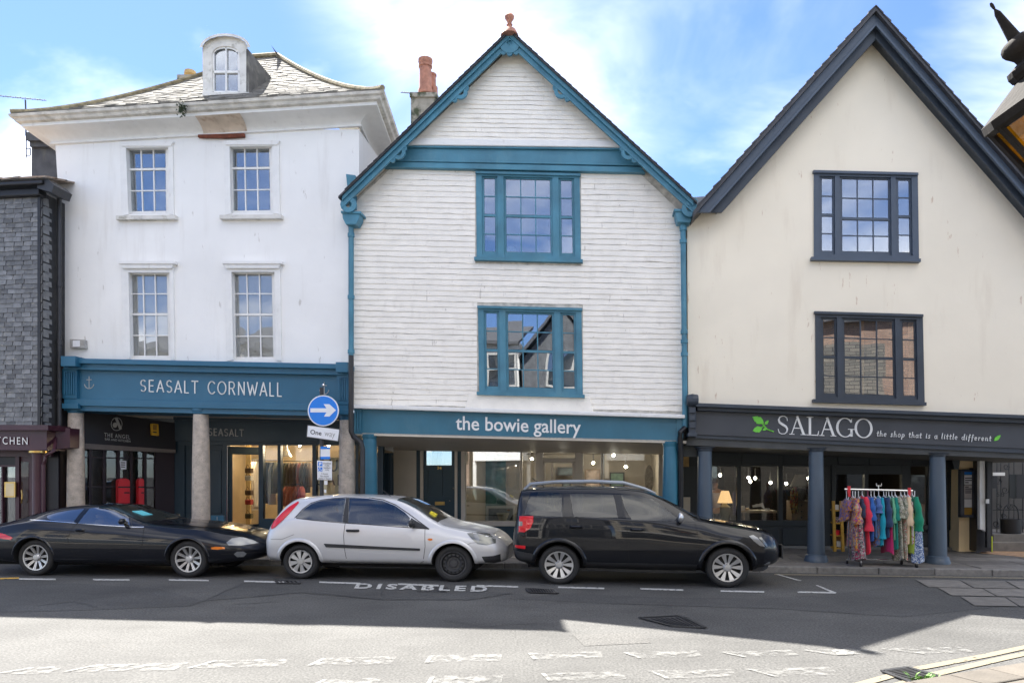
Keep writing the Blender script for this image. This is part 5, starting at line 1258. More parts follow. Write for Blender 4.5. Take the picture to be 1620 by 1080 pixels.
MB().pr(1562, 716, 1567.5, 866, -1.7, .1).build('black_jamb', m_iron, ch_); MB().pr(1560.5, 789, 1565, 796, -1.66, .06).build('door_bell', m_white, ch_)
MB().pr(1569, 848, 1570.5, 873, -1.6, .02).build('yellow_strip', M('lime_strip', (.5, .55, .03), .5), ch_)
MB().pr(1568, 700, 1960, 880, -4.2, .1).build('passage_wall', M('passage_grey', (.085, .08, .075), .8, .15, 2), ch_)
stp = MB(); stp.pr(1572, 845, 1700, 872, -2.6, 1.6); stp.build('step', m_paving, ch_)
stp = MB(); stp.pr(1570, 858, 1700, 876, -2.3, .4); stp.build('step', m_paving, ch_)
gt = thing('iron_gate', W(1590, 780, -3.2), 'wrought iron scroll gate in the dark passage at the right edge', 'gate')
def gfn(x, y_): return W(x, y_, -3.2)
for x in (1577, 1583, 1596, 1604, 1618, 1632): MB().tube([gfn(x, 726), gfn(x, 845)], .011, 5).build('upright', m_black, gt)
for y_ in (726, 806, 842): MB().tube([gfn(1570, y_), gfn(1640, y_)], .012, 5).build('rail', m_black, gt)
for cx, cy, r_ in [(1579, 760, 6), (1590, 775, 6), (1580, 800, 5), (1597, 800, 5), (1576, 828, 6), (1592, 738, 5), (1588, 815, 5), (1606, 775, 6)]:
    MB().tube([gfn(cx + r_ * (1 - t_ * .7) * math.cos(t_ * 8), cy + r_ * (1 - t_ * .7) * math.sin(t_ * 8)) for t_ in np.linspace(0, 1, 16)], .010, 5).build('scroll', m_black, gt)
text_px('58', [(1576, 778), (1589, 778.3), (1589, 785.5), (1576, 785.2)], -3.17, m_black, gt, weight=.01)
lp = thing('wall_lamp', W(1578, 752, -3.0), 'small square lamp with white glass in the dark passage', 'lamp')
MB().pr(1571, 747, 1590, 752, -3.0, .06).build('glass', m_white, lp); MB().pr(1570, 752, 1578, 772, -3.02, .1).build('body', m_black, lp)
bp = thing('basket', W(1600, 845, -2.9), 'dark shopping basket with a tall hoop handle on the passage step', 'basket')
c = W(1599, 844, -2.9)
MB().lathe((c.x, c.y, 0), [(.19, c.z), (.215, c.z + .2), (.22, c.z + .32), (.19, c.z + .3)], 16).build('body', m_black, bp, smooth=30)
MB().tube([c + Vector((.17 * math.cos(a), 0, .30 + .34 * math.sin(a) ** .6 if math.sin(a) > 0 else .3)) for a in np.linspace(0, math.pi, 13)], .014, 6).build('handle', m_black, bp)
bx = thing('wall_cabinet', W(1614, 770, -3.0), 'black box fixed to the passage wall at the right edge', 'cabinet')
MB().pr(1608, 750, 1640, 788, -3.0, .3).build('body', m_black, bx)

# ------------------------------------------------------------------ parked cars
def paint(name, col, rough=.25, metal=0.0, coat=1.0):
    m, t, b = node_mat(name); b.inputs['Base Color'].default_value = (*col, 1); b.inputs['Roughness'].default_value = rough; b.inputs['Metallic'].default_value = metal
    b.inputs['Specular IOR Level'].default_value = .5 if metal else .15; b.inputs['Coat Weight'].default_value = coat; b.inputs['Coat Roughness'].default_value = .02; b.inputs['Coat IOR'].default_value = 1.5
    N, L = t.nodes.new, t.links.new
    g = N('ShaderNodeNewGeometry'); n = N('ShaderNodeTexNoise'); n.inputs['Scale'].default_value = 2.2; n.inputs['Detail'].default_value = 1; L(g.outputs['Position'], n.inputs['Vector'])
    bp = N('ShaderNodeBump'); bp.inputs['Strength'].default_value = .06; bp.inputs['Distance'].default_value = .02; L(n.outputs['Fac'], bp.inputs['Height']); L(bp.outputs[0], b.inputs['Coat Normal'])
    return m
m_carblack = paint('black_car_paint', (0.005, 0.006, 0.010), .35, 0, .75)
m_carblack2 = paint('black_suv_paint', (0.005, 0.006, 0.009), .35, 0, .75)
m_silver = paint('silver_car_paint', (0.60, 0.60, 0.61), .38, .35, .7)
m_cglass = glass('car_glass', .10, (.42, .47, .46), .10, 1.6)
m_cglass_coupe = glass('coupe_glass', .22, (.5, .5, .46), .10, 1.6)
m_cglass_suv = glass('suv_glass', .025, (.30, .34, .33), .12, 1.6)
m_screen = glass('windscreen_glass', .10, dark=(0.03, 0.032, 0.028), wob=.03)
m_tyre = M('tyre_rubber', (0.020, 0.020, 0.021), .75, .2, 8)
m_liner = M('wheel_well', (0.006, 0.006, 0.006), .95)
m_rim = M('alloy_rim', (0.62, 0.62, 0.62), .32, .06, 8, metal=.75)
m_rimdark = M('dark_wheel_metal', (0.030, 0.030, 0.032), .6)  # dark tone of the rim barrels and wheel bolts
m_steel = M('black_steel_wheel', (0.045, 0.046, 0.05), .5)
m_plastic = M('black_trim_plastic', (0.022, 0.023, 0.026), .55, .1, 8)
m_tail = paint('red_lamp_lens', (0.62, 0.012, 0.02), .15)
m_lamp = paint('clear_lamp_lens', (0.20, 0.21, 0.22), .12, .3)
m_lampdark = paint('smoked_lamp_lens', (0.16, 0.165, 0.15), .12, .4)
m_amber = paint('amber_lens', (0.75, 0.20, 0.02), .2)
m_gap = M('panel_gap', (0.008, 0.008, 0.008), .9)
m_gap_soft = M('panel_gap_grey', (0.16, 0.16, 0.165), .9)
def pchip(xs, ys, x):
    xs, ys = np.array(xs, float), np.array(ys, float); h = np.diff(xs); d = np.diff(ys) / h; m = np.zeros(len(xs))
    for i in range(1, len(xs) - 1):
        if d[i - 1] * d[i] > 0:
            w1, w2 = 2 * h[i] + h[i - 1], h[i] + 2 * h[i - 1]; m[i] = (w1 + w2) / (w1 / d[i - 1] + w2 / d[i])
    m[0], m[-1] = d[0], d[-1]
    i = np.clip(np.searchsorted(xs, x) - 1, 0, len(xs) - 2); t = (x - xs[i]) / h[i]
    return (2 * t**3 - 3 * t**2 + 1) * ys[i] + (t**3 - 2 * t**2 + t) * h[i] * m[i] + (-2 * t**3 + 3 * t**2) * ys[i + 1] + (t**3 - t**2) * h[i] * m[i + 1]
class Car:
    def __init__(s, name, label, px_r, px_f, d, yaw, keys, wb_key, wy, r, paint_m, group='cars parked along the kerb'):
        s.yaw = R(yaw); f = Vector((math.cos(s.yaw), -math.sin(s.yaw), 0)); l = Vector((math.sin(s.yaw), math.cos(s.yaw), 0))
        p = Vector(((px_r - CX) / F_PX * d, d, 0)); s.root_pos = p + l * wy; s.f, s.l, s.wy = f, l, wy
        u = (px_f - CX) / F_PX; s.wb = (u * p.y - p.x) / (f.x - u * f.y)
        k = s.wb / wb_key
        s.keys = [[row[0] * k] + list(row[1:]) for row in keys]; s.cols = list(zip(*s.keys)); s.r = r; s.paint = paint_m
        s.root = thing(name, (0, 0, 0), label, 'car', group)
        s.cache = {}
    def lo(s, x, y, wy=None):                # photo point on the vertical plane wy to the side of the car's middle -> (x, z)
        wy = s.wy if wy is None else wy
        u = (x - CX) / F_PX; q = s.root_pos - s.l * wy
        t = (u * q.y - q.x) / (s.f.x - u * s.f.y); dd = q.y + s.f.y * t
        return t, EYE + (HY - y) / F_PX * dd
    def sec(s, x):
        k = round(float(x), 3)
        if k in s.cache: return s.cache[k]
        x = min(max(x, s.cols[0][0]), s.cols[0][-1])
        zb, wm, zm, wb, zl, we, ze, zt = [float(pchip(s.cols[0], c, x)) for c in s.cols[1:]]
        P = [(0, zb), (wm * .80, zb), (wm * .955, zb + .05), (wm * .985, zb + .14), (wm, zm), (wm * .5 + wb * .5 + .012, zm * .45 + zl * .55), (wb, zl - .005), (wb - .012, zl + .012), (we * .6 + wb * .4 + .008, ze * .6 + zl * .4), (we, ze), (we * .86, ze * .35 + zt * .65), (we * .5, zt - .008), (0, zt)]
        for _ in range(2):
            Q = [P[0]]
            for a, b in zip(P, P[1:]): Q += [(a[0] * .75 + b[0] * .25, a[1] * .75 + b[1] * .25), (a[0] * .25 + b[0] * .75, a[1] * .25 + b[1] * .75)]
            P = Q + [P[-1]]
        a = np.array(P); s.cache[k] = a; return a
    def sy(s, x, z):
        a = s.sec(x); i = int(np.argmax(a[:, 0] > .75 * a[:, 0].max())); b = a[i:]
        zz = np.maximum.accumulate(b[:, 1] + np.arange(len(b)) * 1e-6); return float(np.interp(z, zz, b[:, 0]))
    def tz(s, x, y):
        a = s.sec(x); j = int(np.argmax(a[:, 0])); b = a[j:][::-1]; return float(np.interp(abs(y), b[:, 0], b[:, 1]))
    def body(s, name='body', n=84, arch=None, mat=None, holes=(), inner=None, wy=.66):
        x0, x1 = s.cols[0][0], s.cols[0][-1]
        xs = [x0 + (x1 - x0) * (.5 - .5 * math.cos(math.pi * i / n)) * .35 + (x1 - x0) * i / n * .65 for i in range(n + 1)]
        rings = []
        for x in xs:
            a = s.sec(x); rings.append([Vector((x, -p[0], p[1])) for p in a] + [Vector((x, p[0], p[1])) for p in a[-2:0:-1]])
        mb = MB(); mb.loft(rings)
        ob = mb.build(name, [mat or s.paint, m_liner, inner or m_liner], s.root)
        c = MB(); R_ = arch if arch else s.r + .055
        for hx in (0, s.wb):
            for sg in (-1, 1): c.lathe((hx, sg * 1.2, s.r * .95), [(R_, 0), (R_, .78)], 40, Vector((0, -sg, 0)))
        c.v = [(v[0], v[1], s.r * .95 + (v[2] - s.r * .95) * .96) for v in c.v]
        for h in holes:                      # window openings right through the cabin
            P = [s.lo(x, y, wy) for x, y in h]; c.prism([Vector((x, -1.3, z)) for x, z in P], 2.6, Vector((0, 1, 0)), 1)
        cut = c.build('cutter', [m_liner, inner or m_liner]); done = False
        for solver in ('EXACT', 'FAST', 'FLOAT'):
            try:
                bo = ob.modifiers.new('arch', 'BOOLEAN'); bo.operation = 'DIFFERENCE'; bo.object = cut; bo.solver = solver
            except Exception: ob.modifiers.clear(); continue
            try: bo.material_mode = 'TRANSFER'
            except Exception: pass
            bpy.context.view_layer.update()
            me = bpy.data.meshes.new_from_object(ob.evaluated_get(bpy.context.evaluated_depsgraph_get())); ob.modifiers.clear()
            yy = [abs(v.co.y) for v in me.vertices]
            print('boolean', name, s.root.name, solver, len(me.vertices), max(yy) if yy else None)
            if yy and max(yy) < 1.0 and len(me.vertices) > 1000:
                old = ob.data; ob.data = me; bpy.data.meshes.remove(old); done = True; break
        bpy.data.objects.remove(cut)
        for p in ob.data.polygons: p.use_smooth = True
        try: ob.data.set_sharp_from_angle(angle=R(38))
        except Exception: pass
        return ob
    def patch(s, pts, off, mat, name, parent=None, nx=26, nz=8, both=True, px=True, wy=None):
        """a panel that follows the side of the body: outline in the photograph (px) or in (x, z)"""
        P = [s.lo(x, y, wy) for x, y in pts] if px else pts
        x0, x1 = min(p[0] for p in P), max(p[0] for p in P); out_ = None
        def span(x):
            zs = []
            for a, b in zip(P, P[1:] + P[:1]):
                if (a[0] - x) * (b[0] - x) <= 0 and a[0] != b[0]: zs.append(a[1] + (b[1] - a[1]) * (x - a[0]) / (b[0] - a[0]))
            return (min(zs), max(zs)) if zs else None
        xs = sorted(set([x0 + (x1 - x0) * (1e-3 + i / nx * .998) for i in range(nx + 1)] + [min(max(p[0], x0 + (x1 - x0) * 1e-3), x1 - (x1 - x0) * 1e-3) for p in P]))
        for sg in ((-1, 1) if both else (-1,)):
            mb = MB(); cols_ = []
            for x in xs:
                a, b = span(x); zz = [a + (b - a) * j / nz for j in range(nz + 1)]
                cols_.append([Vector((x, sg * (s.sy(x, z) - .012), z)) for z in (zz[0],)] + [Vector((x, sg * (s.sy(x, z) + off), z)) for z in zz] + [Vector((x, sg * (s.sy(x, z) - .012), z)) for z in (zz[-1],)])
            mb.loft(cols_, open_=True)
            o = mb.build(name, mat, parent or s.root, smooth=35)
            out_ = out_ or o
        return out_
    def line(s, pts, w, mat, name, off=.0025, px=True, wy=None, both=True):
        P = [s.lo(x, y, wy) for x, y in pts] if px else pts
        D = []
        for a, b in zip(P, P[1:]):
            n = max(2, int(math.hypot(b[0] - a[0], b[1] - a[1]) / .05)); D += [(a[0] + (b[0] - a[0]) * i / n, a[1] + (b[1] - a[1]) * i / n) for i in range(n)]
        D.append(P[-1])
        for sg in ((-1, 1) if both else (-1,)):
            mb = MB(); A = []
            for i, p in enumerate(D):
                a, b = D[max(0, i - 1)], D[min(len(D) - 1, i + 1)]; dx, dz = b[0] - a[0], b[1] - a[1]; l = math.hypot(dx, dz) or 1; nx, nz = -dz / l * w / 2, dx / l * w / 2
                A.append([Vector((p[0] + k * nx, sg * (s.sy(p[0] + k * nx, p[1] + k * nz) + off), p[1] + k * nz)) for k in (-1, 1)])
            mb.loft(A, open_=True); o = mb.build(name, mat, s.root)
        return o
    def top(s, x0, x1, name, mat, shrink=.96, off=.006, n=14, m=14, front=None, parent=None, wfun=None):
        mb = MB(); rows = []
        for i in range(n + 1):
            x = x0 + (x1 - x0) * i / n; a = s.sec(x); we = float(pchip(s.cols[0], s.cols[6], x)) * shrink
            if wfun: we = wfun(i / n, we)
            e = .03; dz = (s.tz(min(x + e, s.cols[0][-1]), 0) - s.tz(max(x - e, s.cols[0][0]), 0)) / (2 * e); nn = Vector((-dz, 0, 1)).normalized() * off
            rows.append([Vector((x, we * (-1 + 2 * j / m), s.tz(x, we * (-1 + 2 * j / m)))) + nn for j in range(m + 1)])
        mb.loft(rows, open_=True); return mb.build(name, mat, parent or s.root, smooth=40)
    def wheel(s, hx, style, sg=-1, tilt=0.0):
        r = s.r; ax = Vector((0, sg, 0)); c = Vector((hx, sg * (s.wy - .20), r)); q = .95
        def sq(mb):
            mb.v = [(v[0], v[1], v[2] * q) for v in mb.v]; return mb
        t = MB().lathe(c, [(r * .64, .0), (r * .93, -.005), (r * .985, .02), (r, .05), (r, .16), (r * .98, .185), (r * .90, .205), (r * .76, .205), (r * .70, .19), (r * .69, .16), (r * .69, .10)], 44, ax, caps=False)
        w = sq(t).build('wheel', m_tyre, s.root, smooth=50)
        b = MB().lathe(c, [(r * .69, .05), (r * .69, .18), (r * .66, .17), (r * .64, .10), (.0, .09)], 40, ax)
        rim_m = m_rim if style != 'steel' else m_steel
        sq(b).build('rim_barrel', m_rimdark if style != 'steel' else m_steel, w, smooth=40)
        ro = r * (.70 if style != 'cap' else .66)
        lip = MB().lathe(c, [(ro, .185), (ro, .198), (ro - .018, .196), (ro - .022, .175)], 44, ax, caps=False); sq(lip).build('rim', rim_m, w, smooth=40)
        X, Z = Vector((1, 0, 0)), Vector((0, 0, 1))
        def pol(rr, a, h): return c + ax * h + (X * math.cos(a) + Z * math.sin(a)) * rr
        sp = MB()
        if style == 'ten':
            for i in range(10):
                a = 2 * math.pi * i / 10 + .16
                for k in (-1, 1):
                    sp.prism([pol(.045, a + k * .20 - .12, .150), pol(.045, a + k * .20 + .12, .150), pol(ro - .012, a + k * .062 + .046, .185), pol(ro - .012, a + k * .062 - .046, .185)], .03, -ax)
        elif style == 'five':
            for i in range(5):
                a = 2 * math.pi * i / 5 + .30
                for k in (-1, 1):
                    sp.prism([pol(.05, a + k * .25 - .22, .150), pol(.05, a + k * .25 + .22, .150), pol(ro - .012, a + k * .29 + .17, .188), pol(ro - .012, a + k * .29 - .17, .188)], .03, -ax)
        elif style == 'cap':
            for i in range(8):
                a = 2 * math.pi * i / 8 + .2
                sp.prism([pol(.05, a - .35, .185), pol(.05, a + .35, .185), pol(ro * .62, a + .25, .192), pol(ro - .01, a + .24, .185), pol(ro - .01, a - .24, .185), pol(ro * .62, a - .25, .192)], .02, -ax)
            sp.lathe(c, [(ro, .17), (ro, .19), (ro * .9, .186), (ro * .9, .17)], 36, ax, caps=False)
        elif style == 'steel':
            sp.lathe(c, [(r * .66, .13), (r * .56, .16), (r * .44, .165), (r * .36, .13), (r * .26, .12), (r * .2, .15), (.001, .155)], 36, ax)
        sq(sp).build('spokes' if style != 'steel' else 'disc', rim_m, w, smooth=30)
        if style == 'steel':
            h = MB()
            for i in range(14): h.lathe(pol(r * .50, 2 * math.pi * i / 14, .16), [(.017, 0), (.017, .010), (.001, .010)], 8, ax)
            sq(h).build('vent_hole', m_gap, w)
        else:
            hb = MB().lathe(c, [(.062, .14), (.060, .175), (.045, .19), (.001, .192)], 20, ax); sq(hb).build('hub_cap', rim_m, w, smooth=40)
            if style in ('ten', 'five'):
                bm_ = MB()
                for i in range(5): bm_.lathe(pol(.048, 2 * math.pi * i / 5 + .5, .172), [(.009, 0), (.009, .012), (.001, .012)], 8, ax)
                sq(bm_).build('wheel_bolt', m_rimdark, w)
            if style == 'cap': sq(MB().lathe(c, [(.055, .19), (.05, .2), (.001, .203)], 20, ax)).build('cap_badge', m_grey_plastic, w, smooth=40)
        return w
    def ring(s, hx, r0, r1, off, mat, name, a0=0, a1=180, n=28):
        for sg in (-1, 1):
            mb = MB(); rows = []
            zc_ = s.r * .95
            for i in range(n + 1):
                a = R(a0 + (a1 - a0) * i / n); row = []
                for rr, of in ((r0 - .002, -.03), (r0, off), ((r0 + r1) / 2, off + .004), (r1, off * .3), (r1 + .01, -.01)):
                    x, z = hx + rr * math.cos(a), zc_ + rr * math.sin(a) * .96; row.append(Vector((x, sg * (s.sy(x, z) + of), z)))
                rows.append(row)
            mb.loft(rows, open_=True); mb.build(name, mat, s.root, smooth=50)
    def mirror(s, px, py, w, h, mat, wy=None, cap_mat=None):
        x, z = s.lo(px, py, wy or s.wy + .08); y = s.sy(x, z)
        for sg in (-1, 1):
            mb = MB(); rings = []
            for i in range(9):
                t = -1 + 2 * i / 8; k = math.sqrt(max(0.02, 1 - abs(t) ** 2.6)); rings.append([Vector((x + (.5 * .11 * math.cos(a) * k) * (1 if math.cos(a) > 0 else .6), sg * (y + .13 + t * w / 2), z + h / 2 * math.sin(a) * k)) for a in np.linspace(0, 2 * math.pi, 14, endpoint=False)])
            mb.loft(rings); mb.obox((x + .01, sg * (y + .02), z - h * .25), (.025, 0, 0), (0, .07, 0), (0, 0, .018))
            mb.build('wing_mirror', mat, s.root, smooth=50)
    def handle(s, px, py, l, mat, wy=None, h=.018):
        x, z = s.lo(px, py, wy)
        for sg in (-1, 1):
            y = s.sy(x, z); mb = MB(); mb.tube([Vector((x - l / 2, sg * (y - .005), z)), Vector((x - l * .38, sg * (y + .028), z + .003)), Vector((x + l * .38, sg * (y + .028), z + .003)), Vector((x + l / 2, sg * (y - .005), z))], h, 7); mb.build('door_handle', mat, s.root, smooth=True)
    def finish(s):
        s.root.location = s.root_pos; s.root.rotation_euler = (0, 0, -s.yaw); WORLD[s.root.name] = s.root_pos
def seats(car, xs, z0, mat, h=.30, ys=(-.36, .36)):
    for x in xs:
        for y in ys:
            rings = [[Vector((x - .10 * k + .05 * math.cos(a) * w, y + .22 * w * math.sin(a), z0 - .12 + (h + .02) * k)) for a in np.linspace(0, 2 * math.pi, 14, endpoint=False)] for k, w in ((0, 1), (.4, 1.02), (.62, .85), (.68, .45), (.72, .5), (.78, .62), (.95, .58), (1.0, .3))]
            MB().loft(rings).build('seat', mat, car.root, smooth=50)
def steering(car, x, z, y=-.36):
    MB().tube([Vector((x + .05 * math.cos(a), y + .18 * math.sin(a), z + .17 * math.cos(a))) for a in np.linspace(0, 2 * math.pi, 20, endpoint=False)], .014, 6, close=True).build('steering_wheel', m_plastic, car.root)
def under(car, z0, z1, w, x0, x1):
    MB().box(x0, x1, -w, w, z0, z1).build('underbody', m_liner, car.root)

# ---- black coupe
keys = [(-1.10, .34, .60, .56, .58, .66, .52, .70, .73), (-1.02, .27, .74, .55, .70, .73, .62, .78, .81), (-.6, .22, .855, .55, .80, .81, .66, .875, .91), (-.25, .20, .872, .56, .81, .87, .61, .985, 1.02), (.1, .20, .872, .58, .80, .90, .585, 1.075, 1.115), (.45, .19, .868, .58, .79, .90, .57, 1.13, 1.178), (.75, .19, .863, .57, .785, .885, .57, 1.145, 1.196), (1.05, .19, .860, .57, .78, .87, .575, 1.115, 1.172), (1.35, .19, .86, .57, .78, .855, .61, 1.02, 1.08), (1.65, .19, .862, .57, .778, .842, .69, .915, .965), (1.9, .19, .866, .57, .775, .83, .73, .855, .897), (2.3, .19, .868, .57, .77, .805, .68, .835, .872), (2.8, .20, .86, .54, .755, .76, .63, .79, .825), (3.1, .22, .825, .51, .71, .70, .57, .735, .768), (3.35, .25, .75, .48, .64, .655, .50, .69, .722), (3.5, .28, .65, .46, .55, .60, .43, .64, .67), (3.6, .31, .54, .44, .46, .55, .37, .585, .61), (3.66, .34, .42, .42, .35, .50, .29, .525, .545)]
c = Car('black_coupe', 'black two door coupe with ten spoke alloy wheels parked at the left', 55.7, 297.4, 12.35, 5.0, keys, 2.56, .80, .322, m_carblack)
z_ = lambda x, y: (x / 3.682, 780 + y / 3.682)
c.body(arch=.352, holes=[[z_(*p) for p in [(283, 128), (330, 112), (400, 98), (476, 90), (455, 163), (380, 160), (320, 152), (292, 142)]], [z_(*p) for p in [(507, 88), (560, 81), (640, 84), (700, 102), (745, 140), (782, 186), (700, 184), (600, 178), (484, 172)]]], inner=M('cream_leather', (.30, .25, .18), .6), wy=.66); under(c, .17, .30, .62, -.8, 3.1)
for hx, st in ((0, 'ten'), (c.wb, 'ten')):
    for sg in (-1, 1): c.wheel(hx, st, sg)
z_ = lambda x, y: (x / 3.682, 780 + y / 3.682)
c.patch([z_(*p) for p in [(283, 128), (330, 112), (400, 98), (476, 90), (455, 163), (380, 160), (320, 152), (292, 142)]], .006, m_cglass_coupe, 'side_window', wy=.66)
c.patch([z_(*p) for p in [(507, 88), (560, 81), (640, 84), (700, 102), (745, 140), (782, 186), (700, 184), (600, 178), (484, 172)]], .006, m_cglass_coupe, 'side_window', wy=.66)
c.patch([z_(*p) for p in [(478, 90), (505, 88), (482, 172), (457, 164)]], .009, m_carblack, 'pillar', wy=.66)
c.line([z_(*p) for p in [(175, 152), (290, 158), (400, 166), (600, 182), (790, 194), (850, 194)]], .012, m_chrome, 'window_trim', wy=.72)
c.line([z_(*p) for p in [(268, 130), (330, 106), (420, 90), (520, 80), (620, 76), (700, 92), (750, 128), (800, 190)]], .014, m_plastic, 'window_seal', wy=.64)
c.line([z_(*p) for p in [(452, 170), (425, 200), (408, 260), (425, 320), (450, 362), (560, 366)]], .007, m_gap, 'door_gap'); c.line([z_(*p) for p in [(836, 196), (842, 260), (838, 330), (820, 362)]], .007, m_gap, 'door_gap')
c.top(1.12, 1.86, 'windscreen', m_screen, .93); c.top(-.50, .20, 'rear_screen', m_cglass_coupe, .85)
c.top(1.98, 3.50, 'bonnet', m_carblack, .90, .008)
c.mirror(*z_(700, 165), .17, .10, m_carblack); c.handle(*z_(472, 213), .13, m_carblack)
for hx in (0, c.wb): c.ring(hx, .354, .385, .010, m_carblack, 'arch_lip', 8, 172)
c.patch([z_(*p) for p in [(1325, 285), (1345, 262), (1390, 256), (1440, 275), (1470, 296), (1400, 304), (1340, 300)]], .010, m_lamp, 'headlamp', wy=.74, nx=14)
c.patch([z_(*p) for p in [(1237, 313), (1262, 309), (1308, 312), (1312, 322), (1270, 326), (1240, 323)]], .006, m_amber, 'indicator', nx=8, nz=3)
c.patch([z_(*p) for p in [(1370, 352), (1385, 338), (1415, 338), (1430, 352), (1415, 370), (1385, 370)]], .008, m_lamp, 'fog_lamp', wy=.72, nx=8, nz=4)
c.patch([z_(*p) for p in [(-60, 215), (0, 226), (40, 236), (92, 256), (80, 268), (30, 262), (-60, 250)]], .008, m_tail, 'tail_lamp', nx=10, nz=4)
c.line([z_(*p) for p in [(1325, 345), (1540, 345)]], .012, m_gap, 'bumper_gap', wy=.6); c.line([z_(*p) for p in [(340, 405), (980, 412)]], .02, m_plastic, 'sill_edge')
pl = MB().obox((3.665, 0, .40), (.008, 0, 0), (0, .26, 0), (0, 0, .055)).build('number_plate', m_sign_white, c.root)
v, f = font_mesh('BP53', .02); lo, hi = v.min(0), v.max(0)
MB().add([(3.677, -.22 + .22 * (p[0] - lo[0]) / (hi[0] - lo[0]), .365 + .07 * (p[1] - lo[1]) / (hi[1] - lo[1])) for p in v], f).build('plate_lettering', m_black, pl)
MB().tube([Vector((1.84, -.5, .90)), Vector((1.9, -.1, .92)), Vector((1.86, .35, .92))], .010, 5).build('wiper', m_plastic, c.root)
MB().obox((1.55, -.25, c.tz(1.55, .25) + .012), (.10, 0, -.035), (0, .14, 0), (0, 0, .004)).build('windscreen_paper', M('cyan_paper', (.12, .52, .60), .6), c.root)
seats(c, (.95,), .86, M('cream_seat', (.42, .36, .27), .6), .26); steering(c, 1.42, .84)
c.finish()

# ---- silver hatchback
keys = [(-.63, .36, .56, .55, .54, .60, .52, .66, .675), (-.59, .31, .70, .55, .68, .68, .62, .75, .77), (-.53, .29, .77, .56, .73, .77, .66, .86, .885), (-.43, .28, .80, .57, .755, .87, .66, 1.01, 1.04), (-.28, .27, .815, .58, .765, .93, .64, 1.18, 1.22), (-.11, .26, .822, .59, .77, .965, .61, 1.275, 1.32), (.12, .25, .826, .60, .775, .97, .595, 1.30, 1.345), (.5, .25, .83, .60, .778, .955, .59, 1.318, 1.365), (1.0, .25, .83, .60, .778, .93, .59, 1.31, 1.358), (1.5, .25, .83, .60, .776, .905, .60, 1.265, 1.315), (1.8, .25, .828, .60, .77, .89, .64, 1.145, 1.20), (2.1, .25, .826, .60, .76, .87, .69, .965, 1.01), (2.3, .25, .822, .59, .75, .84, .71, .87, .912), (2.6, .26, .812, .58, .735, .79, .66, .815, .853), (2.9, .27, .79, .55, .705, .735, .60, .758, .788), (3.08, .28, .735, .52, .65, .665, .53, .692, .715), (3.18, .30, .62, .49, .56, .58, .45, .605, .62), (3.24, .33, .50, .45, .46, .52, .38, .545, .555)]
c = Car('silver_hatchback', 'silver three door hatchback parked between the black coupe and the black SUV', 475, 716.7, 11.95, 7.0, keys, 2.44, .76, .300, m_silver)
z_ = lambda x, y: (420 + x / 4.263, 770 + y / 4.263)
c.body(arch=.345, holes=[[z_(*p) for p in [(220, 200), (262, 150), (310, 112), (370, 92), (450, 80), (531, 76), (540, 234), (440, 226), (330, 218), (224, 206)]], [z_(*p) for p in [(556, 75), (680, 78), (780, 92), (870, 125), (945, 172), (980, 205), (976, 266), (860, 262), (700, 246), (576, 238)]]], inner=M('grey_cabin', (.05, .05, .055), .8), wy=.66); under(c, .2, .34, .6, -.4, 2.9)
c.wheel(0, 'cap', -1); c.wheel(0, 'cap', 1); c.wheel(c.wb, 'steel', -1); c.wheel(c.wb, 'steel', 1)
z_ = lambda x, y: (420 + x / 4.263, 770 + y / 4.263)
c.patch([z_(*p) for p in [(220, 200), (262, 150), (310, 112), (370, 92), (450, 80), (531, 76), (540, 234), (440, 226), (330, 218), (224, 206)]], .006, m_cglass, 'side_window', wy=.66)
c.patch([z_(*p) for p in [(556, 75), (680, 78), (780, 92), (870, 125), (945, 172), (980, 205), (976, 266), (860, 262), (700, 246), (576, 238)]], .006, m_cglass, 'side_window', wy=.66)
c.patch([z_(*p) for p in [(533, 75), (555, 75), (575, 238), (541, 234)]], .009, m_plastic, 'pillar', wy=.66, nx=10)
c.patch([z_(*p) for p in [(985, 208), (1115, 279), (1050, 274), (978, 266)]], .009, m_plastic, 'mirror_triangle', wy=.70, nx=10)
c.line([z_(*p) for p in [(214, 206), (258, 148), (306, 108), (370, 87), (450, 76), (540, 71), (680, 72), (785, 86), (875, 120), (960, 172), (1116, 279)]], .014, m_plastic, 'window_seal', wy=.65)
c.line([z_(*p) for p in [(216, 208), (330, 222), (540, 240), (700, 250), (1110, 281)]], .010, m_plastic, 'window_seal', wy=.70)
c.line([z_(*p) for p in [(541, 240), (536, 330), (545, 430), (555, 497)]], .008, m_gap, 'door_gap'); c.line([z_(*p) for p in [(1078, 282), (1083, 400), (1068, 500), (1045, 512)]], .008, m_gap, 'door_gap'); c.line([z_(*p) for p in [(440, 492), (470, 502), (700, 508), (1062, 516)]], .007, m_gap_soft, 'sill_gap')
c.patch([z_(*p) for p in [(404, 378), (540, 385), (800, 399), (1050, 411), (1048, 426), (800, 417), (540, 407), (420, 402)]], .014, m_plastic, 'rubbing_strip', nz=3)
c.patch([z_(*p) for p in [(50, 262), (62, 230), (110, 180), (160, 132), (214, 95), (222, 106), (180, 165), (130, 225), (85, 268), (58, 281)]], .010, m_tail, 'tail_lamp', wy=.66, nx=18)
c.line([z_(*p) for p in [(40, 350), (120, 350), (200, 318)]], .007, m_gap_soft, 'bumper_gap'); c.line([z_(*p) for p in [(1340, 402), (1385, 375), (1440, 372)]], .007, m_gap_soft, 'bumper_gap')
c.patch([z_(*p) for p in [(1366, 308), (1430, 304), (1500, 318), (1552, 350), (1556, 376), (1500, 386), (1440, 378), (1400, 345)]], .008, m_lampdark, 'headlamp', wy=.66, nx=16)
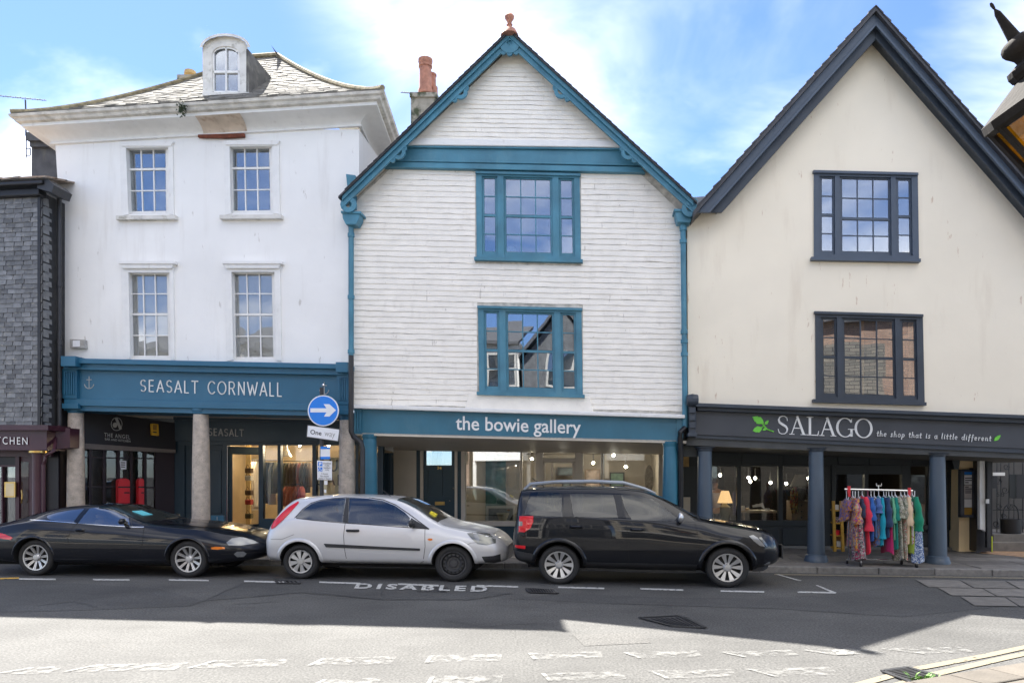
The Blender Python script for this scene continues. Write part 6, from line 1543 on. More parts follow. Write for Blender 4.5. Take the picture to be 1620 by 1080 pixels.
c.patch([z_(*p) for p in [(1405, 315), (1432, 312), (1450, 340), (1446, 372), (1425, 350)]], .012, m_lamp, 'headlamp_reflector', wy=.67, nx=8)
c.patch([z_(*p) for p in [(1097, 350), (1110, 343), (1130, 345), (1132, 356), (1112, 360)]], .010, m_amber, 'indicator', nx=8, nz=3)
c.patch([z_(*p) for p in [(1470, 460), (1540, 458), (1588, 448), (1588, 500), (1545, 508), (1490, 502)]], .006, m_plastic, 'bumper_grille', wy=.6, nx=12)
c.handle(*z_(595, 292), .19, m_plastic, h=.022); c.mirror(*z_(985, 245), .17, .12, m_plastic)
c.top(1.56, 2.26, 'windscreen', m_screen, .95); c.top(-.42, -.14, 'rear_screen', m_cglass, .85)
c.top(2.30, 3.12, 'bonnet', m_silver, .93, .008)
for hx in (0, c.wb): c.ring(hx, .347, .40, .012, m_silver, 'arch_lip', 2, 178)
MB().tube([Vector((1.35, -.2, 1.33)), Vector((1.18, -.2, 1.46))], .006, 5).build('roof_aerial', m_plastic, c.root)
MB().obox((2.12, -.38, c.tz(2.12, .38) + .018), (.05, 0, -.025), (0, .06, 0), (.01, 0, .022)).build('parking_ticket', M('yellow_ticket', (.75, .62, .03), .6), c.root)
MB().tube([Vector((2.24, -.6, .90)), Vector((2.22, -.2, .955)), Vector((2.05, .2, 1.06))], .010, 5).build('wiper', m_plastic, c.root)
seats(c, (.15, .95), .96, M('grey_seat', (.07, .07, .08), .8), .34); steering(c, 1.62, .92)
c.finish()

# ---- black SUV
keys = [(-.74, .42, .62, .62, .60, .72, .56, .80, .82), (-.70, .37, .74, .62, .71, .84, .62, .95, .97), (-.66, .34, .79, .63, .76, .98, .66, 1.26, 1.28), (-.60, .32, .82, .64, .78, 1.05, .665, 1.425, 1.465), (-.35, .30, .845, .66, .80, 1.06, .66, 1.45, 1.492), (.3, .27, .86, .66, .82, 1.05, .665, 1.465, 1.512), (.9, .25, .86, .66, .82, 1.03, .665, 1.455, 1.508), (1.25, .25, .86, .66, .82, 1.012, .66, 1.425, 1.478), (1.6, .25, .86, .66, .812, 1.0, .67, 1.295, 1.345), (1.9, .25, .86, .66, .80, .985, .70, 1.135, 1.185), (2.15, .25, .86, .66, .792, .972, .72, .995, 1.045), (2.4, .26, .86, .66, .785, .925, .72, .95, .988), (2.8, .28, .855, .64, .775, .86, .71, .89, .922), (3.05, .30, .83, .60, .755, .81, .68, .845, .872), (3.2, .32, .75, .57, .69, .76, .61, .80, .825), (3.3, .35, .64, .54, .59, .69, .52, .73, .75), (3.36, .38, .52, .51, .48, .62, .43, .65, .665)]
c = Car('black_suv', 'black five door SUV with roof rails parked in front of the right teal column', 884.3, 1151.2, 11.35, 7.5, keys, 2.545, .80, .318, m_carblack2)
z_ = lambda x, y: (790 + x / 3.682, 750 + y / 3.682)
c.body(arch=.378, holes=[[z_(*p) for p in [(150, 232), (165, 165), (182, 102), (260, 104), (364, 108), (372, 243), (250, 241)]], [z_(*p) for p in [(412, 112), (540, 114), (664, 118), (690, 248), (560, 248), (434, 244)]], [z_(*p) for p in [(708, 118), (800, 124), (890, 142), (960, 190), (1030, 250), (1020, 272), (900, 268), (770, 262), (732, 200)]]], inner=M('dark_cabin', (.035, .035, .038), .8), wy=.70); under(c, .24, .38, .62, -.5, 3.0)
for hx in (0, c.wb):
    for sg in (-1, 1): c.wheel(hx, 'five', sg)
z_ = lambda x, y: (790 + x / 3.682, 750 + y / 3.682)
c.patch([z_(*p) for p in [(150, 232), (165, 165), (182, 102), (260, 104), (364, 108), (372, 243), (250, 241)]], .006, m_cglass_suv, 'side_window', wy=.70)
c.patch([z_(*p) for p in [(412, 112), (540, 114), (664, 118), (690, 248), (560, 248), (434, 244)]], .006, m_cglass_suv, 'side_window', wy=.70)
c.patch([z_(*p) for p in [(708, 118), (800, 124), (890, 142), (960, 190), (1030, 250), (1020, 272), (900, 268), (770, 262), (732, 200)]], .006, m_cglass_suv, 'side_window', wy=.70)
c.patch([z_(*p) for p in [(366, 108), (410, 112), (432, 244), (374, 243)]], .008, m_carblack2, 'pillar', wy=.70, nx=8)
c.patch([z_(*p) for p in [(668, 118), (706, 118), (736, 250), (694, 248)]], .009, m_plastic, 'pillar', wy=.70, nx=8)
c.line([z_(*p) for p in [(376, 245), (380, 320), (376, 335)]], .006, m_gap, 'panel_gap'); c.line([z_(*p) for p in [(735, 255), (745, 330), (752, 430), (755, 500)]], .006, m_gap, 'door_gap'); c.line([z_(*p) for p in [(1140, 285), (1158, 370), (1150, 460), (1130, 515)]], .006, m_gap, 'door_gap'); c.line([z_(*p) for p in [(390, 330), (440, 350), (490, 400), (510, 440)]], .006, m_gap, 'door_gap')
c.patch([z_(*p) for p in [(500, 510), (800, 515), (1150, 524), (1150, 580), (800, 574), (500, 560)]], .012, m_plastic, 'sill_cladding', nz=4)
c.patch([z_(*p) for p in [(520, 416), (760, 426), (1085, 444), (1130, 452), (1100, 458), (760, 440), (520, 430)]], .012, m_carblack2, 'rubbing_strip', nz=3)
c.patch([z_(*p) for p in [(118, 242), (200, 240), (200, 275), (185, 310), (150, 334), (114, 332)]], .010, m_tail, 'tail_lamp', wy=.74, nx=10)
c.patch([z_(*p) for p in [(116, 272), (138, 272), (138, 298), (116, 298)]], .014, m_lamp, 'reversing_lamp', wy=.74, nx=6, nz=3)
c.patch([z_(*p) for p in [(92, 408), (156, 412), (154, 430), (92, 424)]], .010, m_tail, 'rear_reflector', wy=.74, nx=6, nz=3)
c.patch([z_(*p) for p in [(70, 440), (200, 462), (205, 528), (160, 526), (110, 500)]], .010, m_plastic, 'rear_bumper', nx=10)
c.patch([z_(*p) for p in [(1448, 356), (1475, 350), (1500, 366), (1530, 400), (1540, 418), (1510, 412), (1475, 385)]], .010, m_lamp, 'headlamp', wy=.74, nx=12)
c.patch([z_(*p) for p in [(1502, 364), (1520, 362), (1552, 404), (1552, 418), (1532, 402)]], .008, m_lampdark, 'headlamp_side', wy=.70, nx=8)
c.patch([z_(*p) for p in [(1478, 540), (1530, 538), (1578, 534), (1570, 552), (1540, 566), (1480, 568)]], .012, m_plastic, 'front_bumper', wy=.72, nx=10)
c.patch([z_(*p) for p in [(1530, 520), (1560, 505), (1574, 505), (1572, 522), (1540, 528)]], .012, m_lamp, 'fog_lamp', wy=.68, nx=8)
c.handle(*z_(448, 305), .17, m_carblack2, h=.022); c.handle(*z_(800, 322), .17, m_carblack2, h=.022); c.mirror(*z_(1052, 250), .18, .15, m_rim)
c.top(1.30, 2.10, 'windscreen', m_screen, .95); c.top(2.16, 3.22, 'bonnet', m_carblack2, .93, .008)
for hx in (0, c.wb): c.ring(hx, .380, .435, .016, m_plastic if False else m_carblack2, 'arch_lip', -4, 184)
for sg in (-1, 1):
    mb = MB(); P = [Vector((x, sg * .60, z)) for x, z in ((-.56, 1.46), (-.46, 1.545), (-.1, 1.578), (.5, 1.588), (1.0, 1.565), (1.32, 1.475), (1.48, 1.405))]; mb.tube(P, [.022, .030, .028, .027, .027, .024, .015], 8)
    mb.build('roof_rail', m_rim if False else M('blue_grey_rail', (.26, .29, .33), .35, metal=.4), c.root, smooth=True)
MB().tube([Vector((-.30, 0, 1.50)), Vector((-.50, 0, 1.64))], .007, 5).build('roof_aerial', m_plastic, c.root)
MB().tube([Vector((2.18, -.6, 1.0)), Vector((2.16, -.2, 1.04)), Vector((2.1, .3, 1.07))], .010, 5).build('wiper', m_plastic, c.root)
MB().obox((3.385, 0, .52), (.012, 0, 0), (0, .5, 0), (0, 0, .10)).build('grille', m_plastic, c.root)
c.top(-.70, -.56, 'rear_screen', m_cglass_suv, .9)
seats(c, (.1, 1.0), 1.06, M('dark_seat', (.05, .05, .055), .8), .36); steering(c, 1.62, 1.02)
c.finish()

# ------------------------------------------------------------------ one way sign post on the pavement
SPO = .62
sg = thing('sign_post', W(510, 870, SPO), 'grey post with a round blue one way arrow sign and parking plates', 'road sign')
p0 = W(509, 800, SPO - .06)
MB().tube([Vector((p0.x, p0.y, ZP)), Vector((p0.x, p0.y, W(512, 612, SPO).z))], .038, 12).build('pole', m_iron, sg, smooth=True)
def disc(cx, cy, r, o, mat, name, t=.012): return MB().prism([W(cx + r * math.cos(R(a)), cy + r * math.sin(R(a)), o) for a in range(0, 360, 9)], t, NB).build(name, mat, sg)
disc(511.3, 649.3, 24.5, SPO, m_sign_white, 'sign_rim', .02); disc(511.3, 649.3, 22.8, SPO + .004, m_sign_blue, 'blue_disc', .01)
MB().pq([(491, 645.5), (516.5, 645.5), (512, 639), (521, 639), (531.5, 648.5), (521, 658.5), (512.5, 658.5), (516.5, 652), (491, 652)], SPO + .009, .006).build('arrow', m_sign_white, sg)
pl = MB().pq([(487.5, 673), (536.5, 679.5), (534, 697), (486, 690)], SPO, .012).build('one_way_plate', m_sign_white, sg)
MB().pq([(486.3, 672), (537.6, 678.7), (535, 698), (484.8, 691)], SPO - .006, .012).build('plate_edge', m_sign_grey, pl)
text_px('One', [(491.5, 679), (509, 681.5), (508.3, 688.5), (490.5, 686)], SPO + .002, m_black, pl, weight=.01, t=.002)
text_px('way', [(513.5, 683), (530.5, 685.2), (529.5, 694.5), (512.6, 692)], SPO + .002, M('faded_print', (.38, .38, .38), .6), pl, t=.002)
nt_ = MB().pq([(507, 706), (522, 706), (522, 726), (507, 725.5)], SPO - .01, .01).build('paper_notice', m_sign_white, sg)
MB().pq([(507, 706), (522, 706), (522, 710), (507, 710)], SPO - .006, .004).build('blue_band', m_sign_blue, nt_); MB().pq([(507, 722), (522, 722), (522, 726), (507, 726)], SPO - .006, .004).build('blue_band', m_sign_blue, nt_)
pk = MB().pq([(501.5, 728), (525, 729), (525, 759), (502, 758.5)], SPO, .012).build('parking_plate', m_sign_white, sg)
MB().pq([(503.2, 730), (510, 730.3), (510, 737), (503.2, 736.7)], SPO + .003, .004).build('blue_square', m_sign_blue, pk); MB().pq([(503.2, 738.5), (510, 738.8), (510, 745.5), (503.2, 745.2)], SPO + .003, .004).build('blue_square', m_sign_blue, pk)
text_px('P', [(504.8, 731), (508.8, 731.2), (508.8, 736), (504.8, 735.8)], SPO + .004, m_sign_white, pk, weight=.04, t=.002)
wc = MB(); wc.tube([W(506, 739.8, SPO + .006), W(506.2, 742.6, SPO + .006), W(508.4, 742.6, SPO + .006), W(509.2, 744.8, SPO + .006)], .006, 5); wc.tube([W(506 + 2 * math.cos(R(a)), 743 + 2 * math.sin(R(a)), SPO + .006) for a in range(60, 260, 25)], .005, 5); wc.ball(W(506, 739.5, SPO + .006), .011, 6)
wc.build('wheelchair_symbol', m_sign_white, pk)
for t_, y in (('Disabled', 731), ('badge', 734.6), ('holders', 738), ('only', 741.6)):
    w = len(t_) * 1.5; text_px(t_, [(517.5 - w / 2, y), (517.5 + w / 2, y + .2), (517.5 + w / 2, y + 2.9), (517.5 - w / 2, y + 2.7)], SPO + .002, m_black, pk, t=.002)
for t_, y in (('3 hours', 747.5), ('No return', 751.3), ('within 3 hours', 755)):
    w = len(t_) * 1.45; text_px(t_, [(513.5 - w / 2, y), (513.5 + w / 2, y + .2), (513.5 + w / 2, y + 2.9), (513.5 - w / 2, y + 2.7)], SPO + .002, m_black, pk, t=.002)
MB().pq([(513, 760), (518, 760.2), (518, 766.5), (513, 766.3)], SPO, .006).build('sticker', m_sign_white, sg); MB().pq([(512.5, 774), (516, 774), (516, 779), (513, 779)], SPO - .01, .006).build('sticker', m_sign_white, sg)
cp = MB(); cp.ball(W(511.5, 609, SPO - .06), .03, 8); cp.build('pole_cap', m_chrome, sg)

# ------------------------------------------------------------------ clothes rail and the clothes on it
RO = .55
rk = thing('clothes_rail', W(1395, 892, RO), 'chrome clothes rail on castors with red joints standing before the dark shopfront', 'clothes rail')
def rp(x, y, o=RO): return W(x, y, o)
zb_ = W(1400, 886, RO).z
for nm, path, r in [('top_bar', [rp(1336, 773.5), rp(1444, 776)], .016), ('bottom_bar', [rp(1362, 884), rp(1440, 886)], .014), ('upright', [rp(1342.5, 770), rp(1343.5, 886)], .014), ('upright', [rp(1440, 772), rp(1441, 888)], .014), ('foot_bar', [rp(1340, 882, RO - .22), rp(1362, 889, RO + .22)], .014), ('foot_bar', [rp(1426, 884, RO - .22), rp(1450, 891, RO + .22)], .014), ('top_hook', [rp(1390, 775), rp(1390, 768)], .008), ('top_hook', [rp(1386.5, 764), rp(1386.5, 768), rp(1394.5, 768), rp(1394.5, 764)], .008)]:
    MB().tube(path, r, 8).build(nm, m_chrome, rk, smooth=True)
for x, y in ((1343, 773.5), (1438.5, 776)): MB().tube([rp(x, y - 5), rp(x, y + 6)], .028, 8).build('red_joint', m_red, rk, smooth=True); MB().tube([rp(x, y + 6), rp(x + .5, y + 12)], .022, 8).build('red_joint', m_red, rk, smooth=True)
for x, y, o in ((1340, 885, RO - .22), (1362, 892, RO + .22), (1426, 887, RO - .22), (1450, 893, RO + .22)):
    c = rp(x, y, o); MB().lathe(c - E1 * .012 + UP * (.035 - c.z + ZP), [(.038, 0), (.038, .024)], 12, E1).build('castor', m_black, rk); MB().obox(c + UP * (.07 - c.z + ZP), (.012, 0, 0), (0, .012, 0), (0, 0, .03)).build('castor_stem', m_chrome, rk)
def cloth_mat(name, cols, sc=40, plain=False):
    m, t, b = node_mat(name); b.inputs['Roughness'].default_value = .85; N, L = t.nodes.new, t.links.new
    b.inputs['Sheen Weight'].default_value = .2
    if plain: b.inputs['Base Color'].default_value = (*cols[0], 1); return m
    g = N('ShaderNodeNewGeometry'); v = N('ShaderNodeTexVoronoi'); v.inputs['Scale'].default_value = sc; L(g.outputs['Position'], v.inputs['Vector'])
    sp_ = N('ShaderNodeSeparateColor'); L(v.outputs['Color'], sp_.inputs[0]); r = N('ShaderNodeValToRGB'); r.color_ramp.interpolation = 'CONSTANT'
    while len(r.color_ramp.elements) < len(cols): r.color_ramp.elements.new(.5)
    for i, cc in enumerate(cols): r.color_ramp.elements[i].position = i / len(cols); r.color_ramp.elements[i].color = (*cc, 1)
    L(sp_.outputs[0], r.inputs[0]); L(r.outputs[0], b.inputs['Base Color']); return m
m_hanger = M('white_hanger', (.75, .75, .75), .4); m_pinkhanger = M('pink_hanger', (.45, .10, .18), .5)
random.seed(77)
def garment(x, y1, mat, label, wpx=9, y0=783, flare=1.0, dx=0, sleeve=None, depth=.40, cat='dress', oo=0.0, hang=m_hanger):
    """a garment on a hanger square to the rail: a folded, flaring tube of cloth seen from its sleeve side"""
    r = thing('garment', rp(x, y0, RO), label, cat, 'clothes hanging on the rail')
    top, bot = rp(x, y0, RO + oo), rp(x + dx, y1, RO + oo); hw = (rp(x + wpx, y0) - rp(x, y0)).length / 2
    rings = []; n = 26; ph = random.uniform(0, 6); m_ = 14; nf = random.choice((3, 4, 5))
    for i in range(m_ + 1):
        t = i / m_; c = top.lerp(bot, t); sh = min(1, .35 + t * 6) if t < .12 else 1
        wdt = hw * (.55 + .45 * min(1, t * 5)) * (1 + (flare - 1) * t); dp = depth / 2 * sh * (1 + .12 * (flare - 1) * t)
        ring = []
        for k in range(n):
            a = 2 * math.pi * k / n; f_ = 1 + (.08 + .34 * t) * math.sin(nf * a + ph + t * 1.1) + .10 * math.sin(9 * a + ph * 2 + t * 3)
            ring.append(c + E1 * (math.cos(a) * wdt * f_) - NB * (math.sin(a) * dp * (1 + .05 * f_)) + UP * (.03 * math.sin(2 * a + ph) * t - (abs(math.sin(a)) ** 2 * .05 if i < 2 else 0)))
        rings.append(ring)
    b = MB().loft(rings, caps=True).build('cloth', mat, r, smooth=55)
    MB().tube([top - NB * -.0 + UP * (rp(x, 776).z - top.z), top + UP * .015, top - NB * depth * .42 - UP * .05, top + UP * .0, top + NB * depth * .42 - UP * .05], .007, 5).build('hanger', hang, r)
    if sleeve:
        sy1, smat, sw = sleeve; s0 = rp(x, y0 + 2, RO + oo) - NB * (depth * .42); s1 = rp(x + dx * .5, (y0 + sy1) / 2, RO + oo) - NB * (depth * .56); s2 = rp(x + dx * .6, sy1, RO + oo) - NB * (depth * .52)
        rr = []
        for i in range(10):
            t = i / 9; c = s0.lerp(s1, t * 2) if t < .5 else s1.lerp(s2, t * 2 - 1); rad = sw * (.55 + .6 * t) * (1 + .22 * math.sin(t * 15 + ph)); rr.append([c + E1 * math.cos(a) * rad * (1 + .15 * math.sin(3 * a + ph)) - NB * math.sin(a) * rad * 1.1 for a in np.linspace(0, 2 * math.pi, 14, endpoint=False)])
        MB().loft(rr).build('sleeve', smat, r, smooth=50)
    return r
PL = lambda n, c: cloth_mat(n, [c], plain=True)
fl1 = cloth_mat('orange_floral', [(.50, .14, .01), (.30, .20, .17), (.34, .05, .12), (.50, .26, .03), (.10, .05, .14), (.42, .30, .24)], 38)
fl2 = cloth_mat('purple_orange_print', [(.42, .12, .03), (.10, .06, .20), (.42, .20, .05), (.20, .10, .22)], 36)
fl3 = cloth_mat('grey_floral', [(.22, .20, .18), (.05, .04, .06), (.42, .38, .36), (.34, .02, .07), (.14, .13, .12)], 50)
fl4 = cloth_mat('blue_brown_print', [(.06, .11, .28), (.22, .12, .05), (.10, .18, .36), (.16, .14, .10)], 55)
fl5 = cloth_mat('leaf_print', [(.38, .34, .26), (.12, .14, .09), (.30, .28, .20), (.20, .22, .15), (.48, .44, .36)], 60)
fl6 = cloth_mat('beige_floral', [(.42, .37, .28), (.20, .18, .12), (.50, .45, .36), (.40, .12, .10), (.30, .28, .2)], 50)
fl7 = cloth_mat('blue_white_print', [(.55, .60, .66), (.05, .10, .26), (.50, .56, .62), (.08, .16, .34)], 75)
garment(1339, 822, fl2, 'orange and purple printed top at the left end of the rail, beyond its upright', 9, 788, 1.3, -2, (806, fl2, .05), cat='top', oo=-.1)
garment(1349, 866, fl1, 'orange and pink floral dress with a wide sleeve, leftmost on the rail', 8, 785, 1.2, 0, (828, fl1, .075), oo=.03)
garment(1353, 883, fl3, 'grey and crimson floral skirt hanging low below the orange floral dress', 11, 800, 1.5, 4, cat='skirt', oo=.05)
garment(1358, 864, PL('navy_cloth', (.010, .018, .05)), 'plain navy dress between the orange floral and the red dress', 9, 786, 1.25, 1, (818, PL('navy_cloth2', (.012, .02, .055)), .045))
garment(1364, 873, PL('red_cloth', (.62, .018, .045)), 'long bright red dress with a draped sleeve', 6, 783, 1.35, 6, (838, PL('red_cloth2', (.60, .02, .05)), .058))
garment(1373, 852, PL('blue_cloth', (.012, .075, .28)), 'royal blue dress right of the red dress', 7, 784, 1.2, 1, (822, PL('blue_cloth2', (.014, .09, .32)), .05), hang=m_pinkhanger)
garment(1378, 850, PL('denim_cloth', (.05, .12, .26)), 'denim blue dress right of the royal blue dress', 6, 785, 1.2, 1)
garment(1383, 862, fl4, 'blue and brown patterned dress with short sleeves', 8, 785, 1.2, 1, (810, PL('blue_sleeve', (.06, .12, .30)), .05))
garment(1390, 862, PL('turquoise_cloth', (.0, .26, .36)), 'turquoise dress in the middle of the rail', 7, 784, 1.35, -1, (850, PL('turquoise_cloth2', (.0, .28, .38)), .042))
garment(1398, 846, PL('dark_navy_cloth', (.008, .03, .085)), 'dark navy dress right of the turquoise dress', 9, 784, 1.4, 1, (832, PL('dark_navy_cloth2', (.009, .032, .09)), .055))
garment(1402, 873, PL('magenta_cloth', (.42, .012, .11)), 'magenta skirt hem showing below the dark navy dress', 8, 800, 1.4, 2, cat='skirt', oo=-.02)
garment(1406, 850, PL('mint_cloth', (.10, .32, .18)), 'mint green top right of the dark navy dress', 5, 784, 1.2, 2, (826, PL('mint_cloth2', (.12, .36, .2)), .035), cat='top')
garment(1411, 865, PL('teal_cloth', (.0, .17, .13)), 'teal green dress left of the leaf printed dresses', 7, 784, 1.2, 1, (822, PL('teal_cloth2', (.0, .19, .14)), .04))
garment(1416, 884, fl5, 'long dress with a dark leaf print, left one of the two printed ones', 8, 783, 1.4, 5, (818, fl5, .05))
garment(1425, 882, fl6, 'long beige floral dress, right of the leaf printed dress', 8, 783, 1.4, 1, (820, fl5, .045))
garment(1431, 856, PL('cream_cloth', (.62, .45, .28)), 'cream blouse with gathered sleeves', 8, 783, 1.3, -1, (830, PL('cream_cloth2', (.64, .47, .30)), .055), cat='blouse')
garment(1436, 860, cloth_mat('white_red_dot', [(.7, .68, .66), (.7, .69, .67), (.68, .66, .64), (.5, .03, .05)], 45), 'white top with red dots right of the cream blouse', 4, 783, 1.2, 1, cat='top')
garment(1437, 875, PL('lime_cloth', (.28, .38, .05)), 'lime green skirt below the cream blouse', 9, 800, 1.3, 1, cat='skirt', oo=-.02)
garment(1443, 851, PL('emerald_cloth', (.0, .20, .105)), 'emerald green dress with a waist tie at the right end of the rail', 9, 783, 1.5, 5, (838, PL('emerald_cloth2', (.0, .21, .11)), .07))
garment(1447, 886, fl7, 'blue and white flowered skirt below the emerald dress', 12, 812, 1.6, 2, cat='skirt', oo=.04)

# yellow ladder shelf behind the rail
ld = thing('ladder_shelf', W(1330, 868, -.6), 'yellow wooden ladder shelf behind the left end of the clothes rail', 'shelf')
LO = -.9
for x0, x1 in ((1317, 1320), (1329, 1333)):
    MB().pq([(x0, 792), (x0 + 4, 792), (x1 + 3.5, 872), (x1 - 1, 872)], LO, .06).build('upright', m_yellow_wood, ld)
for y in (806, 826, 846, 866): MB().pr(1321, y, 1331, y + 2.2, LO - .02, .3).build('shelf', m_yellow_wood, ld)
for i, (x, y, m_) in enumerate([(1323, 800, m_pale), (1325, 820, fl3), (1324, 840, m_red), (1326, 858, m_pale)]):
    MB().pr(x - 2, y - 2, x + 4, y + 6, LO - .06, .15).build('folded_cloth', m_, ld)
# things in the shop windows
def lamp(x, ys0, ys1, yb, wt, wb_, o, shade_m, base_m, label, bw):
    r = thing('table_lamp', W(x, yb, o), label, 'lamp'); c = W(x, yb, o); s = lambda w: (W(x + w, yb, o) - c).length / 2
    z0, z1, zb2 = W(x, ys1, o).z, W(x, ys0, o).z, c.z
    MB().lathe((c.x, c.y, 0), [(s(wb_), z0), (s(wt), z1)], 24).build('shade', shade_m, r, smooth=True)
    h = z0 - zb2; MB().lathe((c.x, c.y, 0), [(s(bw) * .75, zb2), (s(bw), zb2 + h * .45), (s(bw) * .95, zb2 + h * .75), (s(bw) * .4, zb2 + h * .92), (s(bw) * .2, z0 + .02)], 20).build('base', base_m, r, smooth=True)
m_shade = M('linen_shade', (.52, .38, .22), .8); m_shade.node_tree.nodes['Principled BSDF'].inputs['Emission Color'].default_value = (1, .6, .25, 1); m_shade.node_tree.nodes['Principled BSDF'].inputs['Emission Strength'].default_value = .12
lamp(1147, 776, 795, 821, 12, 24, -3.1, m_shade, M('olive_ceramic', (.22, .21, .11), .35), 'table lamp with a tan shade and olive base in the left shop window', 17)
lamp(1266, 750, 769, 792, 16, 32, -3.2, M('grey_shade', (.36, .31, .24), .8), M('patterned_ceramic', (.16, .16, .16), .4, .5, 60), 'large lamp with a grey tan shade standing on the wooden chest', 17)
cst = thing('wooden_chest', W(1268, 823, -3.2), 'weathered wooden chest of drawers below the large lamp in the shop window', 'chest')
MB().pr(1253, 792, 1284, 823, -3.0, .5).build('body', M('pale_wood', (.30, .22, .15), .7, .3, 4), cst)
for y in (795, 804.5, 814): MB().pr(1255, y, 1282, y + 8, -2.985, .02).build('drawer', M('pale_wood2', (.34, .25, .17), .7, .3, 5), cst); MB().ball(W(1268, y + 4, -2.96), .02, 6).build('knob', m_iron, cst)
tb = thing('shop_table', W(1200, 822, -3.3), 'plain wooden table in the middle shop window', 'table')
MB().pr(1172, 807.5, 1230, 811, -3.0, .6).build('top', M('table_wood', (.45, .32, .2), .5), tb)
for x in (1175, 1224): MB().pr(x, 811, x + 3.5, 845, -3.05, .06).build('leg', m_wood, tb)
sgp = thing('folded_brochure', W(1200, 800, -3.3), 'white folded brochure standing on the shop table', 'brochure')
MB().prism([W(1190, 799, -3.3), W(1207, 795, -3.3), W(1210, 805, -3.3), W(1204, 801, -3.3), W(1191, 802, -3.3)], .02, NB).build('sheet', m_sign_white, sgp)
for x, hgt, m_, lab in ((1175, 8, m_pale, 'small white jar at the left end of the shop table'), (1182, 5, m_yellow_wood, 'low tan pot on the shop table'), (1214, 4, m_pale, 'tiny white pot at the right of the shop table')):
    c = W(x, 807.5, -3.3); r = thing('jar', c, lab, 'jar'); k = hgt / 70; MB().lathe(c, [(.05, 0), (.06, k * .5), (.045, k), (.03, k)], 12).build('body', m_, r, smooth=True)
km = thing('patterned_robe', W(1256, 770, -3.0), 'colourful patterned robe hanging in the shop window left of the lamp', 'robe')
mb = MB(); mb.loft([[W(x, y, -2.95 + .03 * math.sin(i * 1.7)) for i, x in enumerate(np.linspace(a, b, 12))] for a, b, y in ((1255, 1260, 770), (1251, 1262, 776), (1249, 1262, 800), (1252, 1262, 812))], open_=True); mb.build('cloth', cloth_mat('robe_print', [(.5, .28, .05), (.4, .06, .05), (.5, .42, .2), (.15, .12, .08), (.45, .2, .05)], 22), km, smooth=True)
gl_ = thing('purple_scarf', W(1162, 780, -3.0), 'lilac scarf hanging beside the tan lamp in the shop window', 'scarf')
mb = MB(); mb.loft([[W(x, y, -2.95 + .03 * math.sin(i * 1.7)) for i, x in enumerate(np.linspace(1159, 1166, 8))] for y in (778, 800, 814)], open_=True); mb.build('cloth', PL('lilac_cloth', (.22, .19, .36)), gl_, smooth=True)
# a person seen from behind in the shop, partly hidden by the column
def person(px, yfeet_o, label, shirt, trousers, hair, h=1.55, turn=1):
    base = W(px, 850, yfeet_o); base.z = ZP
    r = thing('person', base, label, 'person')
    def skin(name, V, E, mat):
        me = bpy.data.meshes.new(name); me.from_pydata([v[:3] for v in V], E, []); o = bpy.data.objects.new(name, me); COL.objects.link(o)
        o.modifiers.new('skin', 'SKIN'); sv = me.skin_vertices[0].data
        for i, v in enumerate(V): sv[i].radius = (v[3], v[3] * (v[4] if len(v) > 4 else 1)); sv[i].use_root = (i == 0)
        su = o.modifiers.new('sub', 'SUBSURF'); su.levels = su.render_levels = 2
        bpy.context.view_layer.update(); m2 = bpy.data.meshes.new_from_object(o.evaluated_get(bpy.context.evaluated_depsgraph_get())); bpy.data.objects.remove(o)
        mb = MB().add([Vector(v.co) * h + base for v in m2.vertices], [list(p.vertices) for p in m2.polygons]); return mb.build(name, mat, r, smooth=True)
    body = [(0, 0, .53, .085, .8), (0, 0, .62, .085, .7), (0, 0, .74, .10, .65), (0, 0, .82, .07, .7), (0, 0, .86, .034), (0, -.01, .90, .045), (0, 0, .955, .055, 1.1), (.10, 0, .80, .04), (.13, .02, .66, .028), (.12, -.02, .53, .020), (.12, -.03, .47, .022), (-.10, 0, .80, .04), (-.13, .02, .66, .028), (-.12, -.02, .53, .020), (-.12, -.03, .47, .022), (.05, 0, .48, .06), (.055, -.01, .28, .042), (.055, .01, .06, .026), (.055, -.06, .02, .022), (-.05, 0, .48, .06), (-.055, -.01, .28, .042), (-.055, .01, .06, .026), (-.055, -.06, .02, .022)]
    E = [(0, 1), (1, 2), (2, 3), (3, 4), (4, 5), (5, 6), (3, 7), (7, 8), (8, 9), (9, 10), (3, 11), (11, 12), (12, 13), (13, 14), (0, 15), (15, 16), (16, 17), (17, 18), (0, 19), (19, 20), (20, 21), (21, 22)]
    skin('body', body, E, M('skin', (.5, .30, .2), .6))
    skin('shirt', [(0, 0, .52, .096, .8), (0, 0, .62, .096, .72), (0, 0, .74, .112, .67), (0, 0, .825, .078, .75), (.105, 0, .80, .05), (.135, .02, .67, .037), (-.105, 0, .80, .05), (-.135, .02, .67, .037)], [(0, 1), (1, 2), (2, 3), (3, 4), (4, 5), (3, 6), (6, 7)], shirt)
    skin('trousers', [(0, 0, .53, .088, .85), (.05, 0, .47, .068), (.055, -.01, .28, .052), (.055, .01, .07, .040), (-.05, 0, .47, .068), (-.055, -.01, .28, .052), (-.055, .01, .07, .040)], [(0, 1), (1, 2), (2, 3), (0, 4), (4, 5), (5, 6)], trousers)
    MB().ball(base + Vector((0, .012, .972)) * h + Vector((0, 0, 0)), .068 * h, 14, (.85, 1.0, .8)).build('hair', hair, r, smooth=True)
person(1131, -2.9 - .6, 'person in a pale lilac shirt seen from behind inside the dark shop', PL('lilac_shirt', (.55, .56, .72)), PL('dark_trousers', (.03, .03, .04)), PL('brown_hair', (.10, .05, .03)), 1.50)

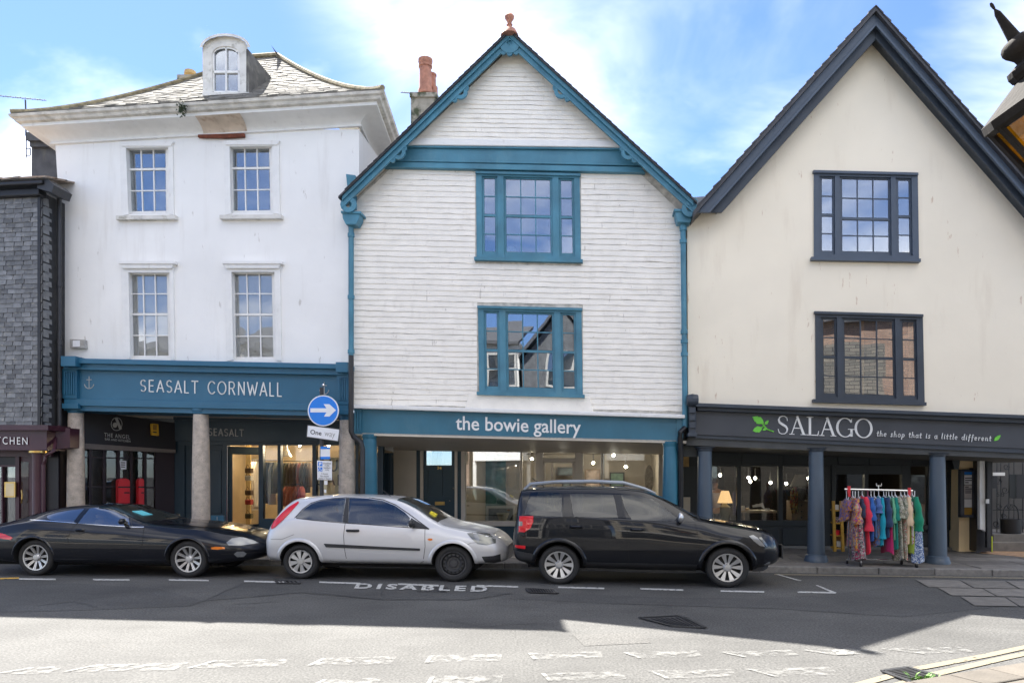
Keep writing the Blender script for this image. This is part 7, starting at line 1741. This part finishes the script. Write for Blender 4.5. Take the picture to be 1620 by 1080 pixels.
# clothes inside the blue shop
random.seed(14)
def rail_in(x0, x1, y, o, n, cols, label, y1):
    r = thing('shop_rail', W((x0 + x1) / 2, y, o), label, 'clothes rail'); MB().tube([W(x0, y, o), W(x1, y, o)], .012, 6).build('bar', m_iron, r)
    for i in range(n):
        x = x0 + (x1 - x0) * (i + .5) / n; yy = y1 + random.uniform(-10, 8); mat = random.choice(cols)
        mb = MB(); rings = []
        for j in range(7):
            t = j / 6; c = W(x, y + 3, o).lerp(W(x + random.uniform(-1, 1), yy, o), t); w = .05 * (.5 + min(1, t * 3) * .5) * random.uniform(.9, 1.2); rings.append([c + E1 * math.cos(a) * w * 1.3 * (1 + .15 * math.sin(3 * a + i)) - NB * math.sin(a) * .19 * min(1, .4 + t * 3) for a in np.linspace(0, 6.28, 12, endpoint=False)])
        mb.loft(rings); mb.build('hung_garment', mat, r, smooth=50)
cA = [PL('brown_knit', (.10, .06, .035)), PL('charcoal_knit', (.05, .05, .055)), PL('olive_knit', (.09, .08, .04)), PL('rust_knit', (.34, .07, .03)), PL('white_knit', (.55, .52, .48)), PL('red_knit', (.42, .04, .04))]
rail_in(446, 493, 729, -3.1, 9, cA[:4] + cA[:2], 'rail of dark and rust coloured clothes in the middle window of the blue shop', 775)
rail_in(418, 438, 728, -3.0, 4, cA[1:3] + [cA[4]], 'short rail of dark and white clothes in the left window of the blue shop', 790)
rail_in(396, 409, 727, -4.2, 4, [cA[4], cA[1], cA[5]], 'rail of clothes deep inside the open doorway of the blue shop', 800)
rail_in(450, 480, 766, -2.75, 5, [cA[3], cA[5], cA[4]], 'low row of red and rust garments at the bottom of the middle shop window', 806)
bs = thing('bag_shelf', W(391, 800, -3.6), 'narrow stand of small bags just inside the open shop door', 'shelf')
MB().pr(389, 704, 396, 850, -3.75, .05).build('back', M('bright_wall', (.75, .55, .25), .7), bs)
for y, m_ in ((740, cA[0]), (752, m_pale), (775, cA[0]), (790, cA[5]), (812, cA[2])): MB().pr(387, y, 397, y + 8, -3.5, .15).build('bag', m_, bs, bevel=.02); MB().tube([W(389, y, -3.45), W(392, y - 6, -3.45), W(395, y, -3.45)], .01, 5).build('bag_handle', m_wood, bs)
sl_ = thing('sale_panel', W(530, 770, -2.9), 'pale window panel with large thin letters in the right window of the blue shop', 'display panel')
MB().pq([(500, 722), (562, 724), (562, 822), (500, 820)], -2.9, .02).build('board', M('pale_display', (.58, .50, .32), .8, .06, 3), sl_)
stroke_px('U', [(521, 727), (534, 727.5), (534, 745), (521, 744)], -2.89, m_black, sl_, w=.10)
stroke_px('CAL', [(499, 750), (543, 751), (543, 767), (499, 766)], -2.89, m_black, sl_, w=.10, gap=.4)
ps = thing('fabric_stool', W(483, 815, -2.6), 'pale pleated stool in the blue shop window behind the silver car', 'stool')
c = W(484, 830, -2.65); MB().lathe((c.x, c.y, 0), [(.28, c.z - .1), (.31, c.z + .15), (.30, c.z + .27), (.2, c.z + .33)], 28).build('seat', M('pale_fabric', (.55, .52, .47), .9), ps, smooth=True)
pd = thing('pendant_lamp', W(453, 715, -3.0), 'white conical pendant lamp hanging in the blue shop window', 'lamp')
c = W(453, 722, -3.0); MB().lathe((c.x, c.y, 0), [(.135, c.z), (.06, c.z + .14), (.03, c.z + .17), (.03, c.z + .22), (.005, c.z + .5)], 20).build('shade', m_white, pd, smooth=30)
ab_ = thing('pavement_board', W(345, 845, -1.2), 'small dark blue pavement board behind the black coupe', 'sign board')
MB().pq([(334, 815), (354, 815), (357, 870), (332, 870)], -1.4, .04).build('board', m_sea, ab_); anchor_ = MB(); anchor_.tube([W(343.5, 817, -1.37), W(343.5, 822, -1.37)], .008, 5); anchor_.build('emblem', m_letter_dim, ab_)
text_px('open', [(338, 823), (350, 823.3), (350, 828), (338, 827.6)], -1.39, m_letter_dim, ab_)
# gallery interior
def picture(q, o, label, art, fm=m_black, b=2.0):
    r = thing('framed_picture', W((q[0] + q[2]) / 2, q[3], o), label, 'picture'); mb = MB(); x0, y0, x1, y1 = q
    for a in [(x0, y0, x1, y0 + b), (x0, y1 - b, x1, y1), (x0, y0 + b, x0 + b, y1 - b), (x1 - b, y0 + b, x1, y1 - b)]: mb.pr(*a, o, .04)
    mb.build('frame', fm, r); MB().pr(x0 + b, y0 + b, x1 - b, y1 - b, o - .02, .01).build('canvas', art, r)
art1 = M('landscape_paint', (.12, .15, .16), .6, .7, 5); art2 = M('seascape_paint', (.10, .16, .12), .6, .8, 4); art3 = M('pale_print', (.45, .36, .30), .6, .5, 5)
picture((881.5, 738.5, 909.5, 752), -6.1, 'dark framed wide landscape picture seen through the gallery glass door', art1)
picture((964.5, 746.5, 988, 770), -5.9, 'dark framed green picture in the right gallery window', art2)
picture((926, 742, 949, 775), -6.0, 'thin framed reddish picture in the narrow gallery window', art3, m_wood, 1.0)
picture((889, 759, 903, 775), -6.1, 'small dark picture below the wide landscape picture', art1)
picture((769, 800, 815, 826), -3.5, 'white framed dark picture standing low in the gallery window', art1, m_white, 3.5)
vp = thing('flower_pot', W(795, 824, -3.3), 'pale yellow tapered pot in the gallery window', 'pot')
c = W(795.5, 825, -3.35); MB().lathe((c.x, c.y, 0), [(.07, c.z), (.155, c.z + .21), (.14, c.z + .21), (.06, c.z + .02)], 18).build('pot', M('pale_yellow_pot', (.48, .45, .30), .5), vp, smooth=30)
ob = thing('oval_wall_piece', W(1027, 755, -5.2), 'tall dark oval carved piece hanging at the right of the gallery', 'wall ornament')
MB().prism([W(1027 + 7 * math.cos(R(a)), 757 + 22 * math.sin(R(a)), -5.2) for a in range(0, 360, 15)], .04, NB).build('body', M('dark_carving', (.09, .08, .07), .8, .6, 25, bump=.4), ob)
# small ceiling spots that the photograph shows lit
SP = [(841.6, 725.5, -4.0, 'gallery'), (938.5, 732, -4.6, 'gallery'), (970.5, 720, -3.8, 'gallery'), (990, 738, -4.4, 'gallery'), (1139, 751, -4.2, 'dark shop'), (1184, 755, -4.8, 'dark shop'), (1187, 761, -4.4, 'dark shop'), (1194.7, 756, -5.2, 'dark shop'), (1219, 763, -4.4, 'dark shop'), (1244, 764.5, -4.9, 'dark shop'), (1279, 756, -4.2, 'dark shop'), (474, 704.5, -3.2, 'blue shop'), (520, 705, -3.4, 'blue shop')]
nm = {}
where = {'gallery': ['beside the inner door', 'in the narrow window', 'brightest, high in the right window', 'turned towards the framed picture'], 'dark shop': ['above the person', 'above the table, left of a pair', 'lowest of the cluster above the table', 'above the table, right of a pair', 'right of the table cluster', 'left of the large lamp', 'above the large lamp'], 'blue shop': ['in the middle window', 'in the right window']}
for x, y, o, w in SP:
    i = nm.get(w, 0); nm[w] = i + 1
    r = thing('ceiling_spot', W(x, y, o), 'small lit ceiling spot in the %s, %s' % (w, where[w][i]), 'spotlight')
    c = W(x, y, o); MB().ball(c, .035 if w != 'blue shop' else .03, 8).build('bulb', m_bulb, r, smooth=True); MB().tube([c + UP * .02, c + UP * .25], .012, 6).build('stem', m_iron, r)
def spot_light(x, y, o, e, col, dx=.0):
    l = bpy.data.lights.new('shop_light', 'POINT'); l.energy = e; l.color = col; l.shadow_soft_size = .06; ob = bpy.data.objects.new('shop_light', l); COL.objects.link(ob); ob.location = W(x, y, o) - UP * .08
warm = (1, .80, .55)
spot_light(474, 704.5, -3.3, 6, warm); spot_light(520, 705, -3.5, 6, warm); spot_light(392, 706, -4.0, 7, warm); spot_light(970, 720, -4.2, 3, (1, .9, .75)); spot_light(890, 722, -4.8, 3, (1, .9, .75)); spot_light(1200, 756, -4.4, .7, warm); spot_light(1147, 790, -3.1, .35, warm)

# ------------------------------------------------------------------ old lantern on a bracket, upper right, near the viewer
LD = 3.4
ln = thing('street_lantern', Dp(1660, 150, LD), 'old dark lantern with amber glass and a spiked finial hanging at the upper right', 'lantern')
c0 = Dp(1603, 58, LD); axis = (Dp(1566, 4, LD) - c0).normalized()
m_bronze = M('weathered_bronze', (.022, .019, .017), .8, .35, 9, spec=.2, bump=.25, streak=(.10, .085, .065), amt=.5, sscale=(14, 14, 14), slo=.62)
px1 = LD / F_PX
def lat(prof, name, n=22, mat=m_bronze, sm=55): return MB().lathe(c0, [(r * px1, -h * px1) for r, h in prof], n, axis).build(name, mat, ln, smooth=sm)
lat([(1.4, -64), (2.6, -60), (2.0, -54), (1.3, -52), (3.4, -47), (4.6, -44), (9, 0), (10, 4)], 'spike')
lat([(8, 2), (15, 3), (21, 6), (25, 11), (26, 17), (24, 23), (20, 29), (17, 34), (16, 40), (18, 44)], 'bulb_cap')
lat([(17, 40), (34, 45), (36, 53), (34, 62), (30, 66)], 'neck', 8, sm=20)
lat([(30, 62), (62, 74), (100, 89), (106, 91), (108, 104), (98, 112)], 'crown', 6, sm=20)
fr = MB(); a_ = axis.cross(Vector((0, 1, 0))).normalized(); b_ = axis.cross(a_)
for k in range(6):
    d0 = a_ * math.cos(k * math.pi / 3) + b_ * math.sin(k * math.pi / 3); fr.tube([c0 - axis * 106 * px1 + d0 * 98 * px1, c0 - axis * 330 * px1 + d0 * 66 * px1], 6 * px1, 6)
fr.lathe(c0, [(70 * px1, -328 * px1), (72 * px1, -342 * px1), (30 * px1, -370 * px1)], 6, axis); fr.build('frame', m_bronze, ln)
MB().lathe(c0, [(92 * px1, -110 * px1), (61 * px1, -330 * px1)], 6, axis).build('glazing', glass('amber_glass', .05, (.60, .32, .035), .1), ln)
MB().ball(c0 - axis * 190 * px1, 38 * px1, 14).build('globe', M('yellow_globe', (.80, .50, .02), .4), ln, smooth=True)
e_ = c0 - axis * 60 * px1
MB().tube([e_, e_ + Vector((.5, 0, .15)), e_ + Vector((1.1, 0, .1)), e_ + Vector((1.9, 0, -.1))], .04, 8).build('bracket', m_bronze, ln, smooth=True)
ch2 = thing('corner_house', (7.2, 1.0, 0), 'dark stone house at the corner beside the viewer that carries the lantern bracket', 'house')
MB().box(5.2, 8.9, -3.5, 4.6, 0, 5.6).build('wall', m_op_wall[4], ch2)
